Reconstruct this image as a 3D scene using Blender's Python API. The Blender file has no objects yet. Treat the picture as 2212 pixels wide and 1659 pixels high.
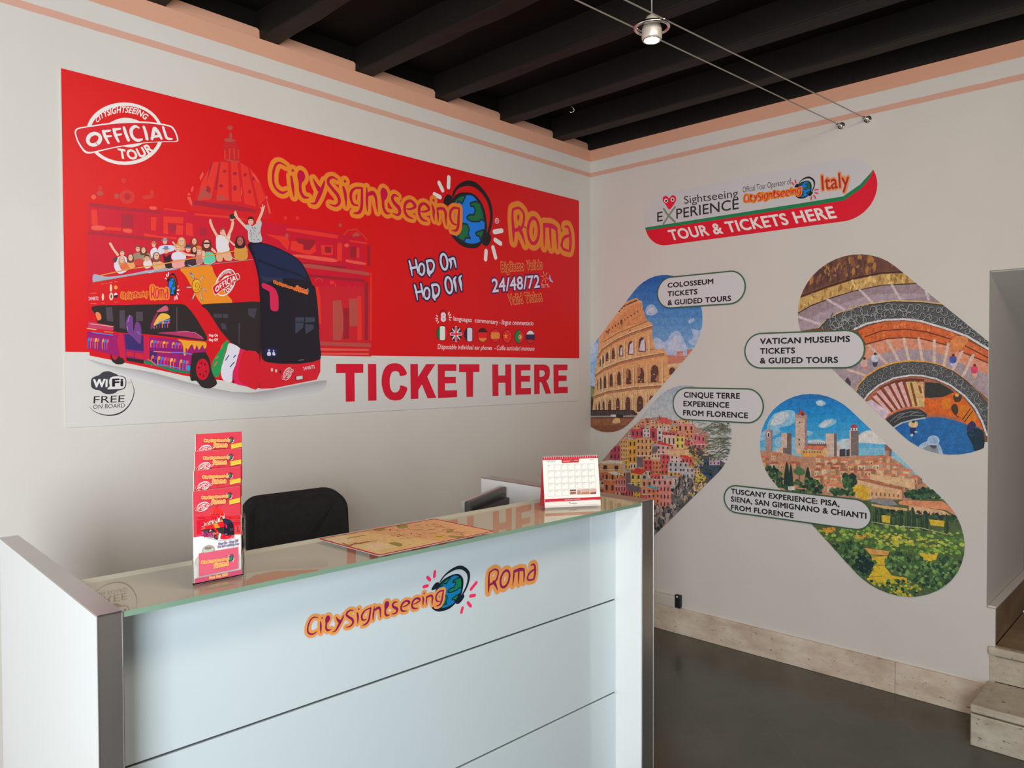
import bpy, bmesh, math, random
from mathutils import Vector, Matrix
from mathutils.geometry import tessellate_polygon
PI = math.pi
scene = bpy.context.scene
col = scene.collection

# ------------------------------------------------------------------ camera
cam_d = bpy.data.cameras.new('camera')
cam = bpy.data.objects.new('camera', cam_d)
col.objects.link(cam)
yaw, pitch, roll = 0.7628086, -0.0202240, -0.0033805
fwd = Vector((math.cos(yaw) * math.cos(pitch), math.sin(yaw) * math.cos(pitch), math.sin(pitch)))
rgt = Vector((math.sin(yaw), -math.cos(yaw), 0)); upv = rgt.cross(fwd)
r2 = math.cos(roll) * rgt + math.sin(roll) * upv; u2 = -math.sin(roll) * rgt + math.cos(roll) * upv
M = Matrix((r2, u2, -fwd)).transposed().to_4x4(); M.translation = Vector((-3.9421, -3.0459, 1.6))
cam.matrix_world = M
cam_d.sensor_width = 36.0; cam_d.lens = 36.0 * 1616.33 / 2212; cam_d.clip_start = 0.05; cam_d.clip_end = 60
scene.camera = cam

# ------------------------------------------------------------------ world, daylight, exposure
w = bpy.data.worlds.new('world'); scene.world = w; w.use_nodes = True
w.node_tree.nodes['Background'].inputs[0].default_value = (0.80, 0.90, 1.0, 1)
w.node_tree.nodes['Background'].inputs[1].default_value = 0.6
vs = scene.view_settings
vs.view_transform = 'Standard'; vs.look = 'None'; vs.gamma = 1.0; vs.use_curve_mapping = False; vs.exposure = 0.0
scene.display_settings.display_device = 'sRGB'
def area(name, loc, target, sx, sy, power, colr):
    d = bpy.data.lights.new(name, 'AREA'); d.shape = 'RECTANGLE'; d.size = sx; d.size_y = sy; d.energy = power; d.color = colr
    o = bpy.data.objects.new(name, d); col.objects.link(o); o.location = loc
    o.rotation_euler = (Vector(target) - Vector(loc)).to_track_quat('-Z', 'Y').to_euler()
    return o
# daylight through the street door (behind the camera, to its left) and the warm row of lamps behind the camera
area('door_daylight', (-5.85, -4.33, 1.45), (-4.5, 0, 1.3), 1.9, 2.6, 222, (0.90, 0.96, 1.0))
area('ceiling_lamps', (-2.6, -3.0, 2.95), (-1.6, -1.0, 0.6), 1.6, .3, 30, (1.0, 0.84, 0.66))

# ------------------------------------------------------------------ helpers
def tag(o, label=None, cat=None, group=None, kind=None):
    if label: o['label'] = label
    if cat: o['category'] = cat
    if group: o['group'] = group
    if kind: o['kind'] = kind
    return o
def empty(name, loc=(0, 0, 0), rz=0, label=None, cat=None, group=None):
    o = bpy.data.objects.new(name, None); col.objects.link(o); o.location = loc; o.rotation_euler = (0, 0, rz)
    o.empty_display_size = 0.1
    return tag(o, label, cat, group)
def link(name, me, m, parent=None):
    if m is not None:
        for mm in (m if isinstance(m, (list, tuple)) else [m]): me.materials.append(mm)
    o = bpy.data.objects.new(name, me); col.objects.link(o)
    if parent is not None: o.parent = parent
    return o
def hexlin(h):
    o = []
    for i in (0, 2, 4):
        c = int(h[i:i + 2], 16) / 255; o.append(c / 12.92 if c <= .04045 else ((c + .055) / 1.055) ** 2.4)
    return tuple(o)

def declin(t):
    return tuple((lambda c: c / 12.92 if c <= .04045 else ((c + .055) / 1.055) ** 2.4)(int(q) / 255) for q in t.split())

class MB:
    """collects shapes and links them as one mesh object"""
    def __init__(s): s.bm = bmesh.new()
    def box(s, a, b, mi=0):
        v = [s.bm.verts.new((x, y, z)) for z in (a[2], b[2]) for y in (a[1], b[1]) for x in (a[0], b[0])]
        for f in ((0, 2, 3, 1), (4, 5, 7, 6), (0, 1, 5, 4), (2, 6, 7, 3), (0, 4, 6, 2), (1, 3, 7, 5)):
            s.bm.faces.new([v[i] for i in f]).material_index = mi
        return v
    def prism(s, pts, d, mi=0):
        n_ = len(pts); d = Vector(d)
        a = [s.bm.verts.new(p) for p in pts]; b = [s.bm.verts.new(Vector(p) + d) for p in pts]
        s.bm.faces.new(a).material_index = mi; s.bm.faces.new(b[::-1]).material_index = mi
        for i in range(n_):
            j = (i + 1) % n_; s.bm.faces.new((a[j], a[i], b[i], b[j])).material_index = mi
    def quad(s, pts, mi=0): s.bm.faces.new([s.bm.verts.new(p) for p in pts]).material_index = mi
    def tube(s, path, r, k=10, mi=0, closed=False, cap=True):
        path = [Vector(p) for p in path]; n_ = len(path); rings = []
        rr = r if isinstance(r, (list, tuple)) else [r] * n_
        ref = None
        for i, p in enumerate(path):
            if closed: t = path[(i + 1) % n_] - path[i - 1]
            else: t = path[min(i + 1, n_ - 1)] - path[max(i - 1, 0)]
            t.normalize()
            if ref is None:
                ref = Vector((0, 0, 1)) if abs(t.z) < .9 else Vector((1, 0, 0))
            a = t.cross(ref).normalized(); b = a.cross(t).normalized(); ref = b
            rings.append([s.bm.verts.new(p + rr[i] * (math.cos(2 * PI * j / k) * a + math.sin(2 * PI * j / k) * b)) for j in range(k)])
        m = n_ if closed else n_ - 1
        for i in range(m):
            A, B = rings[i], rings[(i + 1) % n_]
            for j in range(k):
                f = s.bm.faces.new((A[j], A[(j + 1) % k], B[(j + 1) % k], B[j])); f.material_index = mi; f.smooth = True
        if not closed and cap:
            s.bm.faces.new(rings[0][::-1]).material_index = mi; s.bm.faces.new(rings[-1]).material_index = mi
    def lathe(s, prof, c=(0, 0, 0), k=28, mi=0, smooth=True):
        c = Vector(c); rings = []
        for r, z in prof:
            rings.append([s.bm.verts.new(c + Vector((r * math.cos(2 * PI * j / k), r * math.sin(2 * PI * j / k), z))) for j in range(k)])
        for A, B in zip(rings, rings[1:]):
            for j in range(k):
                f = s.bm.faces.new((A[j], A[(j + 1) % k], B[(j + 1) % k], B[j])); f.material_index = mi; f.smooth = smooth
        s.bm.faces.new(rings[0][::-1]).material_index = mi; s.bm.faces.new(rings[-1]).material_index = mi
    def build(s, name, m, parent=None, bevel=0, seg=2, sub=0):
        bmesh.ops.recalc_face_normals(s.bm, faces=s.bm.faces)
        me = bpy.data.meshes.new(name); s.bm.to_mesh(me); s.bm.free()
        o = link(name, me, m, parent)
        if bevel:
            b = o.modifiers.new('bevel', 'BEVEL'); b.width = bevel; b.segments = seg; b.limit_method = 'ANGLE'; b.angle_limit = .6
        if sub:
            b = o.modifiers.new('sub', 'SUBSURF'); b.levels = sub; b.render_levels = sub
        return o

# ------------------------------------------------------------------ materials (all procedural)
def new_mat(name):
    m = bpy.data.materials.new(name); m.use_nodes = True
    return m, m.node_tree, m.node_tree.nodes['Principled BSDF']
def mat(name, c, rough=.6, metal=0., spec=.5, coat=0., var=0., vscale=8., bump=0., bscale=60., c2=None, stretch=None, coat_rough=.03):
    m, nt, p = new_mat(name)
    p.inputs['Roughness'].default_value = rough; p.inputs['Metallic'].default_value = metal
    p.inputs['Specular IOR Level'].default_value = spec
    p.inputs['Coat Weight'].default_value = coat; p.inputs['Coat Roughness'].default_value = coat_rough
    c = hexlin(c) if isinstance(c, str) else c
    p.inputs['Base Color'].default_value = (*c, 1)
    if var or c2:
        tc = nt.nodes.new('ShaderNodeTexCoord'); mp = nt.nodes.new('ShaderNodeMapping'); nz = nt.nodes.new('ShaderNodeTexNoise')
        nz.inputs['Scale'].default_value = vscale; nz.inputs['Detail'].default_value = 6
        if stretch: mp.inputs['Scale'].default_value = stretch
        rp = nt.nodes.new('ShaderNodeValToRGB')
        d2 = hexlin(c2) if isinstance(c2, str) else tuple(x * (1 - var) for x in c)
        rp.color_ramp.elements[0].position = .3; rp.color_ramp.elements[1].position = .7
        rp.color_ramp.elements[0].color = (*d2, 1); rp.color_ramp.elements[1].color = (*c, 1)
        nt.links.new(tc.outputs['Object'], mp.inputs[0]); nt.links.new(mp.outputs[0], nz.inputs['Vector'])
        nt.links.new(nz.outputs['Fac'], rp.inputs[0]); nt.links.new(rp.outputs[0], p.inputs['Base Color'])
    if bump:
        tc = nt.nodes.new('ShaderNodeTexCoord'); nz = nt.nodes.new('ShaderNodeTexNoise'); nz.inputs['Scale'].default_value = bscale
        nz.inputs['Detail'].default_value = 5
        b = nt.nodes.new('ShaderNodeBump'); b.inputs['Strength'].default_value = bump; b.inputs['Distance'].default_value = .004
        nt.links.new(tc.outputs['Object'], nz.inputs['Vector']); nt.links.new(nz.outputs['Fac'], b.inputs['Height'])
        nt.links.new(b.outputs[0], p.inputs['Normal'])
    return m
def wall_mat():
    # white distemper with a salmon cornice band and a thin salmon line below it
    m, nt, p = new_mat('painted_wall'); N = nt.nodes; L = nt.links
    p.inputs['Roughness'].default_value = .85; p.inputs['Specular IOR Level'].default_value = .25
    tc = N.new('ShaderNodeTexCoord'); sp = N.new('ShaderNodeSeparateXYZ'); L.new(tc.outputs['Object'], sp.inputs[0])
    nz = N.new('ShaderNodeTexNoise'); nz.inputs['Scale'].default_value = 3; nz.inputs['Detail'].default_value = 6
    L.new(tc.outputs['Object'], nz.inputs['Vector'])
    # slightly wavering hand painted edge
    n2 = N.new('ShaderNodeTexNoise'); n2.inputs['Scale'].default_value = 14; L.new(tc.outputs['Object'], n2.inputs['Vector'])
    ma = N.new('ShaderNodeMath'); ma.operation = 'MULTIPLY_ADD'; ma.inputs[1].default_value = .004; L.new(n2.outputs['Fac'], ma.inputs[0]); L.new(sp.outputs['Z'], ma.inputs[2])
    def gt(v):
        g = N.new('ShaderNodeMath'); g.operation = 'GREATER_THAN'; g.inputs[1].default_value = v + .002; L.new(ma.outputs[0], g.inputs[0]); return g
    a, b, c = gt(2.8589), gt(2.8868), gt(2.9607)
    s1 = N.new('ShaderNodeMath'); s1.operation = 'SUBTRACT'; L.new(a.outputs[0], s1.inputs[0]); L.new(b.outputs[0], s1.inputs[1])
    r = N.new('ShaderNodeValToRGB'); r.color_ramp.elements[0].color = (.66, .625, .585, 1); r.color_ramp.elements[1].color = (.72, .69, .65, 1)
    L.new(nz.outputs['Fac'], r.inputs[0])
    x1 = N.new('ShaderNodeMix'); x1.data_type = 'RGBA'; L.new(s1.outputs[0], x1.inputs['Factor']); L.new(r.outputs[0], x1.inputs['A']); x1.inputs['B'].default_value = (.69, .395, .305, 1)
    x2 = N.new('ShaderNodeMix'); x2.data_type = 'RGBA'; L.new(c.outputs[0], x2.inputs['Factor']); L.new(x1.outputs['Result'], x2.inputs['A']); x2.inputs['B'].default_value = (.71, .38, .26, 1)
    L.new(x2.outputs['Result'], p.inputs['Base Color'])
    bp = N.new('ShaderNodeBump'); bp.inputs['Strength'].default_value = .12; bp.inputs['Distance'].default_value = .004
    n3 = N.new('ShaderNodeTexNoise'); n3.inputs['Scale'].default_value = 40; n3.inputs['Detail'].default_value = 6
    L.new(tc.outputs['Object'], n3.inputs['Vector']); L.new(n3.outputs['Fac'], bp.inputs['Height']); L.new(bp.outputs[0], p.inputs['Normal'])
    return m
def travertine(name, c, cd, sc=6.):
    m, nt, p = new_mat(name); N = nt.nodes; L = nt.links
    p.inputs['Roughness'].default_value = .55
    tc = N.new('ShaderNodeTexCoord'); mp = N.new('ShaderNodeMapping'); mp.inputs['Scale'].default_value = (.8, .8, 1.7)
    L.new(tc.outputs['Object'], mp.inputs[0])
    nz = N.new('ShaderNodeTexNoise'); nz.inputs['Scale'].default_value = sc; nz.inputs['Detail'].default_value = 9; nz.inputs['Roughness'].default_value = .65; L.new(mp.outputs[0], nz.inputs['Vector'])
    r = N.new('ShaderNodeValToRGB'); e = r.color_ramp.elements; e[0].position = .33; e[1].position = .66; e[0].color = (*hexlin(cd), 1); e[1].color = (*hexlin(c), 1); L.new(nz.outputs['Fac'], r.inputs[0])
    m2 = N.new('ShaderNodeMapping'); m2.inputs['Scale'].default_value = (1, 1, 3); L.new(tc.outputs['Object'], m2.inputs[0])
    vz = N.new('ShaderNodeTexNoise'); vz.inputs['Scale'].default_value = 34; vz.inputs['Detail'].default_value = 3; L.new(m2.outputs[0], vz.inputs['Vector'])
    r2_ = N.new('ShaderNodeValToRGB'); e = r2_.color_ramp.elements; e[0].position = .66; e[1].position = .72; e[0].color = (0, 0, 0, 1); e[1].color = (1, 1, 1, 1); L.new(vz.outputs['Fac'], r2_.inputs[0])
    x = N.new('ShaderNodeMix'); x.data_type = 'RGBA'; L.new(r2_.outputs[0], x.inputs['Factor']); L.new(r.outputs[0], x.inputs['A']); x.inputs['B'].default_value = (*[q * .45 for q in hexlin(cd)], 1)
    L.new(x.outputs['Result'], p.inputs['Base Color'])
    b = N.new('ShaderNodeBump'); b.inputs['Strength'].default_value = .35; b.inputs['Distance'].default_value = .003; b.invert = True; L.new(r2_.outputs[0], b.inputs['Height']); L.new(b.outputs[0], p.inputs['Normal'])
    return m
def floor_mat():
    # dark polished stone tiles laid on the diagonal, faint pale joints
    m, nt, p = new_mat('stone_floor'); N = nt.nodes; L = nt.links
    tc = N.new('ShaderNodeTexCoord'); sp = N.new('ShaderNodeSeparateXYZ'); L.new(tc.outputs['Object'], sp.inputs[0])
    def joint(op, off):
        a = N.new('ShaderNodeMath'); a.operation = op; L.new(sp.outputs['X'], a.inputs[0]); L.new(sp.outputs['Y'], a.inputs[1])
        b = N.new('ShaderNodeMath'); b.operation = 'ADD'; b.inputs[1].default_value = off; L.new(a.outputs[0], b.inputs[0])
        q = N.new('ShaderNodeMath'); q.operation = 'PINGPONG'; q.inputs[1].default_value = .2145; L.new(b.outputs[0], q.inputs[0])
        g = N.new('ShaderNodeMath'); g.operation = 'LESS_THAN'; g.inputs[1].default_value = .0016; L.new(q.outputs[0], g.inputs[0]); return g
    j1, j2 = joint('SUBTRACT', -.852), joint('ADD', .30)
    mx = N.new('ShaderNodeMath'); mx.operation = 'MAXIMUM'; L.new(j1.outputs[0], mx.inputs[0]); L.new(j2.outputs[0], mx.inputs[1])
    nz = N.new('ShaderNodeTexNoise'); nz.inputs['Scale'].default_value = 2.2; nz.inputs['Detail'].default_value = 8; L.new(tc.outputs['Object'], nz.inputs['Vector'])
    r = N.new('ShaderNodeValToRGB'); e = r.color_ramp.elements; e[0].position = .3; e[1].position = .72; e[0].color = (.040, .044, .036, 1); e[1].color = (.080, .080, .062, 1); L.new(nz.outputs['Fac'], r.inputs[0])
    k = N.new('ShaderNodeMath'); k.operation = 'MULTIPLY'; k.inputs[1].default_value = .3; L.new(mx.outputs[0], k.inputs[0])
    x = N.new('ShaderNodeMix'); x.data_type = 'RGBA'; L.new(k.outputs[0], x.inputs['Factor']); L.new(r.outputs[0], x.inputs['A']); x.inputs['B'].default_value = (.12, .115, .10, 1)
    L.new(x.outputs['Result'], p.inputs['Base Color']); p.inputs['Roughness'].default_value = .22; p.inputs['Specular IOR Level'].default_value = .55
    return m
def print_mat(name, rough=.45, grain=0., coat=0., gscale=130.):
    m, nt, p = new_mat(name); N = nt.nodes; L = nt.links
    a = N.new('ShaderNodeAttribute'); a.attribute_name = 'Col'
    p.inputs['Roughness'].default_value = rough; p.inputs['Specular IOR Level'].default_value = .35; p.inputs['Coat Weight'].default_value = coat
    if grain:
        tc = N.new('ShaderNodeTexCoord'); nz = N.new('ShaderNodeTexNoise'); nz.inputs['Scale'].default_value = gscale; nz.inputs['Detail'].default_value = 4
        L.new(tc.outputs['Object'], nz.inputs['Vector'])
        mr = N.new('ShaderNodeMapRange'); mr.inputs['From Min'].default_value = .25; mr.inputs['From Max'].default_value = .75
        mr.inputs['To Min'].default_value = 1 - grain; mr.inputs['To Max'].default_value = 1 + grain * .8; L.new(nz.outputs['Fac'], mr.inputs['Value'])
        nb = N.new('ShaderNodeTexNoise'); nb.inputs['Scale'].default_value = gscale * .3; nb.inputs['Detail'].default_value = 5; nb.inputs['Roughness'].default_value = .7; L.new(tc.outputs['Object'], nb.inputs['Vector'])
        m2 = N.new('ShaderNodeMapRange'); m2.inputs['From Min'].default_value = .3; m2.inputs['From Max'].default_value = .7; m2.inputs['To Min'].default_value = 1 - grain * 1.5; m2.inputs['To Max'].default_value = 1 + grain * .6; L.new(nb.outputs['Fac'], m2.inputs['Value'])
        mm = N.new('ShaderNodeMath'); mm.operation = 'MULTIPLY'; L.new(mr.outputs[0], mm.inputs[0]); L.new(m2.outputs[0], mm.inputs[1])
        v = N.new('ShaderNodeVectorMath'); v.operation = 'SCALE'; L.new(a.outputs['Color'], v.inputs[0]); L.new(mm.outputs[0], v.inputs['Scale'])
        L.new(v.outputs[0], p.inputs['Base Color'])
    else: L.new(a.outputs['Color'], p.inputs['Base Color'])
    return m
def wood_mat():
    m = mat('dark_beam_wood', (.0105, .0085, .007), .62, spec=.25, c2=(.005, .004, .003), vscale=3.5, stretch=(9, .7, 9), bump=.5, bscale=22)
    return m
WALL = wall_mat(); FLOOR = floor_mat(); WOOD = wood_mat()
PLANK = mat('ceiling_plank_wood', (.006, .0045, .0035), .75, spec=.15, c2=(.003, .002, .0016), vscale=3, stretch=(1, 8, 1), bump=.4, bscale=16)
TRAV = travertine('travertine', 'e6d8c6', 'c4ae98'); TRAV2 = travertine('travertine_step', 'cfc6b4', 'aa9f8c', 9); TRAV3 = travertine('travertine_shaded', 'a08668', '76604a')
PRINT = print_mat('printed_film', .42); PHOTO = print_mat('printed_photo', .45, .2); GLOSSY = print_mat('glossy_print', .3, coat=.3)
LAM = mat('white_laminate', (.88, .90, .90), .35, var=.03, vscale=2)
LACQ = mat('glossy_white_panel', (.585, .675, .715), .30, coat=.9, var=.03, vscale=1.2, coat_rough=.06)
ALU = mat('brushed_aluminium', (.50, .47, .455), .24, metal=.88, var=.08, vscale=30, stretch=(1, 1, .05))
ALU2 = mat('bright_aluminium', (.78, .79, .80), .3, metal=1., var=.04, vscale=20)
CHROME = mat('chrome', (.80, .79, .77), .12, metal=1., var=.03, vscale=10)
STEEL = mat('steel_cable', (.50, .47, .42), .4, metal=.8, var=.1, vscale=60)
def sheet_glass():
    # clear float glass: what passes through is tinted, the rest mirrors by Fresnel
    m, nt, p = new_mat('clear_counter_glass'); N = nt.nodes; L = nt.links; N.remove(p)
    tr = N.new('ShaderNodeBsdfTransparent'); tr.inputs[0].default_value = (.93, .955, .90, 1)
    gl = N.new('ShaderNodeBsdfGlossy'); gl.inputs['Roughness'].default_value = .015
    tc = N.new('ShaderNodeTexCoord'); nz = N.new('ShaderNodeTexNoise'); nz.inputs['Scale'].default_value = 2; mr = N.new('ShaderNodeMapRange'); mr.inputs['To Min'].default_value = .01; mr.inputs['To Max'].default_value = .03
    L.new(tc.outputs['Object'], nz.inputs['Vector']); L.new(nz.outputs['Fac'], mr.inputs['Value']); L.new(mr.outputs[0], gl.inputs['Roughness'])
    ge = N.new('ShaderNodeNewGeometry'); dt = N.new('ShaderNodeVectorMath'); dt.operation = 'DOT_PRODUCT'; L.new(ge.outputs['Incoming'], dt.inputs[0]); L.new(ge.outputs['Normal'], dt.inputs[1])
    def mth(op, a, b=None):
        q = N.new('ShaderNodeMath'); q.operation = op; L.new(a, q.inputs[0])
        if b is not None: q.inputs[1].default_value = b
        return q.outputs[0]
    ab = mth('ABSOLUTE', dt.outputs['Value']); om = N.new('ShaderNodeMath'); om.operation = 'SUBTRACT'; om.inputs[0].default_value = 1; L.new(ab, om.inputs[1])
    fr = N.new('ShaderNodeMath'); fr.operation = 'MULTIPLY_ADD'; L.new(mth('POWER', om.outputs[0], 5.), fr.inputs[0]); fr.inputs[1].default_value = .95; fr.inputs[2].default_value = .05
    mx = N.new('ShaderNodeMixShader')
    L.new(fr.outputs[0], mx.inputs[0]); L.new(tr.outputs[0], mx.inputs[1]); L.new(gl.outputs[0], mx.inputs[2]); L.new(mx.outputs[0], N['Material Output'].inputs[0])
    return m
GLASST = sheet_glass()
GLASSB = mat('painted_glass_underside', (.70, .63, .51), .5, var=.05, vscale=3); OCHRE = mat('ochre_shelf', (.52, .44, .27), .6, var=.06, vscale=3)
GLASSE = mat('green_glass_edge', (.20, .33, .24), .15, spec=.6, var=.15, vscale=4)
BLACK = mat('black_fabric', (.024, .024, .026), .9, spec=.2, var=.25, vscale=40, bump=.3, bscale=300)
BPLAST = mat('black_plastic', (.02, .02, .022), .4, var=.2, vscale=12)
GPLAST = mat('grey_plastic', (.075, .078, .075), .35, var=.2, vscale=5)
SILV = mat('silver_plastic', (.55, .57, .58), .3, metal=.4, var=.05, vscale=9)
WPLAST = mat('white_plastic', (.66, .62, .56), .5, var=.05, vscale=10)
PAPER = mat('white_paper', (.84, .82, .79), .7, var=.03, vscale=20)
REDP = mat('red_card', (.66, .018, .05), .5, var=.08, vscale=20)
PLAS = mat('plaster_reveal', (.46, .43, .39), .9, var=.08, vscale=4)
def acrylic():
    m, nt, p = new_mat('clear_acrylic'); p.inputs['Base Color'].default_value = (.93, .95, .95, 1); p.inputs['Roughness'].default_value = .04
    p.inputs['Transmission Weight'].default_value = 1.; p.inputs['IOR'].default_value = 1.12
    tc = nt.nodes.new('ShaderNodeTexCoord'); nz = nt.nodes.new('ShaderNodeTexNoise'); nz.inputs['Scale'].default_value = 30
    mr = nt.nodes.new('ShaderNodeMapRange'); mr.inputs['To Min'].default_value = .02; mr.inputs['To Max'].default_value = .08
    nt.links.new(tc.outputs['Object'], nz.inputs['Vector']); nt.links.new(nz.outputs['Fac'], mr.inputs['Value']); nt.links.new(mr.outputs[0], p.inputs['Roughness'])
    return m
ACRYL = acrylic()
def emit(name, c, s):
    m, nt, p = new_mat(name); p.inputs['Emission Color'].default_value = (*c, 1); p.inputs['Emission Strength'].default_value = s; p.inputs['Base Color'].default_value = (*c, 1); return m
BULB = emit('warm_bulb', (1, .88, .66), 40)

# ------------------------------------------------------------------ the room (corner at the origin; back wall y=0, right wall x=0)
def struct(name, mb, m, bevel=0):
    o = mb.build(name, m, None, bevel); o['kind'] = 'structure'; return o
XL, YF, ZC = -6.9, -4.4, 3.16
beam_x = [(-.3666, -.2712), (-.8356, -.7346), (-1.3267, -1.2381), (-1.8261, -1.7302), (-2.3223, -2.2374)]
beam_x += [(-2.3223 - .494 * k - .0, -2.2274 - .494 * k) for k in range(1, 9)]
m = MB(); m.box((XL, YF, -.1), (1.7, .15, 0)); struct('floor', m, FLOOR)
m = MB(); m.box((XL, 0, 0), (0, .15, 3.034))
prev = -.013
for a, b in beam_x:
    pts = [(b, .012, 3.034), (prev, .012, 3.034), (prev, .012, 3.072), (prev - .012, .012, 3.081), (b + .02, .012, 3.083), (b, .012, 3.080)]
    m.prism(pts, (0, .1, 0)); prev = a
struct('wall_back', m, WALL)
m = MB()
m.box((0, -2.265, 0), (.86, .15, 3.034)); m.box((0, YF, 0), (.86, -3.25, 3.034)); m.box((0, -3.25, 2.036), (.02, -2.265, 3.034))
m.box((.02, -3.25, 2.3), (.86, -2.265, 3.034))
m.box((0, -2.30, 0), (.016, -2.265, .505))
# sloping soffit of the passage
m.prism([(.021, -2.265, 2.0305), (.021, -2.265, 2.3), (.86, -2.265, 2.3), (.86, -2.265, 1.783)], (0, -.984, 0))
struct('wall_right', m, WALL)
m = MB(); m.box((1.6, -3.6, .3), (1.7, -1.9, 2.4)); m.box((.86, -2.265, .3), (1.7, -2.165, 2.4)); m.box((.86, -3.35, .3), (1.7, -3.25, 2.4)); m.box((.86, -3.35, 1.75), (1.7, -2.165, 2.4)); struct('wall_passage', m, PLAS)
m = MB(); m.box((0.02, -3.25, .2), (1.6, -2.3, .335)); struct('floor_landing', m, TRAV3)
# street side: closed wall on the left, wide open shop door in the front wall
m = MB(); m.box((XL - .15, YF, 0), (XL, .15, ZC)); struct('wall_left', m, WALL)
m = MB(); m.box((XL, YF - .15, 0), (-6.85, YF, ZC)); m.box((-4.75, YF - .15, 0), (.86, YF, ZC)); m.box((-6.85, YF - .15, 2.85), (-4.75, YF, ZC)); struct('wall_front', m, WALL)
m = MB(); m.box((XL, YF, ZC), (.86, .15, ZC + .1)); m.box((XL, .03, 3.082), (0, .14, ZC)); m.box((.0, YF, 3.034), (.1, .1, ZC)); struct('ceiling', m, PLANK)
for i, (a, b) in enumerate(beam_x):
    m = MB(); n_ = 24; rnd = random.Random(40 + i)
    rows = []
    for k in range(n_ + 1):
        y = .03 + (YF - .03) * k / n_; j = lambda s_: rnd.uniform(-s_, s_)
        rows.append([(a + j(.005), y, 3.034 + abs(j(.004))), (b + j(.005), y, 3.034 + abs(j(.004))), (b + j(.006), y, ZC + .01), (a + j(.006), y, ZC + .01)])
    vs_ = [[m.bm.verts.new(p) for p in r] for r in rows]
    for A, B in zip(vs_, vs_[1:]):
        for q in range(4): m.bm.faces.new((A[q], A[(q + 1) % 4], B[(q + 1) % 4], B[q]))
    m.bm.faces.new(vs_[0]); m.bm.faces.new(vs_[-1][::-1])
    o = m.build('ceiling_beam', WOOD, None, .006); o['kind'] = 'structure'
m = MB(); m.box((-.013, YF, 3.036), (.05, .02, ZC + .01)); o = m.build('ceiling_beam', WOOD); o['kind'] = 'structure'
# travertine skirting
m = MB(); m.box((-.018, -1.884, 0), (-.0005, -.0, .1546)); struct('baseboard_right', m, TRAV, .003)
m = MB(); m.box((-.018, -2.276, 0), (-.0005, -1.8855, .1546)); struct('baseboard_right_end', m, TRAV, .003)
m = MB(); m.box((XL, -.018, 0), (-.019, -.0005, .1546)); struct('baseboard_back', m, TRAV, .003)
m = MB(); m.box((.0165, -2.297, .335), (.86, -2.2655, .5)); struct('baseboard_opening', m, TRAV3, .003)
m = MB(); m.box((.0165, -2.30, .5), (.86, -2.2655, .512)); struct('trim_1', m, WALL, .004)

# ------------------------------------------------------------------ stone steps in the opening
def step(name, label, x0, x1, y0, z0, z1, slab, over):
    e = empty(name, ((x0 + x1) / 2, -2.7, z0), 0, label, 'step', 'travertine steps to the side opening')
    m = MB(); m.box((x0 + over, y0, z0), (x1, -3.25, z1 - slab - .006)); b = m.build('riser', TRAV2, None, .004)
    m = MB(); m.box((x0, y0 + .002, z1 - slab), (x1, -3.25, z1)); t = m.build('tread', TRAV2, None, .008, 3)
    for o in (b, t):
        o.parent = e; o.matrix_parent_inverse = Matrix.Translation(-e.location)
step('stone_step', 'lower travertine step, standing out on the dark floor', -.338, -.0005, -2.2765, 0., .1755, .034, .003)
step('stone_step', 'upper travertine step with rounded nosing, at the foot of the wall opening', -.02, .0195, -2.2765, .1755, .3345, .038, .018)

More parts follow.
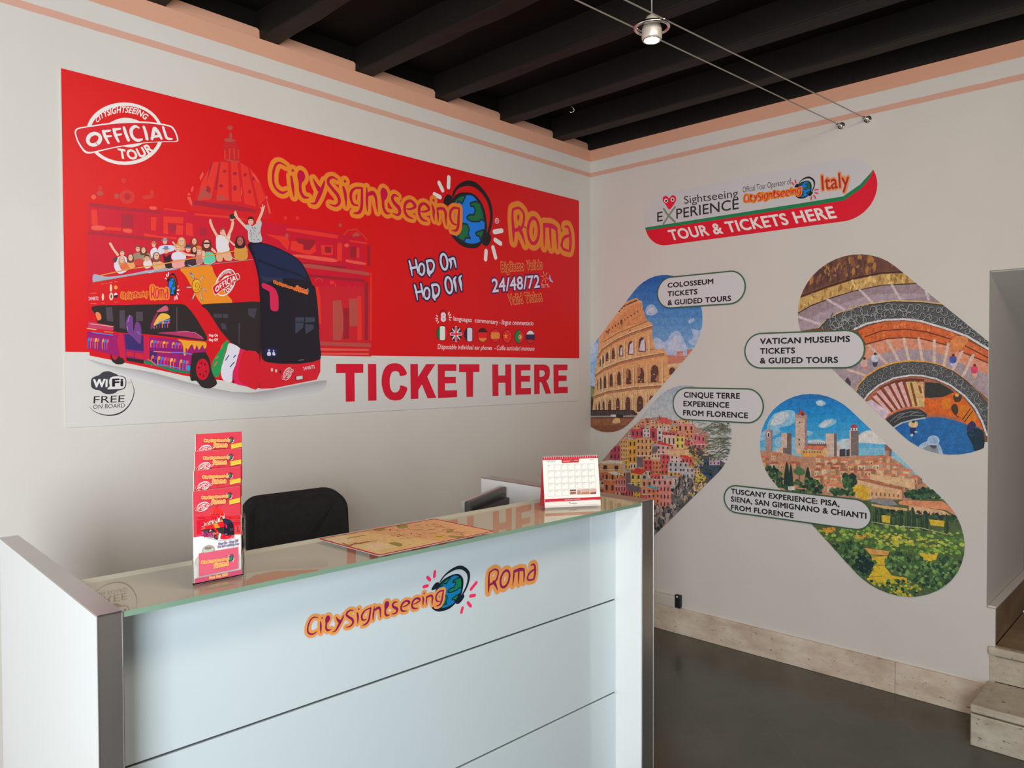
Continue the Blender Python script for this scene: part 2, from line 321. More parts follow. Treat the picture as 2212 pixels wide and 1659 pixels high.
# ------------------------------------------------------------------ flat art: traced in each surface's own coordinates, metres
ART = {
'basilica': [
'P|212 22 51|-15099 11065 52 8 675 26 624 54 642 54 706 -5 829 27 2452 -11 151 -109 -23 -2572 -6142 3',
'C|222 31 42|-13106 11228 -41 142 45 176 133 299 178 332 201 169 181 36 230 23 234 -66 214 -184 167 -311 119 -368 -174 -208',
'P|241 55 46|-12724 12298 123 13 -176 -797 -283 -67 91 398',
'P|241 55 46|-12568 12329 159 20 13 -796 -270 -43',
'P|241 55 46|-12341 12373 139 16 84 -814 -209 -33',
'P|241 55 46|-12133 12392 164 -57 182 -820 -261 26',
'P|241 55 46|-11921 12322 166 -149 190 -442 -149 -182',
'P|179 35 58|-12791 12221 67 77 -137 -433 -23 -133;-12602 12300 34 7 -96 -581 -33 16;-13146 11433 259 20 287 2 318 28 519 -32 -49 -53 -699 -49 -636 0',
'C|179 35 58|-12439 12158 -12 -24 -29 -15 -29 4 -11 19 12 24 29 15 28 -4;-12210 12152 -13 -28 -33 -16 -33 4 -13 23 14 27 32 17 33 -5;-11992 12170 -11 -30 -27 -17 -27 7 -10 26 11 30 27 17 26 -7;-11811 12118 -9 -33 -21 -17 -20 9 -8 31 9 33 20 17 21 -10;-12517 11838 -14 -27 -32 -15 -31 4 -13 23 13 27 32 15 32 -4;-12218 11846 -12 -43 -30 -21 -29 11 -12 39 13 42 29 22 30 -11;-11898 11822 -10 -33 -24 -17 -24 9 -9 30 10 34 24 17 23 -9;-12784 11706 -17 -64 -41 -31 -40 18 -16 58 18 63 40 32 40 -18',
'P|191 82 74|-12949 11742 87 -6 -90 -250 -108 -18;-12665 11618 157 15 90 -62 -226 -36;-12906 11685 152 -71 -23 -68 -131 -32',
'P|243 92 76|-13012 11923 67 140 21 -60 -67 -140;-11899 12236 96 -49 107 -139 -37 -6;-12126 11906 21 -174 -24 -26',
'P|206 39 46|-12496 12669 344 51 20 -284 -368 -61;-12426 12858 160 35 91 -178 -344 -51',
'P|241 55 46|-12486 12584 29 6 3 -195 -34 4;-12383 12649 34 7 -14 -243 -27 5;-12291 12668 34 8 9 -241 -28 6;-12188 12668 24 0 -3 -194 -23 -5',
'C|191 82 74|-12296 13095 -11 -31 -31 -24 -36 -9 -30 11 -11 26 12 31 30 24 37 8 29 -10;-12307 12928 -10 -49 -23 -24 -22 14 -9 45 10 48 23 25 22 -14;-12495 12800 91 52 115 3 57 -20 -172 -59',
'S|191 82 74|32 -12427 12396 132 -3 128 19',
'C|243 92 76|-13204 11551 -9 -20 -21 -10 -20 4 -9 16 9 19 21 11 21 -4;-13272 11476 63 21 41 -109 -22 -67 -51 97;-13144 11661 -18 -45 -20 -17 -9 20 6 46 18 45 20 17 9 -20;-11516 11761 -7 -27 -18 -13 -17 8 -7 24 7 27 18 14 17 -8;-11541 11712 48 -107 48 -175 -49 15',
'C|221 55 53|-14424 11607 -9 -29 -22 -21 -28 -5 -22 13 -8 26 9 30 22 21 28 5 22 -13;-14843 11397 -12 -35 -28 -19 -28 9 -11 31 12 35 28 18 28 -8;-13914 11464 -12 -39 -28 -20 -27 10 -11 36 11 39 29 20 27 -10;-14270 11325 -15 -62 -38 -53 -55 -35 -61 -10 -53 18 -37 41 -13 56 14 61 38 53 55 35 60 11 54 -17 38 -42;-14140 11336 79 63 137 2 -40 -57 -137 -32',
'C|202 28 42|-14346 11318 -12 -39 -31 -28 -37 -6 -30 18 -11 35 12 40 30 28 38 6 30 -18',
'C|191 82 74|-14826 11298 -18 -36 -41 -20 -40 7 -16 30 17 36 41 20 40 -6;-14553 11292 -13 -38 -32 -20 -31 10 -12 34 13 38 32 20 31 -9',
'C|243 92 76|-14953 11212 -13 -35 -30 -19 -30 9 -12 31 13 34 30 19 30 -9',
'P|179 35 58|-15064 11090 692 9 583 27 40 -46 -624 -41 -692 -17;-14523 10967 216 22 -3 -261 -207 2;-13661 10897 174 3 -12 -158 -153 12;-13024 10910 152 -1 -24 -164 -130 5;-15106 10564 1311 27 -1 -61 -1311 -23',
'P|241 55 46|-15039 10968 97 5 14 -288 -106 5;-13979 10986 109 5 -23 -269 -89 9;-13740 11030 390 36 -2 -126 -389 -33;-13741 10907 80 1 8 -216 -91 -2;-13487 10900 135 -2 -13 -191 -145 -8;-13299 10968 126 -4 19 -251 -148 2;-14110 10654 315 -22 305 18 -1 -42 -620 -15;-14802 10682 275 17 -1 -59 -275 -17',
'C|243 92 76|-15026 10671 206 18 -10 -69 -188 -25;-14490 10684 151 10 -11 -71 -122 4;-13996 11186 118 8 0 -51 -109 -16',
'P|241 55 46|-13728 11197 453 6 -1 -26 -452 -11;-13128 11182 843 58 471 -44 -471 -11 -843 -45',
'P|241 55 46|-11064 11156 723 22 616 -17 -26 -80 -687 0 -650 21;-11575 10958 531 6 44 -128 -47 -170 -222 199;-10954 10882 610 32 22 -188 -168 -103 -489 51;-9752 10984 127 15 -4 -436 -139 -3;-10199 10878 321 26 -2 -226 -297 -21',
'P|163 33 49|-10838 10958 471 16 23 -82 -145 -164 -166 -8 2 115 -140 25;-10089 10858 173 10 -14 -142 -161 -7;-9393 10939 170 8 -15 -256 -158 -5;-8902 11018 82 9 -5 -495 -68 5;-10681 10436 1180 9 -27 -47 -1060 -26;-10542 10177 1592 7 -81 -63 -1512 -7',
'C|243 92 76|-10819 10598 963 7 -13 -88 -950 19;-9513 10619 169 -5 371 -18 -27 -59 -488 18;-9429 10961 -20 -34 -48 -18 -47 8 -20 28 20 33 48 19 47 -7',
'C|191 82 74|-10658 10386 213 27 840 -22 711 -23 26 -76 -321 5 -770 18 -676 10;-11016 10994 -14 -37 -32 -18 -32 10 -13 33 14 37 32 18 32 -10',
'S|206 75 67|24 -9572 11191 104 122 236 64 211 -128 120 -97',
'C|191 82 74|-9339 11187 106 113 132 -61;-9626 11412 -14 -35 -32 -19 -32 10 -13 32 13 35 33 19 32 -10',
'P|241 55 46|-9405 11091 490 4 0 -45 -490 -3;-9210 10938 66 7 11 -243 -79 -8',
'S|222 75 60|18 -10353 10024 8 30 21 27 32 19 37 9 37 -3 31 -14 21 -23 8 -29',
'C|241 55 46|-9846 10044 -20 -32 -46 -16 -45 9 -19 29 19 32 46 16 46 -9;-11055 11382 -13 -30 -28 -17 -29 8 -12 28 13 30 28 16 29 -7;-10757 11425 -13 -31 -29 -17 -30 8 -11 28 12 31 30 16 29 -8',
'P|195 73 74|-9480 9986 65 5 -16 -309 -65 -4;-9297 10000 52 4 117 -258 -67 -49',
'P|241 55 46|-10354 9918 97 -13 44 -402 -96 16;-9836 10023 37 -7 35 -377 -63 -5',
'P|212 35 49|-10224 9933 1426 65 -15 -1681 -1427 7',
'P|241 55 46|-10324 9690 98 7 18 -642 -98 -4;-9205 9766 106 7 18 -1065 -134 -4;-8822 10358 41 4 -15 -1647 -41 -1',
'P|191 82 74|-9892 9611 229 36 84 -566 -93 -388 -217 -6;-9443 9695 237 15 21 -669 -238 -9;-10237 8646 1427 -11 -1 -91 -1427 17',
'P|243 92 76|-10238 8496 1358 1 0 -45 -1359 -10;-10239 8389 1358 6 0 -45 -1359 -4',
'P|163 33 49|-9601 9465 156 8 -7 -741 -156 -5;-8988 10118 95 8 -12 -1414 -95 -2',],
'stamp': [
'S|241 238 236|62 -15077 12350 9 86 24 88 38 88 52 85 65 80 76 74 86 66 94 57 99 45 103 33 104 19 102 5 97 -10 91 -24 82 -38 70 -52 56 -63 41 -74 25 -82 7 -89 -10 -92 -27 -94 -43 -92 -58 -89 -72 -83 -83 -75 -92 -65 -98 -54 -103 -40 -104 -28 -102 -13 -99 1 -93 15 -85 28 -74 41 -63 52 -51 62 -36 71 -21 78',
'C|241 238 236|-14722 12604 111 103 167 85 170 16 114 -33 -285 -92;-14544 12246 226 68 211 85 -78 -77 -134 -62 -132 -14',
'C|241 238 236|-15282 12251 -11 92 47 72 166 72 358 141 371 116 386 81 359 22 91 -41 50 -82 32 -107 -24 -64 -214 -50 -397 -110 -476 -176 -330 -147 -178 -79 -96 13 -93 133',
'C|221 24 42|-15259 12256 -11 83 46 65 162 68 348 132 361 111 375 78 348 26 89 -36 48 -73 31 -95 -22 -58 -209 -48 -385 -105 -462 -167 -321 -137 -173 -74 -94 10 -91 118',
'V|241 238 236|0|64 64 64 63 63 63 63 63 64 64 64 64 64 64 64 64 64,-14929 12194 -40 -25 -41 -9 -35 7 -25 24 -9 35 6 42 21 43 33 36 40 26 41 9 36 -7 25 -23 10 -36 -7 -43 -21 -43 -34 -36;56 56 42,-14811 12452 28 -91 56 -105;48 34,-14806 12453 110 40;42 31,-14780 12362 100 33;57 57 43,-14628 12528 28 -107 48 -98;48 34,-14623 12529 106 40;43 32,-14597 12431 97 36;52 58 58,-14450 12604 31 -104 45 -113;29 50 61 61 59 35,-14181 12662 -66 13 -72 -82 18 -126 89 -50 87 38;50 56 57,-14088 12699 32 -97 24 -120;51 66 66 67 46,-13940 12502 31 133 25 83 65 -63 58 -106;45 45,-13910 12553 110 37;46 52 52 34,-13724 12779 35 -116 39 -83 91 5',
'B|241 238 236|CITYSIGHTSEEING|0.03|-14920 12582 91 108 127 89 166 85 169 41 170 1 135 -60;-14946 12653 100 136 128 103 184 85 187 40 190 3 164 -81',
'B|241 238 236|TOUR|0.04|-14547 12029 93 -11 132 16 134 47 117 74 177 117;-14563 12183 111 4 132 27 115 44 97 60 98 82',],
'globe': [
'S|243 240 239|123 -6241 13154 -18 -261;122 -6586 12946 119 -171;121 -6750 12616 191 -39;137 -4517 11920 299 73;137 -4483 11691 213 -73;135 -4578 11466 103 -268;132 -4853 11331 -22 -228',
'C|37 32 35|-6130 12672 88 201 190 184 288 138 294 11 265 -121 236 -190 136 -209 53 -261 -22 -272 -77 -230 -90 -133 -40 43 97 305 22 247 -74 280 -155 193 -200 131 -218 68 -228 -11 -240 -79 -168 -122 -86 -161',
'C|37 32 35|-6439 12450 50 146 83 91 92 6 84 -37 55 -102 -32 -121 -247 -38;-4911 11808 119 52 102 -24 55 -107 -66 -145 -127 -107 -153 33 -59 125',
'C|37 32 35|-5630 12860 292 6 231 -122 173 -202 93 -301 25 -311 -55 -226 -143 -167 -201 -153 -296 -43 -289 37 -251 134 -139 145 -57 224 2 277 45 260 125 229 190 142',
'C|28 131 243|-5599 12783 228 21 170 -99 160 -119 86 -216 46 -235 -19 -244 -85 -209 -135 -137 -264 -65 -259 8 -223 67 -140 122 -64 317 3 371 51 171 190 165',
'C|29 117 69|-6082 12483 85 118 158 119 215 66 -56 -110 -80 -142 -80 29 -72 12 -13 -67 -88 -37;-5454 12593 214 82 165 -39 106 -220 56 -257 -131 49 -67 -77 -116 -16 -181 -25 -156 44 -22 61 107 75 154 10 57 140 -56 99 -114 -11;-5941 11572 128 227 81 194 154 -2 77 -127 -46 -149 87 -95 -178 -6 -59 -111 -133 24;-5252 11801 123 59 185 65 -42 -162 -95 -133 -32 88 -117 14',
'S|27 50 63|44 -6082 12483 85 118 158 119 215 66 -56 -110 -80 -142 -80 29 -72 12 -13 -67 -88 -37 -69 12;45 -5454 12593 214 82 165 -39 106 -220 56 -257 -131 49 -67 -77 -116 -16 -181 -25 -156 44 -22 61 107 75 154 10 57 140 -56 99 -114 -11 -16 85;45 -5941 11572 128 227 81 194 154 -2 77 -127 -46 -149 87 -95 -178 -6 -59 -111 -133 24 -111 45;46 -5252 11801 123 59 185 65 -42 -162 -95 -133 -32 88 -117 14 -22 69',
'S|243 214 224|21 -4337 12259 -7 -33 -22 -29 -31 -19 -34 -4 -31 10 -21 22 -8 31 8 33 22 29 31 18 34 5 31 -10 21 -22 7 -31',
'T|243 214 224|R|0|0|-4456 12198 91 12 -90 76',],
'lettering': [
'W|243 115 87 102;243 142 42 87;209 18 66 0|23 46 58 60 60 60 60 28,-11061 12526 -157 47 -105 -77 -57 -192 5 -201 73 -128 133 -55 124 57;62 62,-10905 12464 4 -2;52 76 57 19,-10943 12319 30 -176 17 -141 17 -120;72 206 81 77 77 29,-10711 12473 20 -94 -28 -160 8 -186 80 -115 120 3;29 79 123,-10378 12363 66 -115 77 -92;35 79 99 59 29,-10087 12368 -55 -154 -95 -207 -98 -184 -108 -21;31 56 75 80 86 92 82 56 25,-9738 12465 -125 33 -110 -58 -11 -102 118 -119 140 -128 34 -146 -102 -102 -160 14;67 67,-9532 12465 6 -1;64 88 67 21,-9574 12316 42 -128 20 -149 11 -162;58 52 78 78 68 37,-9043 12385 -180 -26 -127 -114 -17 -161 67 -121 131 -13;64 80 85 79 26,-9048 12380 -3 -267 -18 -203 -75 -127 -151 -39;27 75 70 27,-8908 12426 3 -200 -1 -179 14 -188;53 91 108 81 60 22,-8905 12226 68 56 118 37 76 -96 26 -176 24 -166;61 226 93 83 77 28,-8421 12476 30 -109 -33 -176 13 -181 83 -113 114 5;28 70 84 95 113 91 62 28,-7951 12359 -116 22 -69 -76 45 -108 152 -115 31 -111 -76 -76 -144 20;29 75 86 86 75 99 73 52 29,-7482 11873 -179 40 -88 128 31 187 150 90 132 -65 23 -72 -157 -76 -119 -13;30 77 88 88 77 96 66 53 29,-7006 11873 -171 27 -97 136 23 194 139 88 143 -64 18 -74 -150 -71 -120 -13;72 72,-6791 12456 6 -2;54 90 66 24,-6836 12318 52 -132 -1 -146 22 -106;36 73 24,-6665 12271 24 -162 15 -192;79 86 92 62 25,-6652 12249 200 35 84 -110 2 -172 32 -143;57 69 81 78 63 38,-5881 12376 -202 -16 -114 -136 6 -173 92 -111 134 -19;63 88 88 79 25,-5881 12376 -19 -258 -18 -228 -75 -122 -161 -21',],
'roma': [
'W|243 116 89 165;243 143 43 140;228 21 75 0|83 96 128 45,-3754 12659 -16 -241 38 -346 3 -327;77 78 92 92 104 109,-3740 12674 244 82 209 -129 -1 -242 -99 -205 -253 -96;162 117 33,-3473 12156 130 -186 120 -254;115 115 115 114 114 114 113 113 112 112 112 112 113 113 113 114 114 114 115 115 115,-2604 12199 -13 -121 -36 -113 -56 -92 -70 -63 -77 -27 -76 9 -68 46 -54 78 -35 102 -11 116 12 119 36 111 54 92 69 64 77 29 76 -8 70 -44 55 -78 35 -103 12 -117;96 103 34,-2365 12429 7 -283 -10 -401;137 153 140,-2353 12405 343 20 214 -60;97 97 35,-2083 12388 11 -311 39 -341;105 99 35,-1788 12366 49 -301 -1 -317;64 94 123 131 109,-1364 12485 158 13 86 -166 33 -297 -44 -265;94 107 100 93 80,-1129 12249 -291 -118 -102 -202 75 -148 295 -32',],
'slogans': [
'W|57 34 75 45;222 223 243 0|55 60 30,-7607 10772 55 -170 35 -196;50 61 25,-7401 10827 39 -163 35 -175;60 60,-7566 10589 203 53;61 61 61 61 61 61 61 61 61 61 61 61 61 61 61 61 61,-7110 10610 -8 -56 -20 -48 -30 -34 -36 -14 -35 8 -29 28 -20 45 -7 54 8 55 20 48 30 34 35 14 36 -7 29 -28 20 -45 7 -54;67 57 103 41,-7027 10831 34 -154 22 -133 40 -91;67 67 62 68 88,-7021 10832 161 27 79 -94 -36 -151 -119 -90',
'W|57 34 75 48;222 223 243 0|69 69 69 69 69 69 69 69 69 69 69 69 69 69 69 69 69 69 69,-6316 10897 5 -71 -9 -64 -22 -52 -33 -31 -40 -8 -42 16 -39 39 -30 56 -20 68 -5 69 9 65 22 51 33 32 39 8 42 -16 39 -38 31 -57 20 -67;80 70 32,-6241 10946 61 -75 -16 -153;64 70 70 33,-6226 10947 140 49 50 -111 36 -125',
'W|57 34 75 45;222 223 243 0|55 60 30,-7443 10169 56 -174 35 -197;51 61 25,-7234 10219 39 -165 36 -177;60 61,-7402 9983 207 48;62 62 62 62 62 61 61 61 61 61 61 61 62 62 62 62 62,-6940 9993 -7 -55 -21 -49 -31 -33 -36 -13 -35 8 -30 30 -20 45 -7 54 8 56 20 48 31 33 36 14 35 -8 30 -29 20 -46 7 -55;67 57 104 42,-6856 10215 35 -157 22 -134 41 -93;67 68 63 68 89,-6850 10215 164 24 80 -96 -37 -152 -120 -87',
'W|57 34 75 48;222 223 243 0|70 70 70 70 70 70 69 69 69 69 69 69 69 69 70 70 70 70 70,-6154 10282 6 -73 -8 -66 -23 -53 -34 -31 -40 -7 -42 18 -40 41 -31 59 -20 69 -6 72 9 66 22 52 33 32 40 8 43 -18 39 -40 32 -59 20 -70;38 87 92 33,-6011 10503 -63 -87 40 -137 30 -173;38 82 99 33,-5805 10560 -70 -81 37 -138 37 -185',
'T|243 129 76|Biglietto Valido|0.11|0|-4242 10816 1792 256 -1808 -5',
'T|195 37 35|Biglietto Valido|0.012|0|-4242 10816 1792 256 -1808 -5',
'T|243 129 76|Valid Ticket|0.11|0|-3906 9893 1444 202 -1508 55',
'T|195 37 35|Valid Ticket|0.012|0|-3906 9893 1444 202 -1508 55',
'T|80 40 100|24/48/72|0.1|0|-4613 10189 2034 297 -2059 73',
'T|243 223 243|24/48/72|0.02|0|-4613 10189 2034 297 -2059 73',
'T|243 186 179|hrs.|0|0|-2480 10473 374 49 -386 113',
'S|243 167 142|26 -2249 10792 75 -21;26 -2321 10723 21 -75;26 -2415 10735 -51 -64;26 -2450 10826 -78 7;26 -2383 10909 -27 72;26 -2280 10900 52 66',
'S|243 117 86|26 -2283 10823 -13 -38 -32 -26 -39 -3 -32 20 -12 36 12 38 32 26 40 4 32 -21 12 -36',
'C|191 188 243|-2113 10918 -25 -122 61 -101 143 -2 -90 59 -53 76',],
'flags': [
'T|243 227 235|8|0.05|0|-6540 9282 153 2 -151 219',
'S|80 26 32|21 -6612 9426 14 46 22 40 29 31 34 21 36 8 36 -4 34 -17 29 -29 22 -38 14 -45',
'S|243 227 235|31 -6707 9425 36 -25;31 -6731 9349 59 -4;31 -6714 9281 42 25;31 -6660 9227 24 37;32 -6251 9534 -37 -56;32 -6201 9474 -56 -36;32 -6177 9396 -75 -4;32 -6221 9319 -31 27',
'T|243 227 235|languages  commentary - |0.012|0|-6097 9315 1815 -29 -1814 151',
'T|243 227 235|lingue commentario|0.012|0.25|-4239 9288 1365 24 -1365 110',
'T|243 227 235|Disposable individual ear phones  - Cuffie auricolari monouso|0.008|0.18|-6668 8536 3838 12 -3837 116',
'C|55 26 29|-6298 8968 -10 -64 -30 -59 -47 -48 -58 -31 -64 -11 -63 8 -57 28 -45 44 -29 57 -9 63 10 64 29 58 46 48 57 31 64 13 64 -8 58 -27 45 -44 30 -58',
'C|55 26 29|-5802 8961 -11 -65 -30 -58 -47 -48 -58 -30 -65 -12 -64 9 -57 27 -45 44 -29 57 -9 63 10 63 30 58 45 47 58 32 64 12 64 -7 58 -28 46 -44 30 -57',
'C|55 26 29|-5299 8962 -11 -64 -30 -58 -47 -47 -59 -31 -64 -11 -65 8 -57 28 -46 44 -28 56 -10 62 10 63 30 58 46 47 58 31 64 12 65 -7 58 -27 46 -44 30 -57',
'C|55 26 29|-4798 8963 -11 -64 -29 -58 -46 -46 -57 -31 -62 -11 -63 8 -56 28 -44 44 -28 55 -9 62 10 63 29 58 44 46 57 31 62 12 63 -7 56 -27 45 -44 29 -56',
'C|55 26 29|-4301 8958 -10 -65 -29 -59 -45 -47 -56 -31 -62 -11 -61 8 -55 29 -43 44 -28 57 -9 63 10 64 28 58 44 48 55 31 62 12 61 -8 56 -27 44 -45 28 -57',
'C|55 26 29|-3794 8958 -11 -66 -30 -60 -47 -48 -59 -31 -65 -12 -64 9 -58 28 -46 46 -29 57 -10 65 11 65 29 59 46 48 59 32 64 12 65 -8 58 -28 47 -45 30 -58',
'C|55 26 29|-3277 8963 -11 -66 -31 -59 -48 -48 -60 -31 -66 -12 -65 9 -59 28 -46 45 -30 57 -10 64 11 65 30 59 47 47 59 32 65 13 66 -8 60 -28 47 -45 30 -58',
'C|55 26 29|-2797 8961 -11 -65 -30 -59 -47 -47 -58 -31 -65 -12 -64 9 -57 28 -45 45 -29 57 -10 63 10 64 30 58 45 47 58 32 64 12 65 -8 58 -27 46 -45 30 -57',
'P|29 117 69|-6696 8956 1 21 4 21 6 20 8 20 10 19 12 18 14 16 15 15 17 13 19 11 -3 -343 -18 11 -17 12 -15 14 -14 15 -12 17 -9 18 -8 20 -6 20 -3 21 -1 21',
'P|243 243 235|-6590 9130 17 9 18 6 18 5 19 3 19 1 19 0 19 -3 18 -4 18 -7 17 -8 -2 -335 -17 -9 -18 -7 -19 -6 -18 -4 -19 -2 -19 0 -19 2 -19 4 -18 5 -17 7',
'P|228 37 49|-6408 9132 17 -10 16 -12 14 -14 12 -15 11 -17 10 -18 7 -19 5 -19 3 -20 1 -20 0 0 -1 -20 -4 -21 -5 -19 -8 -19 -9 -19 -11 -17 -13 -16 -14 -15 -16 -13 -17 -12',
'P|52 40 63|-5817 8960 -10 -60 -28 -54 -44 -44 -54 -29 -60 -11 -59 8 -53 26 -42 41 -27 53 -9 58 10 59 27 54 43 44 53 29 60 12 60 -7 53 -26 43 -41 28 -52',
'S|243 235 239|38 -6136 9085 250 -263;38 -5884 9095 -254 -280',
'S|243 235 239|82 -6193 8948 365 12;81 -6010 9132 -3 -356',
'S|243 35 60|49 -6193 8948 365 12;49 -6010 9132 -3 -356',
'P|47 40 69|-5702 8950 2 21 3 20 6 21 8 19 10 19 13 17 14 17 15 14 17 13 19 12 -2 -340 -19 10 -17 12 -15 14 -14 15 -12 17 -10 18 -8 19 -5 20 -4 21 -1 21',
'P|227 227 243|-5595 9123 17 8 19 6 18 5 19 3 20 1 19 0 19 -3 18 -5 18 -6 17 -8 -2 -331 -17 -9 -18 -8 -19 -5 -19 -4 -19 -2 -19 0 -19 2 -19 3 -18 6 -17 7',
'P|228 37 63|-5411 9124 17 -10 16 -12 14 -14 13 -15 11 -16 10 -18 7 -18 5 -20 3 -19 1 -20 0 0 -1 -21 -4 -19 -5 -20 -7 -19 -10 -18 -11 -17 -13 -16 -15 -15 -16 -13 -17 -11',
'P|63 37 29|-5001 9146 22 0 21 -3 21 -6 20 -8 19 -10 18 -13 16 -14 14 -17 12 -18 10 -19 -345 -11 10 20 12 18 14 17 16 16 17 13 19 12 20 9 21 7 21 5 22 2',
'P|243 35 46|-4828 9038 6 -15 4 -16 3 -17 2 -16 0 -17 -1 -17 -3 -16 -4 -17 -6 -16 -7 -15 -336 -9 -6 15 -6 15 -4 16 -2 16 -1 17 0 16 2 17 3 16 5 16 6 16',
'P|243 145 67|-4834 8876 -10 -19 -13 -17 -14 -16 -16 -14 -17 -12 -19 -11 -19 -8 -20 -6 -21 -4 -20 -2 0 0 -21 1 -20 3 -20 5 -19 7 -18 10 -17 11 -16 14 -14 15 -12 16 -10 18',
'P|243 35 46|-4500 9145 19 -1 19 -2 19 -5 18 -6 17 -9 16 -10 16 -13 13 -13 13 -16 10 -16 -320 -11 10 17 12 16 14 15 15 13 16 12 17 9 18 8 19 6 19 4 20 2',
'P|243 146 65|-4340 9054 8 -17 7 -18 5 -18 3 -19 2 -19 -1 -19 -2 -19 -4 -19 -6 -19 -8 -17 -330 -9 -7 17 -6 18 -4 18 -2 19 0 19 1 19 4 19 5 18 6 18 9 17',
'P|243 36 48|-4336 8870 -10 -19 -13 -18 -14 -16 -15 -14 -17 -13 -18 -10 -19 -9 -20 -6 -20 -4 -21 -2 0 0 -20 1 -20 3 -19 5 -19 8 -18 10 -17 11 -15 14 -13 15 -12 17 -10 18',
'P|241 40 46|-4004 9148 60 -8 55 -26 43 -42 28 -54 9 -61 -10 -61 -28 -56 -44 -44 -55 -29 -60 -11 0 0 -60 8 -54 26 -42 42 -27 54 -9 60 9 60 28 56 43 44 54 30 60 12',
'P|34 139 69|-3688 8951 3 32 8 31 14 30 18 28 22 24 26 21 29 16 32 11 32 6 33 1 -2 -388 -33 -1 -32 4 -31 9 -29 15 -26 19 -22 23 -18 26 -13 30 -8 31 -3 32',
'P|241 40 46|-3471 9151 29 -4 27 -8 26 -12 24 -16 21 -19 18 -22 15 -25 10 -26 6 -28 2 -29 0 0 -2 -29 -6 -28 -11 -27 -15 -25 -18 -24 -21 -20 -24 -17 -26 -14 -28 -9 -29 -6',
'P|242 243 243|-3006 9148 22 -1 22 -3 21 -5 20 -8 19 -10 18 -13 17 -14 14 -16 13 -18 10 -19 -351 -11 11 20 12 18 14 17 17 15 17 14 19 11 21 9 21 7 21 5 22 2',
'P|60 45 86|-2830 9041 6 -15 5 -16 4 -16 2 -17 1 -17 -1 -17 -2 -16 -4 -17 -5 -16 -7 -16 -350 -9 -7 16 -5 15 -3 16 -2 17 -1 16 1 17 2 16 4 17 5 16 6 15',
'P|228 37 49|-2831 8878 -10 -19 -13 -19 -14 -17 -17 -15 -18 -13 -19 -11 -21 -9 -21 -7 -22 -4 -21 -2 0 0 -22 1 -22 3 -21 6 -20 8 -19 10 -18 12 -16 15 -14 16 -12 17 -10 19',
'P|243 158 74|-4069 9040 25 -59 73 0 -57 -42 19 -61 -61 34 -61 -37 20 62 -57 38 73 5;-3982 9120 5 -13 16 0 -12 -9 4 -13 -14 7 -13 -8 4 13 -12 9 16 1;-3892 9030 5 -13 17 0 -13 -9 4 -14 -13 8 -14 -8 4 13 -13 9 17 1;-3900 8909 5 -13 17 0 -13 -9 4 -14 -13 8 -14 -8 4 13 -12 9 16 1;-3998 8806 5 -13 16 0 -12 -9 4 -14 -14 8 -13 -8 4 13 -12 9 16 1',
'C|243 200 122|-3379 8949 -15 -39 -37 -25 -47 -2 -37 24 -14 38 15 39 37 26 46 1 38 -23',
'C|243 75 81|-3398 8949 -14 -33 -35 -15 -34 13 -14 32 14 33 34 14 35 -12',
'C|239 239 243|-3421 8948 -6 -16 -16 -7 -16 6 -6 16 6 16 16 8 16 -7',],
'ticket': [
'P|221 23 53|-9814 8133 772 2 -2 -220 -257 0 2 -687 -253 0 -4 686 -260 2;-8911 8133 251 2 0 -907 -248 1;-7595 8133 252 1 1 -335 273 335 319 1 -283 -334 309 -566 -303 -3 -187 367 -121 -141 -2 -227 -250 -2',
'C|221 23 53|-7711 7873 -204 -49 -42 87 -60 34 -74 7 -89 -30 -60 -112 -13 -126 16 -148 59 -97 88 -26 90 22 61 71 25 84 215 -70 -65 -164 -108 -113 -136 -32 -119 2 -147 38 -131 111 -77 179 -22 147 19 160 71 165 117 100 148 38 149 -4 135 -51 97 -96',
'P|221 23 53|-6671 8129 669 1 -1 -181 -416 1 -1 -156 396 -4 -1 -176 -393 1 -1 -188 439 -2 -1 -193 -689 -5;-5905 8131 773 1 -1 -217 -241 -2 -8 -690 -253 1 -8 688 -263 1',],
'here': [
'P|221 23 53|-4630 8127 249 1 3 -318 284 -2 -3 320 254 1 4 -905 -245 1 -7 373 -284 2 -2 -376 -241 1;-3672 8126 672 1 0 -175 -412 -2 -1 -158 393 -3 -6 -179 -387 3 -1 -189 430 0 -1 -195 -678 3;-2838 8127 246 1 6 -900 -246 0;-2588 7756 122 -1 69 25 39 39 10 45 -9 39 -40 33 -49 13 -146 1 0 178 137 3 173 -12 124 -59 50 -99 -1 -144 -50 -124 -125 -71 -305 -31;-2555 7597 271 28 64 -63 169 -332 -259 -3 -177 333;-1937 8129 689 1 -1 -182 -443 -1 -1 -160 407 -4 -6 -171 -396 -2 -1 -186 454 -2 0 -199 -689 1',],
'wifi': [
'C|64 64 74|-15088 7754 16 93 64 42 57 19 73 59 102 15 102 -29 66 -56 82 -9 47 -48 8 -97 -21 -79 -53 -34 -74 -19 -60 -46 -103 -15 -87 19 -71 54 -85 21 -50 40',
'C|228 224 227|-14810 7645 45 56 -11 79 20 71 66 32 134 -4 59 -39 11 -80 -21 -80 -52 -34 -119 -4',
'T|234 233 234|Wi|0.05|0|-15046 7688 234 4 -228 136',
'T|33 31 37|Fi|0.04|0|-14713 7697 177 6 -175 130',
'T|44 37 44|FREE|0|0|-15049 7386 539 6 -531 124',
'T|77 68 72|ON BOARD|0|0|-15059 7284 552 6 -545 71',
'T|98 91 95|TM|0|0|-14444 7746 45 -1 -45 24',
'V|44 39 46|0|3 7 13 21 25 22 17 13 8 3,-15122 7328 63 -72 113 -68 159 -36 162 21 135 82 108 149 48 160 -14 129 -55 154',],
'bus': [
'C|219 219 220|-15152 8213 426 -128 756 -136 911 -261 1104 -180 1709 236 47 -302 -879 -101 -827 -94 -1157 194 -1169 340 -577 217',
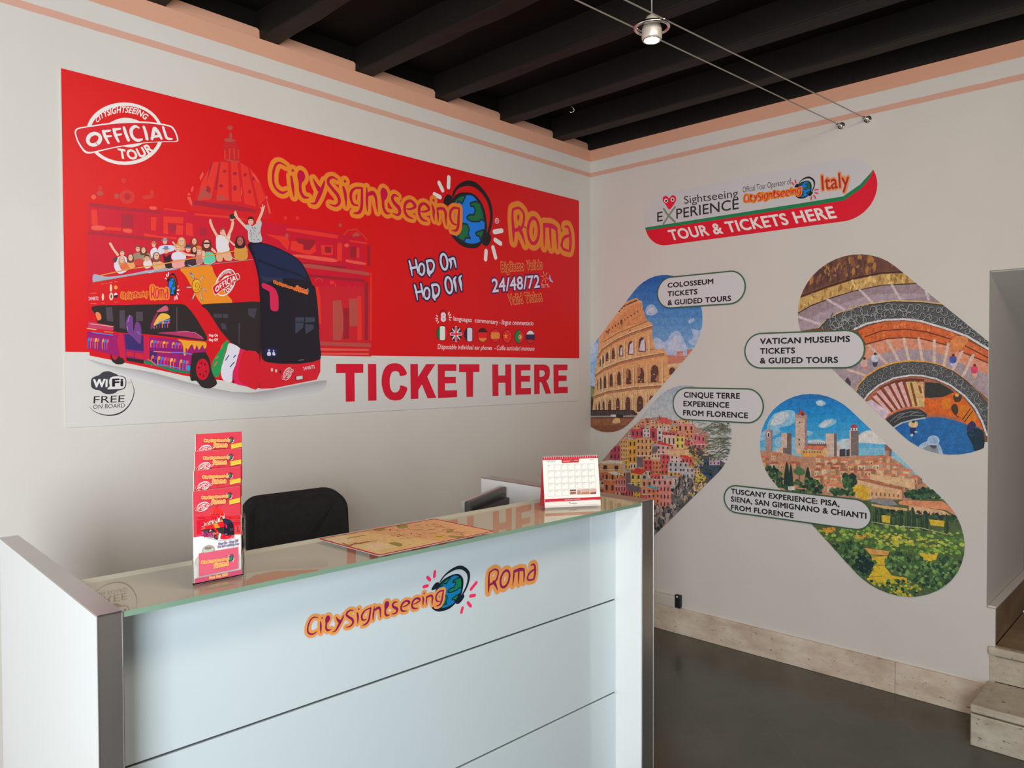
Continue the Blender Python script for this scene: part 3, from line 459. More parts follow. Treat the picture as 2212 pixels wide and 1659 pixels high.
'C|212 211 213|-15152 8213 426 -128 756 -136 911 -261 1104 -180 1709 236 47 -248 -878 -103 -828 -96 -1156 192 -1169 337 -577 194',
'C|204 202 205|-15152 8213 426 -128 756 -136 911 -261 1104 -180 1709 236 48 -194 -879 -106 -827 -97 -1157 189 -1169 334 -577 171',
'C|197 194 198|-15152 8213 426 -128 756 -136 911 -261 1104 -180 1709 236 48 -140 -878 -108 -828 -99 -1156 186 -1169 332 -578 148',
'C|189 185 190|-15152 8213 426 -128 756 -136 911 -261 1104 -180 1709 236 49 -97 -879 -109 -827 -101 -1157 184 -1169 330 -577 130',
'C|178 174 179|-15152 8213 426 -128 756 -136 911 -261 1104 -180 1709 236 49 -65 -879 -110 -827 -102 -1156 183 -1169 328 -578 116',
'P|221 24 37|-15105 9367 50 294 850 169 1080 254 1212 285 155 -375 202 -387 1252 -342 64 -962 -28 -322 -457 -146 -1016 -231 -422 68 -406 104 -770 104 -888 205 -877 188',
'P|223 26 37|-15055 9644 850 177 1080 263 1212 285 102 -379 48 -517 -1276 -127 -2006 -155',
'C|243 146 41|-13433 10021 189 58 423 80 76 -126 106 -188 124 -205 165 -227 -450 -44 -184 -29 -119 139 -116 229 -101 184',
'C|49 42 44|-15039 9186 533 53 577 48 512 37 125 -56 138 -158 126 -199 103 -177 25 -77 -27 -59 -207 14 -440 39 -480 42 -459 15 -178 30 -152 54 -107 66 -41 161',
'P|85 73 86|-14816 9181 109 6 19 -271 -110 7;-14575 9135 90 5 18 -358 -112 20;-14281 9127 127 0 -2 -176 -127 -6;-13517 9255 25 1 -6 -477 -25 -1',
'C|49 42 44|-12987 9341 651 74 614 57 37 -199 -13 -437 -29 -511 -170 27 -227 69 -193 96 -174 165 -142 164 -140 217 -125 173',
'P|72 68 83|-12758 9167 186 3 -8 -84 -165 -5;-12558 9171 117 -1 -1 -78 -119 -8;-12603 8973 101 -10 28 -126 -102 11;-11993 9314 199 11 -64 -220 -137 65;-12215 8989 37 1 -20 -456 -22 14',
'C|33 28 42|-11994 10677 202 83 302 -24 356 -92 354 -159 198 -232 152 -304 83 -100 67 -583 20 -534 19 -515 -363 -97 -466 -1 -447 39 -163 50 -29 383 -12 804 -37 599 -102 390',
'C|33 44 79|-11889 10669 204 64 305 -45 313 -98 252 -119 185 -223 45 -217 -350 13 -341 -39 -277 -115 -141 19 -62 286 -82 291',
'S|27 31 49|44 -11754 10375 481 -135 455 -82 234 -95',
'P|55 55 79|-11693 10040 196 -24 311 27 22 -121 -487 21',
'C|223 39 88|-11658 9885 180 -41 122 -72 52 -109 20 -96 -3 -227 -57 -48 -87 5 -52 65 -10 304 -38 61 -137 62',
'P|64 68 86|-10874 9178 217 10 -1 -104 -217 -9;-10623 9192 252 12 -2 -108 -251 -26;-10875 9060 200 8 -1 -106 -202 -159;-10624 9040 207 -7 17 -92 -218 -137',
'C|33 39 95|-11592 8459 239 4 -2 -163 -239 5',
'C|216 219 243|-11499 8423 -7 -14 -15 -7 -16 6 -6 15 6 14 16 7 16 -6;-11556 8386 69 1 4 -74 -79 -1;-11397 8418 -5 -13 -11 -5 -11 5 -5 12 5 13 11 5 12 -5;-11432 8388 35 3 27 -69 -57 -8 -19 36',
'P|223 31 49|-11711 8311 30 -80 62 -51 143 -36 209 -14 497 1 345 47 185 63 -3 -287 -99 -186 -432 -70 -660 -108 -316 -1 -12 372',
'S|44 28 32|21 -11717 8981 -18 -656 -31 -713;20 -12360 8559 -7 -595 34 -241',
'C|40 158 88|-12492 8612 58 -27 -60 -170 -60 -169 -60 -239 -60 -153 -113 43 -19 208 80 167 117 169 29 71',
'C|230 229 243|-12419 8564 235 -108 -46 -136 -62 -214 -61 -142 -32 -226 -174 44 -56 183 61 239 75 211',
'C|232 35 95|-12184 8446 135 -38 291 -83 -16 -713 -283 34 -254 76 -34 242 68 156 62 214',
'C|223 31 49|-12109 8392 351 -74 -16 -706 -283 49 -179 160 34 285',
'S|44 68 141|20 -12511 8204 74 99;20 -12334 8262 44 43;20 -12410 8063 89 99',
'S|238 102 72|23 -12712 8244 43 29;23 -12756 8077 57 84;23 -12609 8441 37 85',
'C|49 42 44|-14771 8452 23 95 45 66 55 -16 32 -70 31 -178 65 -143 24 -48 -47 -42 -90 -4 -76 45 -32 71 -10 83',
'C|206 33 60|-14604 8342 -5 -49 -11 -44 -18 -33 -21 -17 -22 0 -21 17 -17 32 -10 43 -3 50 4 49 12 44 17 32 21 18 23 0 20 -16 17 -33 11 -43',
'C|49 42 44|-13256 8087 35 192 71 115 91 34 116 -56 90 -155 50 -260 91 -183 -1 -79 -133 -75 -171 29 -114 131 -115 14',
'C|212 24 53|-12862 8010 -7 -69 -21 -61 -31 -48 -38 -31 -43 -10 -42 11 -37 32 -30 48 -18 61 -6 67 7 68 20 60 31 49 38 31 42 11 43 -10 37 -31 30 -49 19 -61',
'C|66 19 30|-12909 7970 -8 -18 -16 0 -8 18 8 18 16 0;-12964 7879 -8 -18 -16 1 -8 17 8 18 16 0;-13037 7909 -8 -17 -15 0 -8 18 8 17 16 0;-13059 8045 -8 -18 -15 0 -8 18 8 18 16 -1;-13006 8139 -8 -18 -16 0 -7 18 8 18 15 0;-12933 8115 -8 -18 -15 0 -8 18 8 18 16 0',
'P|163 31 113|-15143 8711 451 -56 179 41 365 -37 105 -9 1129 -84 -3 -194 -297 -30 -43 -382 -639 164 -235 60 -344 46 -287 69 -375 111',
'P|212 35 72|-14580 8706 55 2 50 -490 -100 23 -52 321;-14148 8659 105 3 -6 -465 -93 11',
'P|64 46 113|-14491 8685 343 -14 2 -304 -326 31;-14038 8111 142 -24 3 271 -142 23',
'C|243 160 59|-14021 8446 2 103 21 36 32 -9 -9 -39 -29 -7 -2 -84',
'C|77 124 234|-13964 8441 3 103 21 37 32 -10 -10 -39 -29 -7 -2 -84',
'C|228 91 130|-13906 8436 2 104 21 36 33 -9 -10 -39 -29 -7 -2 -84',
'C|212 68 95|-13848 8432 2 104 21 36 33 -9 -10 -39 -29 -8 -2 -84',
'C|243 189 88|-13790 8427 2 104 22 37 33 -9 -10 -40 -30 -7 -2 -85',
'C|243 109 83|-13732 8422 3 105 21 36 33 -9 -10 -39 -29 -7 -2 -85',
'C|120 46 164|-13673 8418 3 104 22 37 33 -9 -10 -40 -30 -7 -2 -85',
'C|243 160 59|-13613 8413 2 105 22 37 33 -10 -10 -39 -30 -7 -2 -86',
'C|77 124 234|-13554 8408 3 105 22 37 33 -9 -10 -40 -30 -7 -2 -86',
'C|228 91 130|-13494 8403 3 106 22 37 33 -9 -10 -40 -30 -8 -2 -86',
'C|212 68 95|-13434 8398 3 106 22 37 34 -9 -10 -40 -31 -7 -2 -86',
'C|243 189 88|-13373 8393 2 107 23 37 34 -9 -10 -41 -31 -7 -2 -86',
'C|243 109 83|-13312 8388 2 107 23 37 34 -9 -10 -40 -31 -8 -2 -86',
'C|243 109 83|-14014 8094 3 148 22 46 33 -9 -10 -55 -30 -10 -2 -120',
'C|120 46 164|-13955 8085 3 148 22 47 34 -10 -11 -55 -29 -10 -3 -120',
'C|243 160 59|-13895 8076 3 148 22 47 33 -9 -10 -56 -30 -10 -3 -120',
'C|77 124 234|-13835 8067 3 148 22 48 34 -10 -11 -56 -30 -10 -3 -120',
'C|228 91 130|-13775 8057 3 149 22 48 34 -10 -10 -56 -31 -10 -3 -121',
'C|212 68 95|-13715 8048 3 149 23 48 34 -10 -11 -56 -30 -10 -3 -121',
'C|243 189 88|-13654 8038 3 150 23 48 34 -10 -10 -56 -31 -10 -3 -122',
'C|243 109 83|-13593 8029 3 150 23 48 35 -10 -11 -56 -31 -10 -3 -122',
'C|120 46 164|-13531 8019 3 151 23 48 35 -10 -11 -56 -31 -10 -3 -123',
'C|243 160 59|-13469 8010 3 151 23 48 35 -10 -11 -57 -31 -9 -3 -123',
'C|77 124 234|-13407 8000 3 152 23 48 36 -10 -11 -57 -32 -10 -3 -123',
'C|228 91 130|-13344 7990 3 153 23 48 36 -10 -11 -57 -32 -10 -3 -124',
'C|212 68 95|-14005 8812 2 89 19 32 28 -8 -8 -34 -26 -6 -2 -72',
'C|243 189 88|-13954 8818 2 88 19 33 28 -9 -8 -33 -26 -7 -2 -72',
'C|243 109 83|-13903 8823 2 89 19 33 29 -9 -9 -34 -26 -6 -2 -72',
'C|120 46 164|-13852 8829 2 89 19 32 29 -8 -9 -34 -25 -7 -2 -72',
'C|243 160 59|-13800 8834 2 89 19 33 29 -8 -9 -34 -26 -7 -2 -73',
'C|77 124 234|-13748 8839 2 90 19 33 29 -9 -9 -34 -26 -6 -2 -73',
'C|228 91 130|-13696 8845 2 90 19 33 29 -9 -9 -34 -26 -7 -2 -73',
'C|77 124 234|-15136 8420 3 139 15 44 22 -8 -7 -53 -20 -9 -2 -113',
'C|228 91 130|-15096 8417 3 139 15 45 22 -9 -7 -52 -20 -10 -2 -113',
'C|212 68 95|-15056 8414 3 139 15 45 22 -9 -7 -52 -20 -10 -2 -113',
'C|243 189 88|-15016 8411 3 139 15 45 23 -9 -8 -52 -20 -10 -2 -113',
'C|243 109 83|-14975 8407 2 141 15 44 23 -8 -7 -53 -21 -9 -2 -114',
'C|120 46 164|-14935 8404 3 141 15 45 23 -9 -8 -53 -20 -9 -2 -115',
'C|243 160 59|-14894 8401 2 141 16 45 22 -9 -7 -53 -20 -9 -3 -115',
'C|77 124 234|-14853 8398 2 141 16 45 22 -9 -7 -53 -20 -9 -3 -115',
'C|228 91 130|-14812 8394 2 142 16 45 23 -9 -8 -53 -20 -9 -3 -115',
'C|243 168 51|-13500 8615 175 -20 203 -8 195 -21 5 -103 -46 -27 -25 77 -79 -105 -38 102 -52 -103 -50 114 -78 -103 -50 24 -2 -139 -37 -1 -11 165 -36 87',
'P|139 28 130|-14034 8442 631 -14 -1 -56 -631 9;-15133 8712 441 -39 0 -41 -430 45',
'S|65 145 243|18 -13639 8349 235 1 177 -33;16 -15059 8702 193 -23 163 -18;17 -13944 8117 241 -30 245 -57',
'S|243 154 92|15 -13964 8363 325 -14;13 -15132 8764 138 -10;14 -14844 8721 142 -7',
'C|243 191 83|-13933 8949 109 159 133 0 48 -72 -170 -82 -121 -79',
'C|163 46 95|-14017 8835 61 186 61 102 24 1 -86 -226 -37 -99',
'C|206 102 130|-13895 9141 73 72 97 61 48 -41 -13 -62',
'S|66 68 164|19 -13994 8811 156 129 195 77',
'S|109 180 234|15 -13886 8907 121 61 122 28',
'C|184 57 106|-13888 8729 315 35 250 21 229 -56 128 -100 -232 20 -314 41',
'S|243 134 163|10 -13499 8754 176 24 190 -25 129 -86',
'P|206 68 106|-15120 8897 430 -64 -1 -83 -441 19',
'S|243 200 175|10 -15142 8775 158 -23;10 -15078 8859 388 -38',
'C|120 68 141|-14466 8926 59 122 67 -45 8 -265 49 195 91 -93 -16 -328 -125 106 -112 117',
'S|184 169 234|9 -14396 9049 -36 -122;9 -14444 8831 5 -60;9 -14263 8741 46 -47',
'C|243 134 83|-14995 9066 69 3 31 -103 -65 -38',
'P|27 135 95|-14143 8196 153 -36 94 -61 639 -139 -1 -38 -324 40 -362 125 -200 36',
'P|44 42 44|-14474 8242 320 -46 -1 -73 -309 59',
'P|212 42 60|-14462 8362 125 -16 -1 -91 -125 23;-14308 8334 161 -22 -1 -104 -162 36',
'S|243 102 83|22 -14078 8209 76 -36 76 -74',
'C|44 158 211|-13319 8087 57 0 -1 -102 -63 20',
'T|243 239 239|Hop On|0.03|0|-12858 8687 184 5 -183 50',
'T|243 239 239|Hop Off|0.03|0|-12859 8593 184 5 -183 51',
'C|243 210 185|-14704 9548 -5 -42 -10 -27 -12 -1 -10 25 -3 42 5 42 10 26 12 1 9 -25;-14846 9367 -5 -40 -10 -26 -12 0 -9 24 -3 39 4 40 10 26 12 1 10 -24;-14685 9389 -8 -43 -18 -28 -21 -1 -18 25 -6 43 8 43 17 28 22 2 17 -26',
'C|243 160 68|-14606 9565 -6 -23 -17 -15 -21 -2 -16 13 -6 22 6 22 17 15 21 2 16 -13',
'C|44 35 72|-14710 9388 -3 -25 -8 -11 -8 9 -3 25 4 26 8 11 7 -10;-14676 9408 61 22 -1 -60 -50 3',
'C|243 239 239|-14676 9414 33 49 33 -35',
'S|243 135 118|8 -14888 9604 39 9;8 -14823 9621 41 11;8 -14753 9642 55 14;8 -14661 9663 53 14;8 -14884 9257 43 -2;8 -14666 9284 55 1;8 -15079 9421 102 9;8 -15073 9236 96 0',
'T|238 213 222|24/48/72|0.02|0|-15109 9289 165 15 -164 48',
'S|40 124 211|39 -13219 9953 61 -84',
'S|66 124 187|30 -13051 9811 83 104;30 -13308 9664 96 12;30 -12992 9666 73 -40;30 -13139 9558 -54 -122;30 -13026 9559 25 -131',
'S|243 201 106|18 -13202 9924 41 -51;18 -13051 9811 77 96;18 -13294 9665 82 8;18 -12986 9663 55 -29;18 -13139 9558 -46 -107;18 -13026 9559 19 -111',
'C|163 68 49|-13012 9717 -7 -51 -17 -45 -26 -35 -32 -20 -33 -2 -31 15 -25 31 -16 43 -5 49 6 50 17 45 26 35 31 20 34 3 31 -15 25 -31 16 -43',
'C|243 180 45|-13017 9716 -6 -45 -15 -41 -24 -31 -29 -18 -30 -2 -28 14 -23 27 -14 39 -5 44 6 45 15 41 24 31 28 18 30 2 29 -13 23 -28 14 -38',
'S|163 80 37|12 -13094 9710 3 -5 -2 -10 -6 -8 -10 -4 -11 5 -8 14 -2 21 7 22 15 17 21 6 21 -10 15 -25 5 -35 -10 -38 -23 -29 -32 -12 -32 11',
'C|174 178 199|-15035 9648 14 123 87 1 176 -19 391 90 407 122 424 69 -1 -37 -830 -189 -581 -153',
'C|223 224 241|-14666 9954 41 142 78 64 105 -17 23 -221 -158 -98',
'S|243 190 163|45 -14724 10375 50 -91 76 -102',
'C|243 190 163|-14478 10223 -8 -36 -20 -23 -24 -3 -19 19 -7 34 8 36 20 23 24 3 19 -19',
'C|131 91 72|-14557 10219 5 48 36 22 35 -14 4 -47 -18 26 -44 -5',
'S|131 84 69|9 -14539 10226 13 1;9 -14508 10229 13 1',
'S|206 109 99|7 -14529 10191 23 3',
'C|77 73 76|-14677 10077 40 59 38 -23 -40 -87',
'C|163 135 118|-14322 10212 94 52 80 -19 26 -153 -175 -18',
'C|243 190 163|-14196 10338 -8 -34 -19 -23 -23 -2 -19 18 -7 33 8 33 19 23 23 3 19 -19',
'C|120 91 72|-14273 10334 5 45 35 23 34 -15 4 -44 -17 25 -43 -5',
'S|131 84 69|9 -14255 10340 13 2;9 -14225 10344 13 1',
'S|206 109 99|7 -14245 10308 21 2',
'C|163 146 118|-14202 10225 109 40 95 -18 -15 -145 -177 -17',
'C|98 68 49|-14186 10225 0 100 30 50 53 6 29 -44 -5 -96',
'C|243 190 163|-14092 10322 -8 -35 -19 -22 -24 -3 -19 19 -7 32 8 34 20 23 23 2 19 -18',
'S|131 84 69|9 -14152 10324 13 1;9 -14122 10327 14 2',
'S|206 109 99|7 -14142 10291 22 2',
'C|230 231 241|-13996 10332 97 68 26 -111 -70 -122 -48 52',
'C|243 190 163|-13901 10455 -7 -33 -18 -22 -23 -2 -18 17 -7 31 8 32 18 22 23 3 18 -18',
'C|206 124 95|-14011 10463 41 18 5 30 58 7 4 -29 41 -8 -75 -14',
'S|131 84 69|8 -13958 10456 13 2;8 -13929 10460 13 1',
'S|206 109 99|7 -13948 10425 21 3',
'C|223 224 243|-13843 10407 113 56 185 7 -2 -88 -200 -80 -126 -42',
'C|243 190 163|-13683 10541 -8 -35 -20 -24 -24 -2 -20 18 -7 33 8 35 20 23 25 3 19 -18',
'C|163 158 164|-13803 10549 45 20 5 32 63 8 4 -32 45 -8 -81 -15',
'S|131 84 69|9 -13745 10542 14 2;9 -13713 10546 13 2',
'S|206 109 99|7 -13734 10509 23 3',
'C|217 158 95|-13474 10455 -1 128 41 67 70 8 41 -56 -8 -125',
'C|243 190 163|-13348 10581 -11 -45 -26 -29 -31 -4 -26 24 -9 42 10 44 26 30 32 3 25 -23',
'S|131 84 69|12 -13429 10583 18 2;12 -13388 10588 18 2',
'S|206 109 99|9 -13415 10541 30 3',
'C|238 169 130|-13474 10449 117 28 14 -72 -131 -15',
'S|243 190 163|35 -13566 10540 49 -67',
'C|238 135 60|-13180 10497 90 40 120 -45 -31 -109 -165 27',
'C|141 68 49|-13206 10502 -1 111 36 57 61 8 35 -49 -6 -107',
'C|243 190 163|-13097 10611 -9 -38 -22 -26 -28 -3 -22 20 -8 36 9 38 22 26 28 3 22 -20',
'S|131 84 69|10 -13167 10613 15 2;10 -13131 10617 15 2',
'S|206 109 99|8 -13155 10576 26 3',
'C|234 113 72|-14574 10046 105 25 77 -104 -80 -78 -78 35',
'C|206 146 106|-14581 10003 -1 97 30 50 50 5 29 -44 -6 -94',
'C|243 190 163|-14491 10096 -8 -33 -18 -22 -23 -3 -18 19 -7 32 8 33 18 22 23 3 18 -19',
'S|131 84 69|9 -14549 10099 13 2;9 -14519 10102 12 2',
'S|206 109 99|7 -14539 10067 21 2',
'C|243 168 106|-14430 10061 106 52 66 -77 -108 -109',
'C|120 68 60|-14427 10055 -1 104 32 53 54 6 31 -47 -5 -101',
'C|243 190 163|-14330 10155 -8 -36 -20 -24 -25 -2 -19 19 -7 35 8 35 20 24 24 3 20 -20',
'S|131 84 69|9 -14392 10158 14 1;9 -14360 10161 13 2',
'S|206 109 99|7 -14381 10123 22 3',
'C|217 68 60|-14297 10116 135 28 39 -109 -162 -30',
'C|234 224 222|-14136 10090 123 55 40 -110 -124 -69',
'C|243 190 163|-14024 10173 -9 -41 -23 -27 -29 -3 -22 22 -8 39 9 41 23 27 28 3 23 -23',
'C|109 57 49|-14116 10168 6 55 41 26 42 -17 4 -54 -20 30 -52 -5',
'S|131 84 69|11 -14095 10176 15 2;11 -14059 10180 15 1',
'S|206 109 99|9 -14083 10137 26 2',
'C|232 180 130|-13958 10108 139 28 112 -75 -29 -46 -196 -47',
'C|131 80 72|-13957 10119 -1 119 37 62 64 7 36 -54 -7 -115',
'C|243 190 163|-13843 10234 -10 -41 -23 -27 -29 -3 -23 22 -8 40 9 40 23 28 29 3 23 -22',
'S|131 84 69|11 -13916 10238 16 1;11 -13879 10241 16 2',
'S|206 109 99|9 -13904 10198 27 3',
'C|55 35 44|-13761 10286 56 -51 86 67 -1 -102 26 -157 -114 -26 -40 170',
'C|243 190 163|-13658 10370 -10 -39 -22 -27 -28 -3 -22 22 -8 37 9 39 22 26 28 3 22 -21',
'C|120 135 176|-13794 10381 50 21 6 37 71 8 5 -36 51 -10 -92 -15',
'S|131 84 69|10 -13729 10372 16 2;10 -13693 10376 15 2',
'S|206 109 99|8 -13717 10335 26 3',
'C|232 225 243|-13590 10305 101 55 145 1 13 -146 -247 -25',
'C|243 168 163|-13578 10175 232 39 -1 -133 -218 -50',
'C|243 190 163|-13428 10440 -10 -47 -27 -31 -34 -3 -26 25 -9 43 10 47 27 31 33 3 27 -24',
'C|228 158 83|-13536 10433 7 62 49 31 48 -19 6 -61 -24 34 -61 -7',
'S|131 84 69|12 -13511 10442 18 2;12 -13469 10447 18 2',
'S|206 109 99|10 -13497 10398 31 3',
'C|66 51 62|-13331 10200 208 51 13 -132 -208 -35',
'C|243 190 163|-13220 10448 -10 -42 -25 -28 -31 -4 -24 23 -9 40 10 42 25 29 31 3 24 -22',
'C|66 68 99|-13370 10459 56 24 6 39 79 10 5 -39 56 -11 -101 -17',
'S|131 84 69|11 -13297 10451 16 2;11 -13258 10455 17 2',
'S|206 109 99|9 -13284 10410 28 3',
'S|243 190 163|44 -13388 10356 88 -35 148 1',
'C|77 46 44|-13200 10351 -1 98 31 50 54 6 31 -43 -5 -94',
'C|243 190 163|-13104 10447 -8 -34 -20 -23 -24 -2 -20 18 -7 32 8 33 20 23 24 3 20 -18',
'S|131 84 69|9 -13166 10449 14 1;9 -13134 10452 13 2',
'S|206 109 99|7 -13155 10416 22 3',
'C|206 135 130|-13107 10357 121 28 28 -177 -137 -73',
'C|243 190 163|-12999 10414 -9 -41 -24 -27 -30 -3 -23 22 -9 38 9 40 25 28 29 3 24 -22',
'C|206 124 95|-13095 10408 6 55 44 26 43 -17 5 -53 -22 30 -54 -6',
'S|131 84 69|11 -13073 10416 16 2;11 -13035 10420 16 2',
'S|206 109 99|9 -13060 10377 27 3',
'C|105 213 176|-12956 10373 107 57 108 -33 29 -164 -231 -53',
'S|243 190 163|55 -12786 10497 69 -52;54 -12955 10448 -10 -150',
'C|105 51 49|-12979 10442 -2 151 50 79 85 10 48 -67 -8 -147',
'C|243 190 163|-12828 10591 -12 -53 -32 -35 -38 -4 -30 28 -11 49 12 52 31 35 38 5 31 -28',
'S|131 84 69|14 -12925 10593 21 2;14 -12875 10599 21 2',
'S|206 109 99|11 -12908 10543 35 4',
'S|44 24 32|31 -12935 10593 95 11',
'C|238 180 141|-12662 10481 237 42 77 -207 -144 -30 -54 71 -25 -95 -110 4',
'C|234 231 234|-12690 10751 63 53 157 -11 96 59 -50 -222 15 -121 -254 -58',
'S|243 190 163|58 -12803 11038 37 -100 92 -155;60 -12323 11105 -25 -127 -74 -163',
'C|243 190 163|-12783 11056 -8 -44 -17 -20 -17 16 -7 41 8 44 17 20 17 -15;-12289 11194 -15 -46 -34 -23 -34 14 -14 41 15 46 34 23 34 -13',
'C|55 51 55|-12393 11248 89 29 31 -73 -97 -37',
'C|243 190 163|-12492 10875 -12 -47 -28 -31 -34 -4 -28 24 -10 43 12 47 28 31 34 4 27 -24',
'C|163 91 60|-12605 10866 7 62 51 31 50 -18 6 -60 -25 33 -63 -8',
'S|131 84 69|12 -12580 10876 19 2;13 -12535 10881 19 3',
'S|206 109 99|10 -12564 10832 31 4',
'S|243 190 163|41 -12532 10908 62 -145 174 -133',
'C|223 158 72|-12290 10584 114 60 147 -14 14 -265 -262 -27',
'C|66 35 42|-12266 10577 -2 163 55 85 94 12 55 -72 -10 -158',
'C|184 113 95|-12098 10739 -14 -57 -35 -38 -42 -5 -34 30 -13 53 14 56 35 38 42 6 35 -30',
'S|131 84 69|15 -12206 10741 23 2;15 -12151 10747 23 3',
'S|206 109 99|12 -12187 10687 39 5',
'C|202 202 206|-12073 11077 116 31 67 -22 101 77 86 75 33 -75 -36 -163 32 -218 -287 -35 -31 216 -65 54',
'S|243 190 163|58 -12266 11313 31 -88 113 -108 65 -54;59 -11632 11518 -35 -117 -53 -118 -52 -102',
'S|243 190 163|22 -12269 11313 -22 -65;22 -12262 11352 5 -68;23 -11648 11579 16 -77;23 -11692 11509 51 -32;23 -11597 11563 -27 -68',
'C|243 190 163|-11861 11192 -12 -50 -32 -34 -38 -6 -30 26 -11 47 12 50 31 34 38 5 31 -25',
'C|66 42 37|-11986 11181 8 67 56 34 56 -18 7 -65 -28 35 -70 -9',
'S|131 84 69|14 -11958 11192 21 3;14 -11909 11199 22 2',
'S|206 109 99|11 -11941 11145 35 4',
'S|120 117 123|15 -11763 10946 10 -15;15 -11941 10995 10 -15;15 -11736 10812 10 -14;15 -11916 10892 9 -14;15 -11918 10808 10 -14;15 -11818 11054 10 -14;15 -11777 10811 10 -15;15 -11893 11058 10 -15;15 -11919 10902 10 -14;15 -11859 11011 10 -15;15 -11832 10991 10 -15;15 -11862 10934 10 -15;15 -11858 10812 10 -15;15 -11911 10942 10 -15;15 -11949 10928 10 -14;15 -11732 10973 10 -14;15 -11884 11051 10 -14;15 -11843 11055 10 -14;15 -11931 10855 10 -14;15 -11806 10887 10 -14;15 -11749 10830 10 -14;15 -11934 10973 10 -15',
'S|232 158 72|20 -14909 9761 281 93 262 87 407 95 569 166 602 167 491 137;23 -12297 10506 295 64',
'S|163 158 153|12 -15036 9628 669 180 830 211 747 161 902 191',
'S|217 213 211|11 -14098 9910 82 -22 84 58;12 -13708 10010 71 -22 86 44;12 -13273 10118 88 -21 151 59;12 -12943 10180 122 -3 109 71;13 -12428 10323 81 39 80 -30',
'C|223 198 187|-11437 7996 -8 -29 -21 -12 -20 12 -8 30 9 29 20 12 20 -12;-11340 7974 -8 -30 -19 -12 -18 13 -7 29 8 29 18 12 18 -12',
'C|87 35 44|-11243 7951 -7 -25 -16 -11 -16 11 -7 25 7 25 16 11 16 -11',
'T|243 202 211|24/48/72|0.02|0|-10690 7979 298 53 -314 23',
'P|44 35 42|-10891 7851 187 21 2 -91 -183 -28',
'P|223 224 229|-10874 7845 159 18 3 -75 -159 -22',
'S|120 124 134|15 -10820 8211 140 13',],
'map': [
'P|243 209 143|3055 1499 84 -1383 2025 8 -60 1342',
'P|238 188 136|4013 1580 1037 -183 54 -1190 -915 -49 -236 678 -158 547',
'P|243 222 173|3103 1489 365 59 -82 -451 -289 -141;3168 748 383 5 33 -517 -374 -53',
'P|236 210 136|3248 338 346 -11 -18 -103 -340 -3',
'C|158 155 76|3609 589 113 -40 -30 -182 -98 -40;4507 364 138 -214 -138 -14 -52 126;3963 1504 159 -33 -49 -118 -140 15;4649 618 126 -3 -55 -107 -117 -5;4375 1479 167 11 -119 -231 -145 16',
'C|232 199 76|4359 510 96 -94 -85 -144 -110 34',
'S|217 155 100|18 4012 621 -57 22;19 4065 1345 119 -25;19 4570 858 10 7;18 4013 753 -15 95;19 3993 1359 -40 -49;20 4406 1324 -75 -43;18 3942 1007 -18 -7;18 4194 803 -1 -21;19 4797 609 17 116;19 4875 670 -81 -22;19 4423 645 93 -22;18 4160 628 -63 13;18 3958 926 -3 -93;19 4763 711 15 96;19 4438 870 -90 1;19 4359 707 5 77;19 3965 1290 -10 46;18 4192 656 105 -8;19 4408 1264 -15 -98;18 4039 805 38 99;20 4735 903 -24 58;19 4167 1115 17 21;20 4569 1045 6 125;19 4011 1076 -36 -26;19 4355 702 132 -4;19 4025 1483 -9 6;20 4710 905 145 9;20 4855 990 132 19;19 4803 417 77 -81;18 3963 639 49 66;19 4520 841 53 57;19 4010 1013 48 63;18 4285 720 49 -25;19 4346 1078 10 87;20 4478 1294 25 -65;20 4681 1292 5 32',
'S|185 122 88|18 3883 683 49 -35;20 4720 1068 -26 37;19 4614 633 -67 53;19 4751 461 21 -128;19 4191 1227 -29 -80;18 4155 567 62 -50;18 4401 422 77 -11;20 4871 999 -59 -52;20 4832 887 -28 14;19 4703 548 52 -94;19 4707 630 5 31;19 4393 872 91 -13;18 3918 902 -9 43;18 3940 792 5 61;19 4722 731 -61 -25;19 4364 1069 50 -111;20 4748 999 51 -60;19 4795 844 22 -85;18 4254 810 1 -110;19 4749 417 -48 35;20 4737 1190 -33 -53;18 4689 304 -53 42;19 4736 564 45 93;19 4725 354 53 -3;19 4647 440 36 -45;19 4289 1178 15 48',
'S|148 100 63|20 4554 1250 67 -7;19 4138 1299 7 28;20 4837 1126 1 75;18 4019 833 7 120;18 4397 651 55 -54;18 4130 640 50 -29;18 4346 473 37 -128;19 4090 1244 39 66;20 4829 1175 64 -71;19 4555 913 70 -73;18 4681 311 -12 -92;19 4442 1023 63 -53;19 4168 828 52 58;19 4759 717 80 -72',
'S|158 111 76|23 3352 1242 112 2 187 6;22 3149 1043 -30 -246 156 123 39 -110;22 3234 855 155 -13 189 -8;22 3141 877 324 -3',
'S|217 34 56|32 3055 1499 79 -1391 2030 16 -60 1342 -2049 33',],
'calendar_page': [
'P|194 33 58|0 1761 2060 -2 -1 -81 -702 -7 -30 -130 -624 -3 -5 116 -697 4',
'T|178 176 180|1|0|0|201 1430 37 0 -35 47',
'T|178 176 180|2|0|0|449 1430 37 0 -34 47',
'T|178 176 180|3|0|0|699 1430 37 0 -34 47',
'T|178 176 180|4|0|0|949 1430 37 0 -34 47',
'T|178 176 180|5|0|0|1200 1430 38 0 -35 47',
'T|178 176 180|6|0|0|1452 1430 38 0 -35 47',
'T|178 176 180|7|0|0|1705 1429 38 1 -35 47',
'T|178 176 180|8|0|0|196 1204 37 0 -35 46',
'T|178 176 180|9|0|0|445 1204 37 0 -34 47',
'T|178 176 180|10|0|0|695 1204 74 0 -71 47',
'T|178 176 180|11|0|0|946 1205 74 -1 -71 47',
'T|178 176 180|12|0|0|1197 1205 75 -1 -72 47',
'T|178 176 180|13|0|0|1450 1205 74 -1 -71 48',
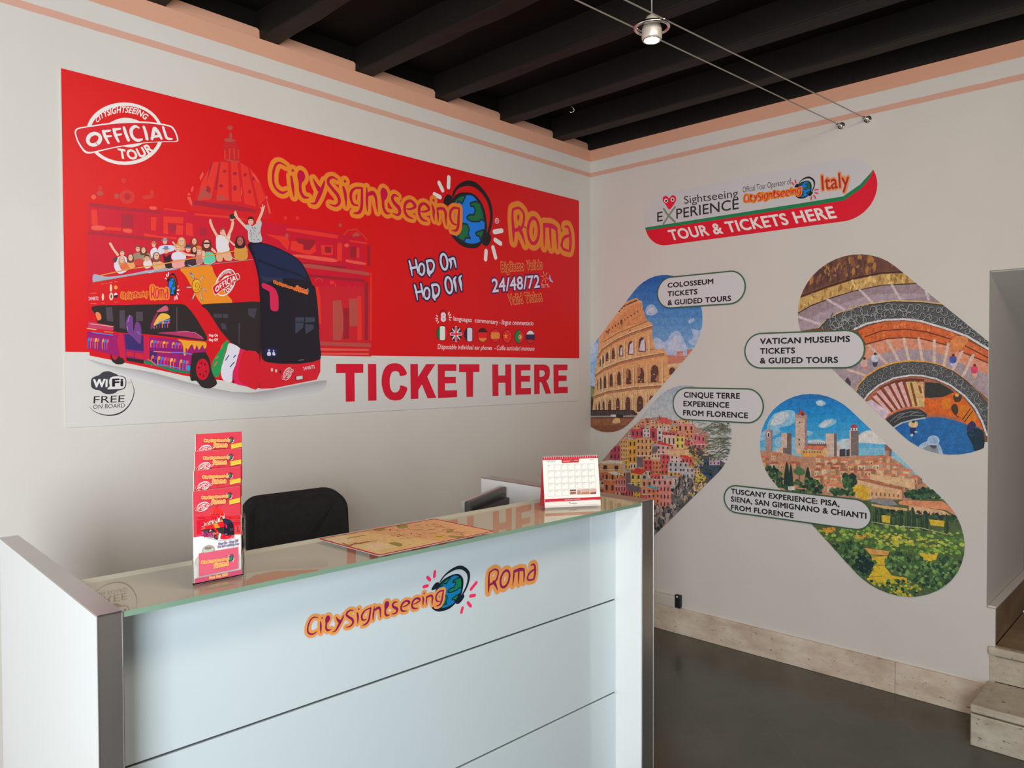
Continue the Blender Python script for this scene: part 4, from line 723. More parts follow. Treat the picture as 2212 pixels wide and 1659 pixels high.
'T|178 176 180|14|0|0|1703 1205 75 -1 -72 48',
'T|178 176 180|15|0|0|191 979 74 -1 -71 47',
'T|178 176 180|16|0|0|441 980 73 -1 -71 47',
'T|178 176 180|17|0|0|691 980 74 -1 -71 48',
'T|178 176 180|18|0|0|942 981 74 -1 -71 47',
'T|178 176 180|19|0|0|1194 981 74 -1 -71 48',
'T|178 176 180|20|0|0|1447 982 74 -1 -71 47',
'T|178 176 180|21|0|0|1701 982 74 -1 -71 48',
'T|178 176 180|22|0|0|187 756 73 -1 -71 47',
'T|178 176 180|23|0|0|437 757 73 -1 -71 47',
'T|178 176 180|24|0|0|687 758 74 -1 -71 47',
'T|178 176 180|25|0|0|939 758 74 -1 -71 47',
'T|178 176 180|26|0|0|1191 759 74 -1 -71 47',
'T|178 176 180|27|0|0|1445 760 74 -1 -71 47',
'T|178 176 180|28|0|0|1699 761 74 -1 -71 47',
'T|178 176 180|29|0|0|182 534 73 -1 -71 47',
'T|178 176 180|30|0|0|432 535 73 -1 -70 47',
'T|178 176 180|31|0|0|684 536 73 -1 -71 47',
'S|181 180 184|8 180 1489 223 0 -4 -204 -224 0 5 204;8 428 1489 224 0 -3 -204 -225 0 4 204;8 677 1489 226 0 -4 -204 -225 0 3 204;8 928 1488 225 0 -2 -202 -227 -1 4 203;8 1179 1488 226 0 -2 -202 -227 0 3 202;8 1430 1488 227 0 -2 -202 -227 0 2 202;8 1683 1488 228 0 -2 -202 -228 0 2 202;8 175 1262 224 1 -4 -203 -224 0 4 202;8 424 1263 225 0 -4 -202 -225 -1 4 203;8 674 1263 225 0 -3 -202 -226 0 4 202;8 924 1263 226 0 -2 -202 -227 0 3 202;8 1175 1263 227 0 -2 -201 -227 -1 2 202;8 1428 1263 227 0 -2 -201 -228 0 3 201;8 1681 1263 228 0 -2 -200 -228 -1 2 201;8 170 1037 225 1 -4 -201 -225 -1 4 201;8 419 1038 226 0 -4 -201 -225 0 3 201;8 670 1038 226 1 -4 -201 -226 0 4 200;8 921 1039 226 0 -3 -200 -226 -1 3 201;8 1172 1039 228 1 -3 -201 -227 0 2 200;8 1425 1040 228 0 -2 -200 -228 0 2 200;8 1678 1040 229 0 -1 -199 -230 -1 2 200;8 165 814 225 1 -4 -200 -225 -1 4 200;8 415 815 226 0 -4 -199 -226 -1 4 200;8 666 815 226 1 -3 -199 -227 -1 4 199;8 917 816 227 1 -3 -199 -227 -1 3 199;8 1169 817 228 0 -2 -199 -228 0 2 199;8 1422 817 229 1 -2 -199 -229 0 2 198;8 1676 818 229 1 -1 -199 -230 -1 2 199;8 161 592 225 1 -4 -199 -225 -1 4 199;8 411 593 226 1 -4 -199 -226 -1 4 199;8 662 594 227 1 -4 -199 -226 -1 3 199',
'T|136 137 142|MAGGIO|0|0|164 1574 310 8 -307 55',
'T|136 137 142|MAY|0|0|1762 1590 151 5 -147 46',
'P|205 169 155|943 595 229 -2 -6 -175 -240 -5;1200 594 171 -1 -13 -186 -170 2;1378 595 304 1 -17 -186 -307 -1;1699 596 231 0 -14 -189 -231 0',
'P|35 27 33|943 595 229 -2 -2 -39 -230 1',
'P|136 75 81|947 501 219 6 -3 -54 -206 -13;1689 463 230 20 -6 -76 -228 2',
'P|187 122 87|1371 487 292 4 2 -81 -306 2',
'P|172 131 126|1225 532 58 25 40 -41 8 -95 -121 -3',
'P|172 176 175|1511 564 167 21 -5 -67 -123 -3',
'P|194 33 58|17 301 2045 1 0 -97 -2047 -10',
'S|223 206 214|12 742 256 564 2',
'S|218 159 175|8 166 217 237 -1;8 431 217 225 1;8 684 219 337 0;8 1077 220 424 2;8 1544 223 355 1',
'S|172 169 173|7 129 38 488 1;7 673 38 280 2;7 981 39 961 1',
'T|81 78 81|EXPERIENCE|0|0|935 89 247 2 -244 38',
'C|136 56 58|888 157 24 7 23 -9 -24 -25',
'S|227 140 107|37 764 1597 229 5;37 1174 1617 115 2',
'C|54 122 87|1123 1607 -7 -19 -17 -12 -20 0 -15 13 -4 20 7 19 16 12 20 -1 15 -12',
'S|227 178 155|11 1017 1635 25 20;11 1120 1563 16 -12',],
'arena': [
'P|45 110 193|-168 11210 4481 -411 1 -371 -4483 359',
'P|56 121 199|-169 10795 4483 -360 1 -250 -4485 325',
'P|67 131 205|-169 10518 4484 -325 0 -251 -4485 290',
'P|78 142 211|-170 10241 4485 -291 1 -250 -4486 255',
'P|89 152 217|-170 9963 4486 -256 0 -250 -4487 221',
'P|100 162 223|-171 9686 4487 -222 1 -250 -4488 186',
'P|112 169 226|-171 9408 4488 -187 0 -251 -4489 152',
'P|124 176 230|-172 9131 4489 -153 1 -251 -4490 117',
'P|136 183 233|-172 8853 4490 -119 0 -250 -4491 82',
'P|147 190 236|-173 8575 4491 -84 1 -373 -4493 31',
'P|159 197 239|-174 8157 4493 -31 1 -495 -4495 -39',
'P|171 204 242|-175 7600 4495 38 2 -617 -4498 -126',
'C|185 208 243|2145 9831 138 134 181 -24 121 -212 -181 -93 -213 37;2435 8887 180 46 238 -135 234 272 230 42 172 -256 141 -253 224 20 55 -248 -997 40 -417 187;3741 9171 250 -59 109 44 -54 -316 -192 -167 -224 129 195 118;3657 9422 167 66 14 -99 -153 -67;-67 9016 243 -62 137 -251 -69 -411 -295 3;-69 7907 243 -166 -1 -386 -243 107',
'C|208 219 243|2912 8619 175 249 202 145 143 -255 114 -203 -343 -119;2525 8756 150 47 148 -157 -208 -46;2191 9751 122 122 152 -35 -31 -127;-32 8849 173 -5 69 -277 -243 -78',
'P|90 98 76|-105 7462 313 -79 -1 -1021 -313 -13',
'P|152 157 106|-105 7406 175 -25 138 -136 -35 -166 -278 -34',
'P|68 64 65|-105 6933 243 35 34 -469 -278 -39',
'P|243 179 122|334 9100 251 222 465 464 260 306 509 125 88 -85 161 -349 154 -319 137 -45 30 -118 0 -258 106 -467 299 33 162 -220 731 -10 194 169 437 186 1 -730 -1405 -1270 -907 -346 -1974 -33 106 779 35 331 0 359 87 440 69 411',
'P|221 142 120|2941 8390 746 -11 631 161 1 -293 -1377 -112;3246 8511 229 -4 0 -100 -228 -9;3602 8554 252 15 0 -168 -251 4',
'P|243 204 163|2942 8110 633 71 -371 -426 -262 253',
'P|243 195 142|2006 10100 -99 32 -340 -770 624 103 -123 318;208 7300 2408 247 297 -22 -599 -604 -621 -495 -1625 -42;295 8346 1079 466 382 -484 -1513 -421',
'P|236 162 109|1567 9970 408 106 216 -611 -624 -103 -848 -262 -270 -209 203 374',
'S|199 136 95|89 285 8368 198 244 567 289 643 208 696 161',
'S|243 209 167|36 285 8434 198 243 567 288 643 207 696 160',
'S|139 95 73|21 285 8401 198 243 567 289 643 208 696 160',
'S|199 136 95|88 209 7764 341 205 662 213 794 143 788 100',
'S|243 209 167|35 209 7830 341 205 662 212 794 141 788 98',
'S|139 95 73|21 209 7797 341 205 662 212 794 142 788 100',
'S|199 136 95|87 121 7045 596 177 976 138 1013 75',
'S|243 209 167|35 121 7111 596 176 976 136 1013 74',
'S|139 95 73|20 121 7078 596 177 976 137 1013 74',
'S|152 108 81|23 517 8862 598 278 641 188 466 136;23 261 8141 623 252 809 147 802 57;23 208 7466 841 64 957 36 907 22',
'S|122 79 65|47 1116 9823 58 18;47 1213 9911 59 18;47 1310 9972 58 18;47 1407 10011 58 18;46 1503 10040 57 17;46 1598 10068 57 17;46 1693 10099 57 17;46 1772 10120 57 17',
'S|90 61 60|37 1850 9790 19 -22;37 1726 9734 19 -22;38 1602 9677 19 -22;38 1478 9620 19 -22;38 1355 9563 20 -23;38 1233 9504 20 -22;38 1112 9446 20 -23;39 992 9387 19 -23;39 872 9327 20 -22;39 753 9267 20 -23;39 635 9206 20 -22',
'C|122 82 65|1197 9538 81 10 -16 -173 -33 -12;685 9210 51 25 -17 -135;1598 9208 -16 -18 -31 1 -16 19 16 18 31 -1',
'S|233 170 120|26 1847 8486 0 355 49 103 84 60 90 -3 83 -65 41 -115 0 -331;26 1455 8400 0 341 40 99 69 58 74 -2 69 -62 34 -110 0 -319;26 1105 8352 0 299 32 88 55 51 59 -2 54 -53 27 -97 0 -280;27 815 8267 0 283 29 83 49 49 53 -2 49 -50 25 -92 0 -265;27 587 8201 0 248 26 73 43 43 47 -1 44 -45 21 -80 0 -232;27 428 8120 0 231 23 67 39 41 42 -1 39 -41 20 -75 -1 -216;27 326 8039 0 212 20 63 34 37 38 -1 34 -38 17 -68 0 -200',
'P|107 72 65|1888 8517 0 311 38 91 64 53 69 -2 64 -57 31 -101 1 -291;1496 8431 0 297 29 87 49 51 53 -1 48 -54 25 -96 0 -279;1147 8384 1 255 20 74 34 45 37 -1 34 -46 17 -83 0 -239;858 8299 0 239 17 69 28 42 31 -1 29 -42 14 -78 0 -224;631 8233 0 204 13 59 23 36 24 -1 23 -36 11 -66 0 -191;472 8153 0 186 11 54 18 33 19 -1 18 -33 9 -60 0 -174;370 8071 0 168 8 49 13 30 14 0 13 -30 7 -54 -1 -158',
'S|233 170 120|25 2299 7545 0 404 51 118 87 71 94 -1 87 -71 43 -130 0 -376;26 1816 7505 0 374 45 110 76 66 83 -1 75 -65 38 -120 0 -349;26 1380 7462 0 369 39 109 66 65 72 0 65 -65 33 -119 0 -345;27 1032 7423 0 347 33 101 55 61 59 0 55 -61 27 -111 0 -323;27 731 7379 0 330 29 97 50 59 53 0 49 -58 25 -106 0 -310;27 498 7327 1 324 25 95 44 57 47 0 44 -56 22 -104 -1 -303;27 331 7283 1 307 23 90 39 54 43 0 39 -53 19 -99 0 -287;28 235 7268 1 270 19 79 33 48 36 0 32 -47 17 -87 -1 -253',
'P|107 72 65|2338 7576 0 361 40 106 69 64 73 -1 68 -63 34 -116 0 -337;1857 7537 0 331 33 97 57 58 61 0 57 -58 28 -106 0 -309;1422 7494 0 326 27 96 46 57 50 0 46 -57 23 -105 0 -305;1075 7456 0 302 20 89 35 53 37 0 35 -53 17 -97 0 -283;774 7412 0 286 17 84 29 50 31 0 29 -50 14 -92 0 -268;542 7361 1 278 13 82 23 49 24 1 23 -49 11 -90 0 -262;376 7317 0 261 11 77 18 46 19 0 18 -46 9 -84 0 -245;280 7302 0 224 7 66 12 40 12 0 12 -39 5 -73 0 -211',
'S|233 170 120|24 2963 7774 -1 197 40 58 67 35 72 -1 67 -35 33 -63 1 -184;25 2244 6797 0 272 37 81 63 49 68 2 62 -47 31 -87 0 -254;26 1781 6602 0 384 46 114 78 69 85 2 77 -66 39 -122 0 -358;26 1348 6580 0 371 39 109 66 67 72 2 65 -64 33 -118 0 -346;27 979 6546 0 365 33 108 57 66 62 1 56 -62 28 -117 0 -342;27 669 6518 1 341 30 101 51 62 56 1 51 -58 25 -109 0 -319;27 443 6496 0 324 25 96 43 59 45 1 42 -56 21 -104 0 -304;28 282 6476 1 307 22 91 38 55 41 1 37 -53 19 -98 0 -288;28 176 6452 0 289 19 86 31 52 34 1 31 -50 16 -93 -1 -271',
'P|107 72 65|3001 7805 -1 155 29 46 49 27 53 0 49 -28 24 -50 0 -145;2284 6829 0 230 25 68 44 41 48 1 43 -39 22 -73 0 -215;1822 6635 0 340 35 101 58 62 63 1 58 -58 29 -109 1 -318;1390 6614 0 326 27 97 46 59 50 1 46 -57 23 -104 0 -306;1022 6580 0 321 21 94 36 58 40 1 36 -56 18 -103 -1 -300;713 6553 0 296 18 87 31 53 33 1 30 -51 15 -95 0 -278;487 6530 0 280 13 82 21 50 23 1 21 -49 10 -90 0 -262;327 6511 0 261 10 78 16 46 18 1 17 -46 8 -84 -1 -246;221 6487 0 244 6 72 10 43 10 1 10 -43 5 -79 0 -229',
'S|243 209 167|51 2273 9076 5 -621;52 1790 8968 4 -594;53 1354 8847 3 -511;53 1030 8734 3 -479;54 767 8605 2 -409;55 580 8493 1 -374;55 449 8379 1 -338;50 2748 8236 6 -719;51 2198 8143 5 -660;52 1699 8091 4 -651;53 1283 8010 3 -604;54 948 7937 2 -573;54 679 7873 2 -559;55 485 7797 1 -524;55 350 7715 0 -452;48 3294 8089 5 -310;50 2547 7256 4 -459;51 2174 7267 5 -678;52 1668 7219 3 -652;53 1240 7174 3 -642;54 897 7101 2 -593;55 615 7047 1 -561;55 427 6994 0 -526;55 281 6937 0 -491',
'S|176 123 90|14 2309 9075 6 -621;14 1828 8967 4 -593;15 1393 8846 3 -510;15 1070 8733 2 -479;15 807 8604 2 -408;15 621 8492 1 -373;15 490 8378 1 -337;14 2783 8235 6 -717;14 2235 8142 5 -658;14 1737 8091 4 -650;15 1322 8010 2 -603;15 987 7937 2 -572;15 720 7873 1 -558;15 526 7798 0 -524;15 391 7715 0 -451;13 3329 8089 4 -310;14 2583 7257 4 -458;14 2211 7268 5 -678;14 1706 7220 3 -652;15 1279 7175 3 -642;15 937 7102 2 -592;15 655 7048 2 -560;15 467 6995 1 -525;15 322 6938 0 -490',
'P|237 226 243|1919 8562 56 273 139 114 22 -404;1528 8463 38 291 121 89 6 -382;1180 8416 26 240 65 25 0 -267',
'C|189 129 101|1850 8012 94 26 31 -184 -109 -105;1422 7960 80 26 0 -239 -80 -53;2556 7752 51 52 0 -206 -66 0',
'R|236 168 114;243 194 142;221 155 106;243 208 164|130 15 43 0.6 6 3898|347 9113 963 925 509 126 372 -751 214 -757 360 -264 -149 -897 -923 -1016 -1521 -63 36 1325',
'P|80 64 65|-53 6629 1746 62 251 -201 -2050 -113',
'S|139 116 109|12 -1 6603 0 -194;12 75 6606 0 -194;12 152 6609 -1 -194;12 228 6611 -1 -193;12 303 6614 0 -193;12 378 6617 0 -192;12 453 6620 0 -192;12 528 6622 0 -191;12 602 6625 0 -191;12 676 6628 0 -191;12 750 6630 0 -190;12 823 6633 0 -190;12 896 6636 0 -190;12 969 6638 0 -189;12 1042 6641 -1 -189;12 1114 6644 0 -189;12 1186 6646 -1 -188;12 1257 6649 0 -188;12 1328 6651 0 -187;12 1399 6654 0 -187;12 1470 6657 0 -187;12 1540 6659 0 -186;12 1611 6662 -1 -186;12 1680 6664 0 -185',
'P|189 173 166|-106 6427 1925 97 -63 -55 -1862 -98',
'P|85 74 73|-106 6382 1862 89 -63 -50 -1799 -86',
'P|166 108 79|-177 6346 2184 99 0 -530 -2185 -128',
'P|149 92 68|-177 6094 1870 121 0 -318 -1871 -110',
'C|243 197 146|883 6270 99 126 164 7 49 -79 -16 -68 -230 -29',
'P|230 235 243|816 6511 216 8 0 -73 -216 -9',
'P|53 51 54|1032 6519 277 3 0 -72 -277 -12',],
'village': [
'P|185 197 210|35 7470 5328 64 0 -243 -5328 -107',
'P|192 204 214|35 7193 5328 106 1 -243 -5330 -149',
'P|200 209 217|34 6916 5330 147 1 -243 -5331 -190',
'P|208 213 218|34 6638 5331 189 1 -244 -5333 -231',
'P|213 215 218|33 6361 5333 229 1 -574 -5335 -330',
'P|218 218 218|32 5694 5335 329 3 -953 -5339 -496',
'P|146 136 140|31 4582 5339 495 5 -1430 -5347 -746',
'P|197 152 137|32 5138 1179 683 796 572 670 133 1208 -247 438 -173 2 -636 -409 -528 -138 -1010 -1159 -920 -2591 -382',
'P|97 99 99|3775 5627 550 -108 531 -249 1 -241 -802 -816 -1138 -901 -148 108 323 1064 740 326',
'P|243 158 120|1944 6346 187 19 0 -183 -187 -15',
'P|237 176 140|1913 6339 50 76 149 17 50 -71',
'Q|84 60 64|1 2 0.34 0.5|1944 6346 187 19 0 -183 -187 -15',
'P|243 158 120|2121 6377 208 17 0 -196 -208 -14',
'P|204 128 107|2090 6370 52 76 166 14 51 -70',
'Q|84 60 64|1 2 0.34 0.5|2121 6377 208 17 0 -196 -208 -14',
'P|237 213 186|2338 6400 168 3 0 -138 -168 -6',
'Q|84 60 64|1 2 0.34 0.5|2338 6400 168 3 0 -138 -168 -6',
'P|243 158 120|2498 6369 227 23 0 -191 -227 -18',
'P|204 128 107|2468 6362 53 75 181 20 53 -69',
'Q|84 60 64|2 2 0.34 0.5|2498 6369 227 23 0 -191 -227 -18',
'P|243 191 137|2695 6348 247 12 0 -131 -247 -13',
'P|237 176 140|2665 6341 55 75 198 9 53 -69',
'Q|84 60 64|2 2 0.34 0.5|2695 6348 247 12 0 -131 -247 -13',
'P|243 193 89|2949 6356 186 5 0 -187 -186 -8',
'Q|84 60 64|1 2 0.34 0.5|2949 6356 186 5 0 -187 -186 -8',
'P|243 158 120|3122 6407 167 9 0 -158 -167 -9',
'Q|84 60 64|1 2 0.34 0.5|3122 6407 167 9 0 -158 -167 -9',
'P|243 218 197|3296 6407 237 14 0 -148 -237 -14',
'P|237 176 140|3267 6401 53 73 189 11 52 -68',
'Q|84 60 64|2 2 0.34 0.5|3296 6407 237 14 0 -148 -237 -14',
'P|243 193 89|3503 6450 139 -7 0 -151 -139 -1',
'P|204 128 107|3474 6444 42 72 112 -9 42 -68',
'Q|84 60 64|1 2 0.34 0.5|3503 6450 139 -7 0 -151 -139 -1',
'P|243 218 197|3622 6448 212 17 0 -161 -212 -15',
'Q|84 60 64|2 2 0.34 0.5|3622 6448 212 17 0 -161 -212 -15',
'P|243 169 107|1693 6214 251 22 0 -203 -251 -18',
'Q|84 60 64|2 2 0.34 0.5|1693 6214 251 22 0 -203 -251 -18',
'P|217 95 111|1928 6168 207 7 0 -211 -207 -10',
'P|204 128 107|1897 6161 52 76 165 5 51 -70',
'Q|84 60 64|1 2 0.34 0.5|1928 6168 207 7 0 -211 -207 -10',
'P|243 191 137|2118 6167 197 17 0 -227 -197 -15',
'P|182 176 181|2087 6160 51 75 157 15 51 -70',
'Q|84 60 64|1 2 0.34 0.5|2118 6167 197 17 0 -227 -197 -15',
'P|243 158 120|2322 6235 181 -8 0 -204 -181 -2',
'P|237 176 140|2291 6228 49 76 145 -11 48 -70',
'Q|84 60 64|1 2 0.34 0.5|2322 6235 181 -8 0 -204 -181 -2',
'P|237 213 186|2509 6246 244 9 0 -214 -244 -12',
'Q|84 60 64|2 2 0.34 0.5|2509 6246 244 9 0 -214 -244 -12',
'P|226 218 218|2764 6222 269 17 0 -146 -269 -17',
'P|237 176 140|2735 6215 56 75 215 14 56 -69',
'Q|84 60 64|2 2 0.34 0.5|2764 6222 269 17 0 -146 -269 -17',
'P|243 169 107|3027 6232 155 1 0 -180 -155 -6',
'P|182 176 181|2998 6226 44 73 124 -1 45 -68',
'Q|84 60 64|1 2 0.34 0.5|3027 6232 155 1 0 -180 -155 -6',
'P|243 193 89|3186 6267 144 12 0 -221 -144 -10',
'P|182 176 181|3157 6260 43 73 115 11 43 -68',
'Q|84 60 64|1 2 0.34 0.5|3186 6267 144 12 0 -221 -144 -10',
'P|243 158 120|3328 6275 150 -2 0 -158 -150 -4',
'P|204 128 107|3300 6268 43 73 120 -3 43 -69',
'Q|84 60 64|1 2 0.34 0.5|3328 6275 150 -2 0 -158 -150 -4',
'P|243 158 120|3472 6298 156 6 0 -156 -156 -8',
'P|237 176 140|3444 6291 44 73 124 4 44 -67',
'Q|84 60 64|1 2 0.34 0.5|3472 6298 156 6 0 -156 -156 -8',
'P|234 131 111|3628 6256 175 -3 0 -212 -175 -3',
'P|237 176 140|3600 6250 46 72 140 -6 45 -67',
'Q|84 60 64|1 2 0.34 0.5|3628 6256 175 -3 0 -212 -175 -3',
'P|243 191 137|1502 5958 251 5 0 -182 -251 -10',
'Q|84 60 64|2 2 0.34 0.5|1502 5958 251 5 0 -182 -251 -10',
'P|243 218 197|1756 5912 290 3 0 -217 -290 -12',
'Q|84 60 64|2 2 0.34 0.5|1756 5912 290 3 0 -217 -290 -12',
'P|222 204 199|2044 6002 170 0 0 -245 -170 -6',
'Q|84 60 64|1 2 0.34 0.5|2044 6002 170 0 0 -245 -170 -6',
'P|217 95 111|2196 5964 235 26 0 -232 -235 -22',
'P|237 176 140|2165 5957 55 76 188 23 54 -69',
'Q|84 60 64|2 2 0.34 0.5|2196 5964 235 26 0 -232 -235 -22',
'P|243 191 137|2400 5975 190 15 0 -242 -190 -14',
'P|182 176 181|2370 5968 49 75 152 13 49 -69',
'Q|84 60 64|1 2 0.34 0.5|2400 5975 190 15 0 -242 -190 -14',
'P|226 218 218|2575 6007 140 17 0 -214 -140 -14',
'P|237 176 140|2545 6001 44 74 112 15 44 -69',
'Q|84 60 64|1 2 0.34 0.5|2575 6007 140 17 0 -214 -140 -14',
'P|217 95 111|2707 6059 273 -4 0 -176 -273 -7',
'P|237 176 140|2677 6052 57 75 218 -7 57 -68',
'Q|84 60 64|2 2 0.34 0.5|2707 6059 273 -4 0 -176 -273 -7',
'P|217 95 111|2985 6052 238 24 0 -220 -238 -20',
'P|204 128 107|2956 6046 53 74 190 20 53 -68',
'Q|84 60 64|2 2 0.34 0.5|2985 6052 238 24 0 -220 -238 -20',
'P|243 158 120|3211 6042 189 10 1 -232 -190 -11',
'P|204 128 107|3182 6035 48 74 152 7 47 -68',
'Q|84 60 64|1 2 0.34 0.5|3211 6042 189 10 1 -232 -190 -11',
'P|243 158 120|3388 6020 233 13 1 -212 -234 -15',
'Q|84 60 64|2 2 0.34 0.5|3388 6020 233 13 1 -212 -234 -15',
'P|222 204 199|3612 6082 228 16 1 -233 -228 -17',
'P|237 176 140|3584 6075 51 73 182 14 51 -67',
'Q|84 60 64|2 2 0.34 0.5|3612 6082 228 16 1 -233 -228 -17',
'P|222 204 199|3835 6080 150 19 0 -242 -150 -15',
'Q|84 60 64|1 2 0.34 0.5|3835 6080 150 19 0 -242 -150 -15',
'P|234 131 111|1309 5730 222 20 0 -270 -223 -18',
'P|237 176 140|1276 5723 55 78 178 17 54 -72',
'Q|84 60 64|1 2 0.34 0.5|1309 5730 222 20 0 -270 -223 -18',
'P|243 218 197|1505 5787 201 -2 0 -262 -201 -7',
'P|182 176 181|1473 5779 52 78 161 -4 52 -71',
'Q|84 60 64|1 2 0.34 0.5|1505 5787 201 -2 0 -262 -201 -7',
'P|243 218 197|1693 5762 270 15 0 -279 -270 -18',
'P|204 128 107|1661 5755 59 78 217 11 58 -70',
'Q|84 60 64|2 2 0.34 0.5|1693 5762 270 15 0 -279 -270 -18',
'P|243 158 120|1932 5787 187 9 0 -302 -187 -11',
'P|237 176 140|1901 5780 50 77 149 5 50 -70',
'Q|84 60 64|1 2 0.34 0.5|1932 5787 187 9 0 -302 -187 -11',
'P|237 213 186|2128 5740 308 24 0 -289 -308 -24',
'Q|84 60 64|2 2 0.34 0.5|2128 5740 308 24 0 -289 -308 -24',
'P|243 169 107|2424 5755 153 18 1 -213 -154 -15',
'P|204 128 107|2394 5747 45 76 123 16 45 -69',
'Q|84 60 64|1 2 0.34 0.5|2424 5755 153 18 1 -213 -154 -15',
'P|217 95 111|2584 5795 276 0 1 -178 -276 -10',
'P|182 176 181|2554 5788 58 76 221 -4 57 -68',
'Q|84 60 64|2 2 0.34 0.5|2584 5795 276 0 1 -178 -276 -10',
'P|243 193 89|2849 5814 217 0 1 -251 -218 -9',
'P|182 176 181|2819 5807 52 75 174 -3 50 -68',
'Q|84 60 64|2 2 0.34 0.5|2849 5814 217 0 1 -251 -218 -9',
'P|243 193 89|3061 5815 218 15 0 -227 -217 -15',
'Q|84 60 64|2 2 0.34 0.5|3061 5815 218 15 0 -227 -217 -15',
'P|231 105 102|3278 5797 184 -3 0 -229 -184 -6',
'P|182 176 181|3249 5790 47 74 147 -6 47 -68',
'Q|84 60 64|1 2 0.34 0.5|3278 5797 184 -3 0 -229 -184 -6',
'P|217 95 111|3454 5869 293 1 0 -179 -292 -11',
'Q|84 60 64|2 2 0.34 0.5|3454 5869 293 1 0 -179 -292 -11',
'P|243 158 120|3717 5838 202 -4 0 -263 -202 -6',
'Q|84 60 64|2 2 0.34 0.5|3717 5838 202 -4 0 -263 -202 -6',
'P|243 158 120|3916 5838 222 7 1 -254 -222 -12',
'P|204 128 107|3889 5831 49 73 178 3 49 -65',
'Q|84 60 64|2 2 0.34 0.5|3916 5838 222 7 1 -254 -222 -12',
'P|226 218 218|1113 5476 327 26 0 -263 -327 -27',
'P|237 176 140|1080 5469 66 80 262 21 64 -71',
'Q|84 60 64|2 2 0.34 0.5|1113 5476 327 26 0 -263 -327 -27',
'P|226 218 218|1443 5496 242 31 0 -251 -242 -26',
'P|237 176 140|1411 5489 57 78 193 27 55 -70',
'Q|84 60 64|2 2 0.34 0.5|1443 5496 242 31 0 -251 -242 -26',
'P|237 213 186|1655 5531 187 18 0 -220 -187 -17',
'P|204 128 107|1624 5523 50 78 150 16 50 -71',
'Q|84 60 64|1 2 0.34 0.5|1655 5531 187 18 0 -220 -187 -17',
'P|234 131 111|1819 5559 245 21 0 -252 -245 -20',
'P|182 176 181|1787 5552 57 77 195 18 55 -70',
'Q|84 60 64|2 2 0.34 0.5|1819 5559 245 21 0 -252 -245 -20',
'P|226 218 218|2064 5522 324 6 0 -232 -324 -16',
'P|237 176 140|2033 5514 64 78 259 1 63 -68',
'Q|84 60 64|2 2 0.34 0.5|2064 5522 324 6 0 -232 -324 -16',
'P|226 218 218|2344 5604 220 0 0 -258 -220 -10',
'P|182 176 181|2314 5596 52 77 176 -3 52 -69',
'Q|84 60 64|2 2 0.34 0.5|2344 5604 220 0 0 -258 -220 -10',
'P|226 218 218|2564 5602 200 2 1 -202 -201 -9',
'P|182 176 181|2534 5594 50 76 160 0 50 -69',
'Q|84 60 64|1 2 0.34 0.5|2564 5602 200 2 1 -202 -201 -9',
'P|243 169 107|2741 5594 252 19 0 -265 -251 -20',
'P|237 176 140|2712 5587 55 75 201 16 54 -68',
'Q|84 60 64|2 2 0.34 0.5|2741 5594 252 19 0 -265 -251 -20',
'P|243 191 137|2973 5640 328 21 0 -252 -328 -24',
'P|182 176 181|2944 5633 62 75 262 17 61 -67',
'Q|84 60 64|3 2 0.34 0.5|2973 5640 328 21 0 -252 -328 -24',
'P|243 191 137|3310 5631 310 6 1 -255 -311 -17',
'P|237 176 140|3281 5624 60 74 249 2 59 -66',
'Q|84 60 64|3 2 0.34 0.5|3310 5631 310 6 1 -255 -311 -17',
'P|243 193 89|3595 5648 314 26 0 -196 -314 -25',
'Q|84 60 64|3 2 0.34 0.5|3595 5648 314 26 0 -196 -314 -25',
'P|231 105 102|3914 5646 231 14 0 -205 -230 -16',
'P|237 176 140|3887 5639 51 73 184 11 50 -66',
'Q|84 60 64|2 2 0.34 0.5|3914 5646 231 14 0 -205 -230 -16',
'P|237 213 186|4118 5724 213 21 1 -287 -213 -20',
'P|237 176 140|4091 5717 49 72 170 18 48 -65',
'Q|84 60 64|2 2 0.34 0.5|4118 5724 213 21 1 -287 -213 -20',
'P|222 204 199|915 5223 317 4 0 -283 -317 -17',
'P|204 128 107|882 5215 65 81 253 -1 64 -70',
'Q|84 60 64|2 2 0.34 0.5|915 5223 317 4 0 -283 -317 -17',
'P|237 213 186|1243 5263 260 9 0 -269 -260 -17',
'P|204 128 107|1211 5255 59 80 207 4 58 -70',
'Q|84 60 64|2 2 0.34 0.5|1243 5263 260 9 0 -269 -260 -17',
'P|217 95 111|1495 5280 336 15 0 -308 -336 -24',
'P|237 176 140|1463 5272 66 80 269 9 65 -69',
'Q|84 60 64|2 2 0.34 0.5|1495 5280 336 15 0 -308 -336 -24',
'P|226 218 218|1808 5351 200 20 0 -315 -200 -19',
'P|237 176 140|1776 5344 52 78 160 16 51 -69',
'Q|84 60 64|1 2 0.34 0.5|1808 5351 200 20 0 -315 -200 -19',
'P|243 169 107|2014 5279 200 20 0 -280 -200 -19',
'P|182 176 181|1983 5271 51 78 160 16 51 -69',
'Q|84 60 64|1 2 0.34 0.5|2014 5279 200 20 0 -280 -200 -19',
'P|243 191 137|2201 5384 178 17 1 -236 -179 -17',
'P|204 128 107|2170 5376 49 77 143 15 48 -69',
'Q|84 60 64|1 2 0.34 0.5|2201 5384 178 17 1 -236 -179 -17',
'P|237 213 186|2357 5358 329 18 0 -279 -329 -25',
'P|204 128 107|2327 5350 63 78 264 13 62 -67',
'Q|84 60 64|3 2 0.34 0.5|2357 5358 329 18 0 -279 -329 -25',
'P|217 95 111|2692 5366 236 -1 0 -239 -236 -11',
'P|204 128 107|2662 5359 54 76 189 -5 53 -67',
'Q|84 60 64|2 2 0.34 0.5|2692 5366 236 -1 0 -239 -236 -11',
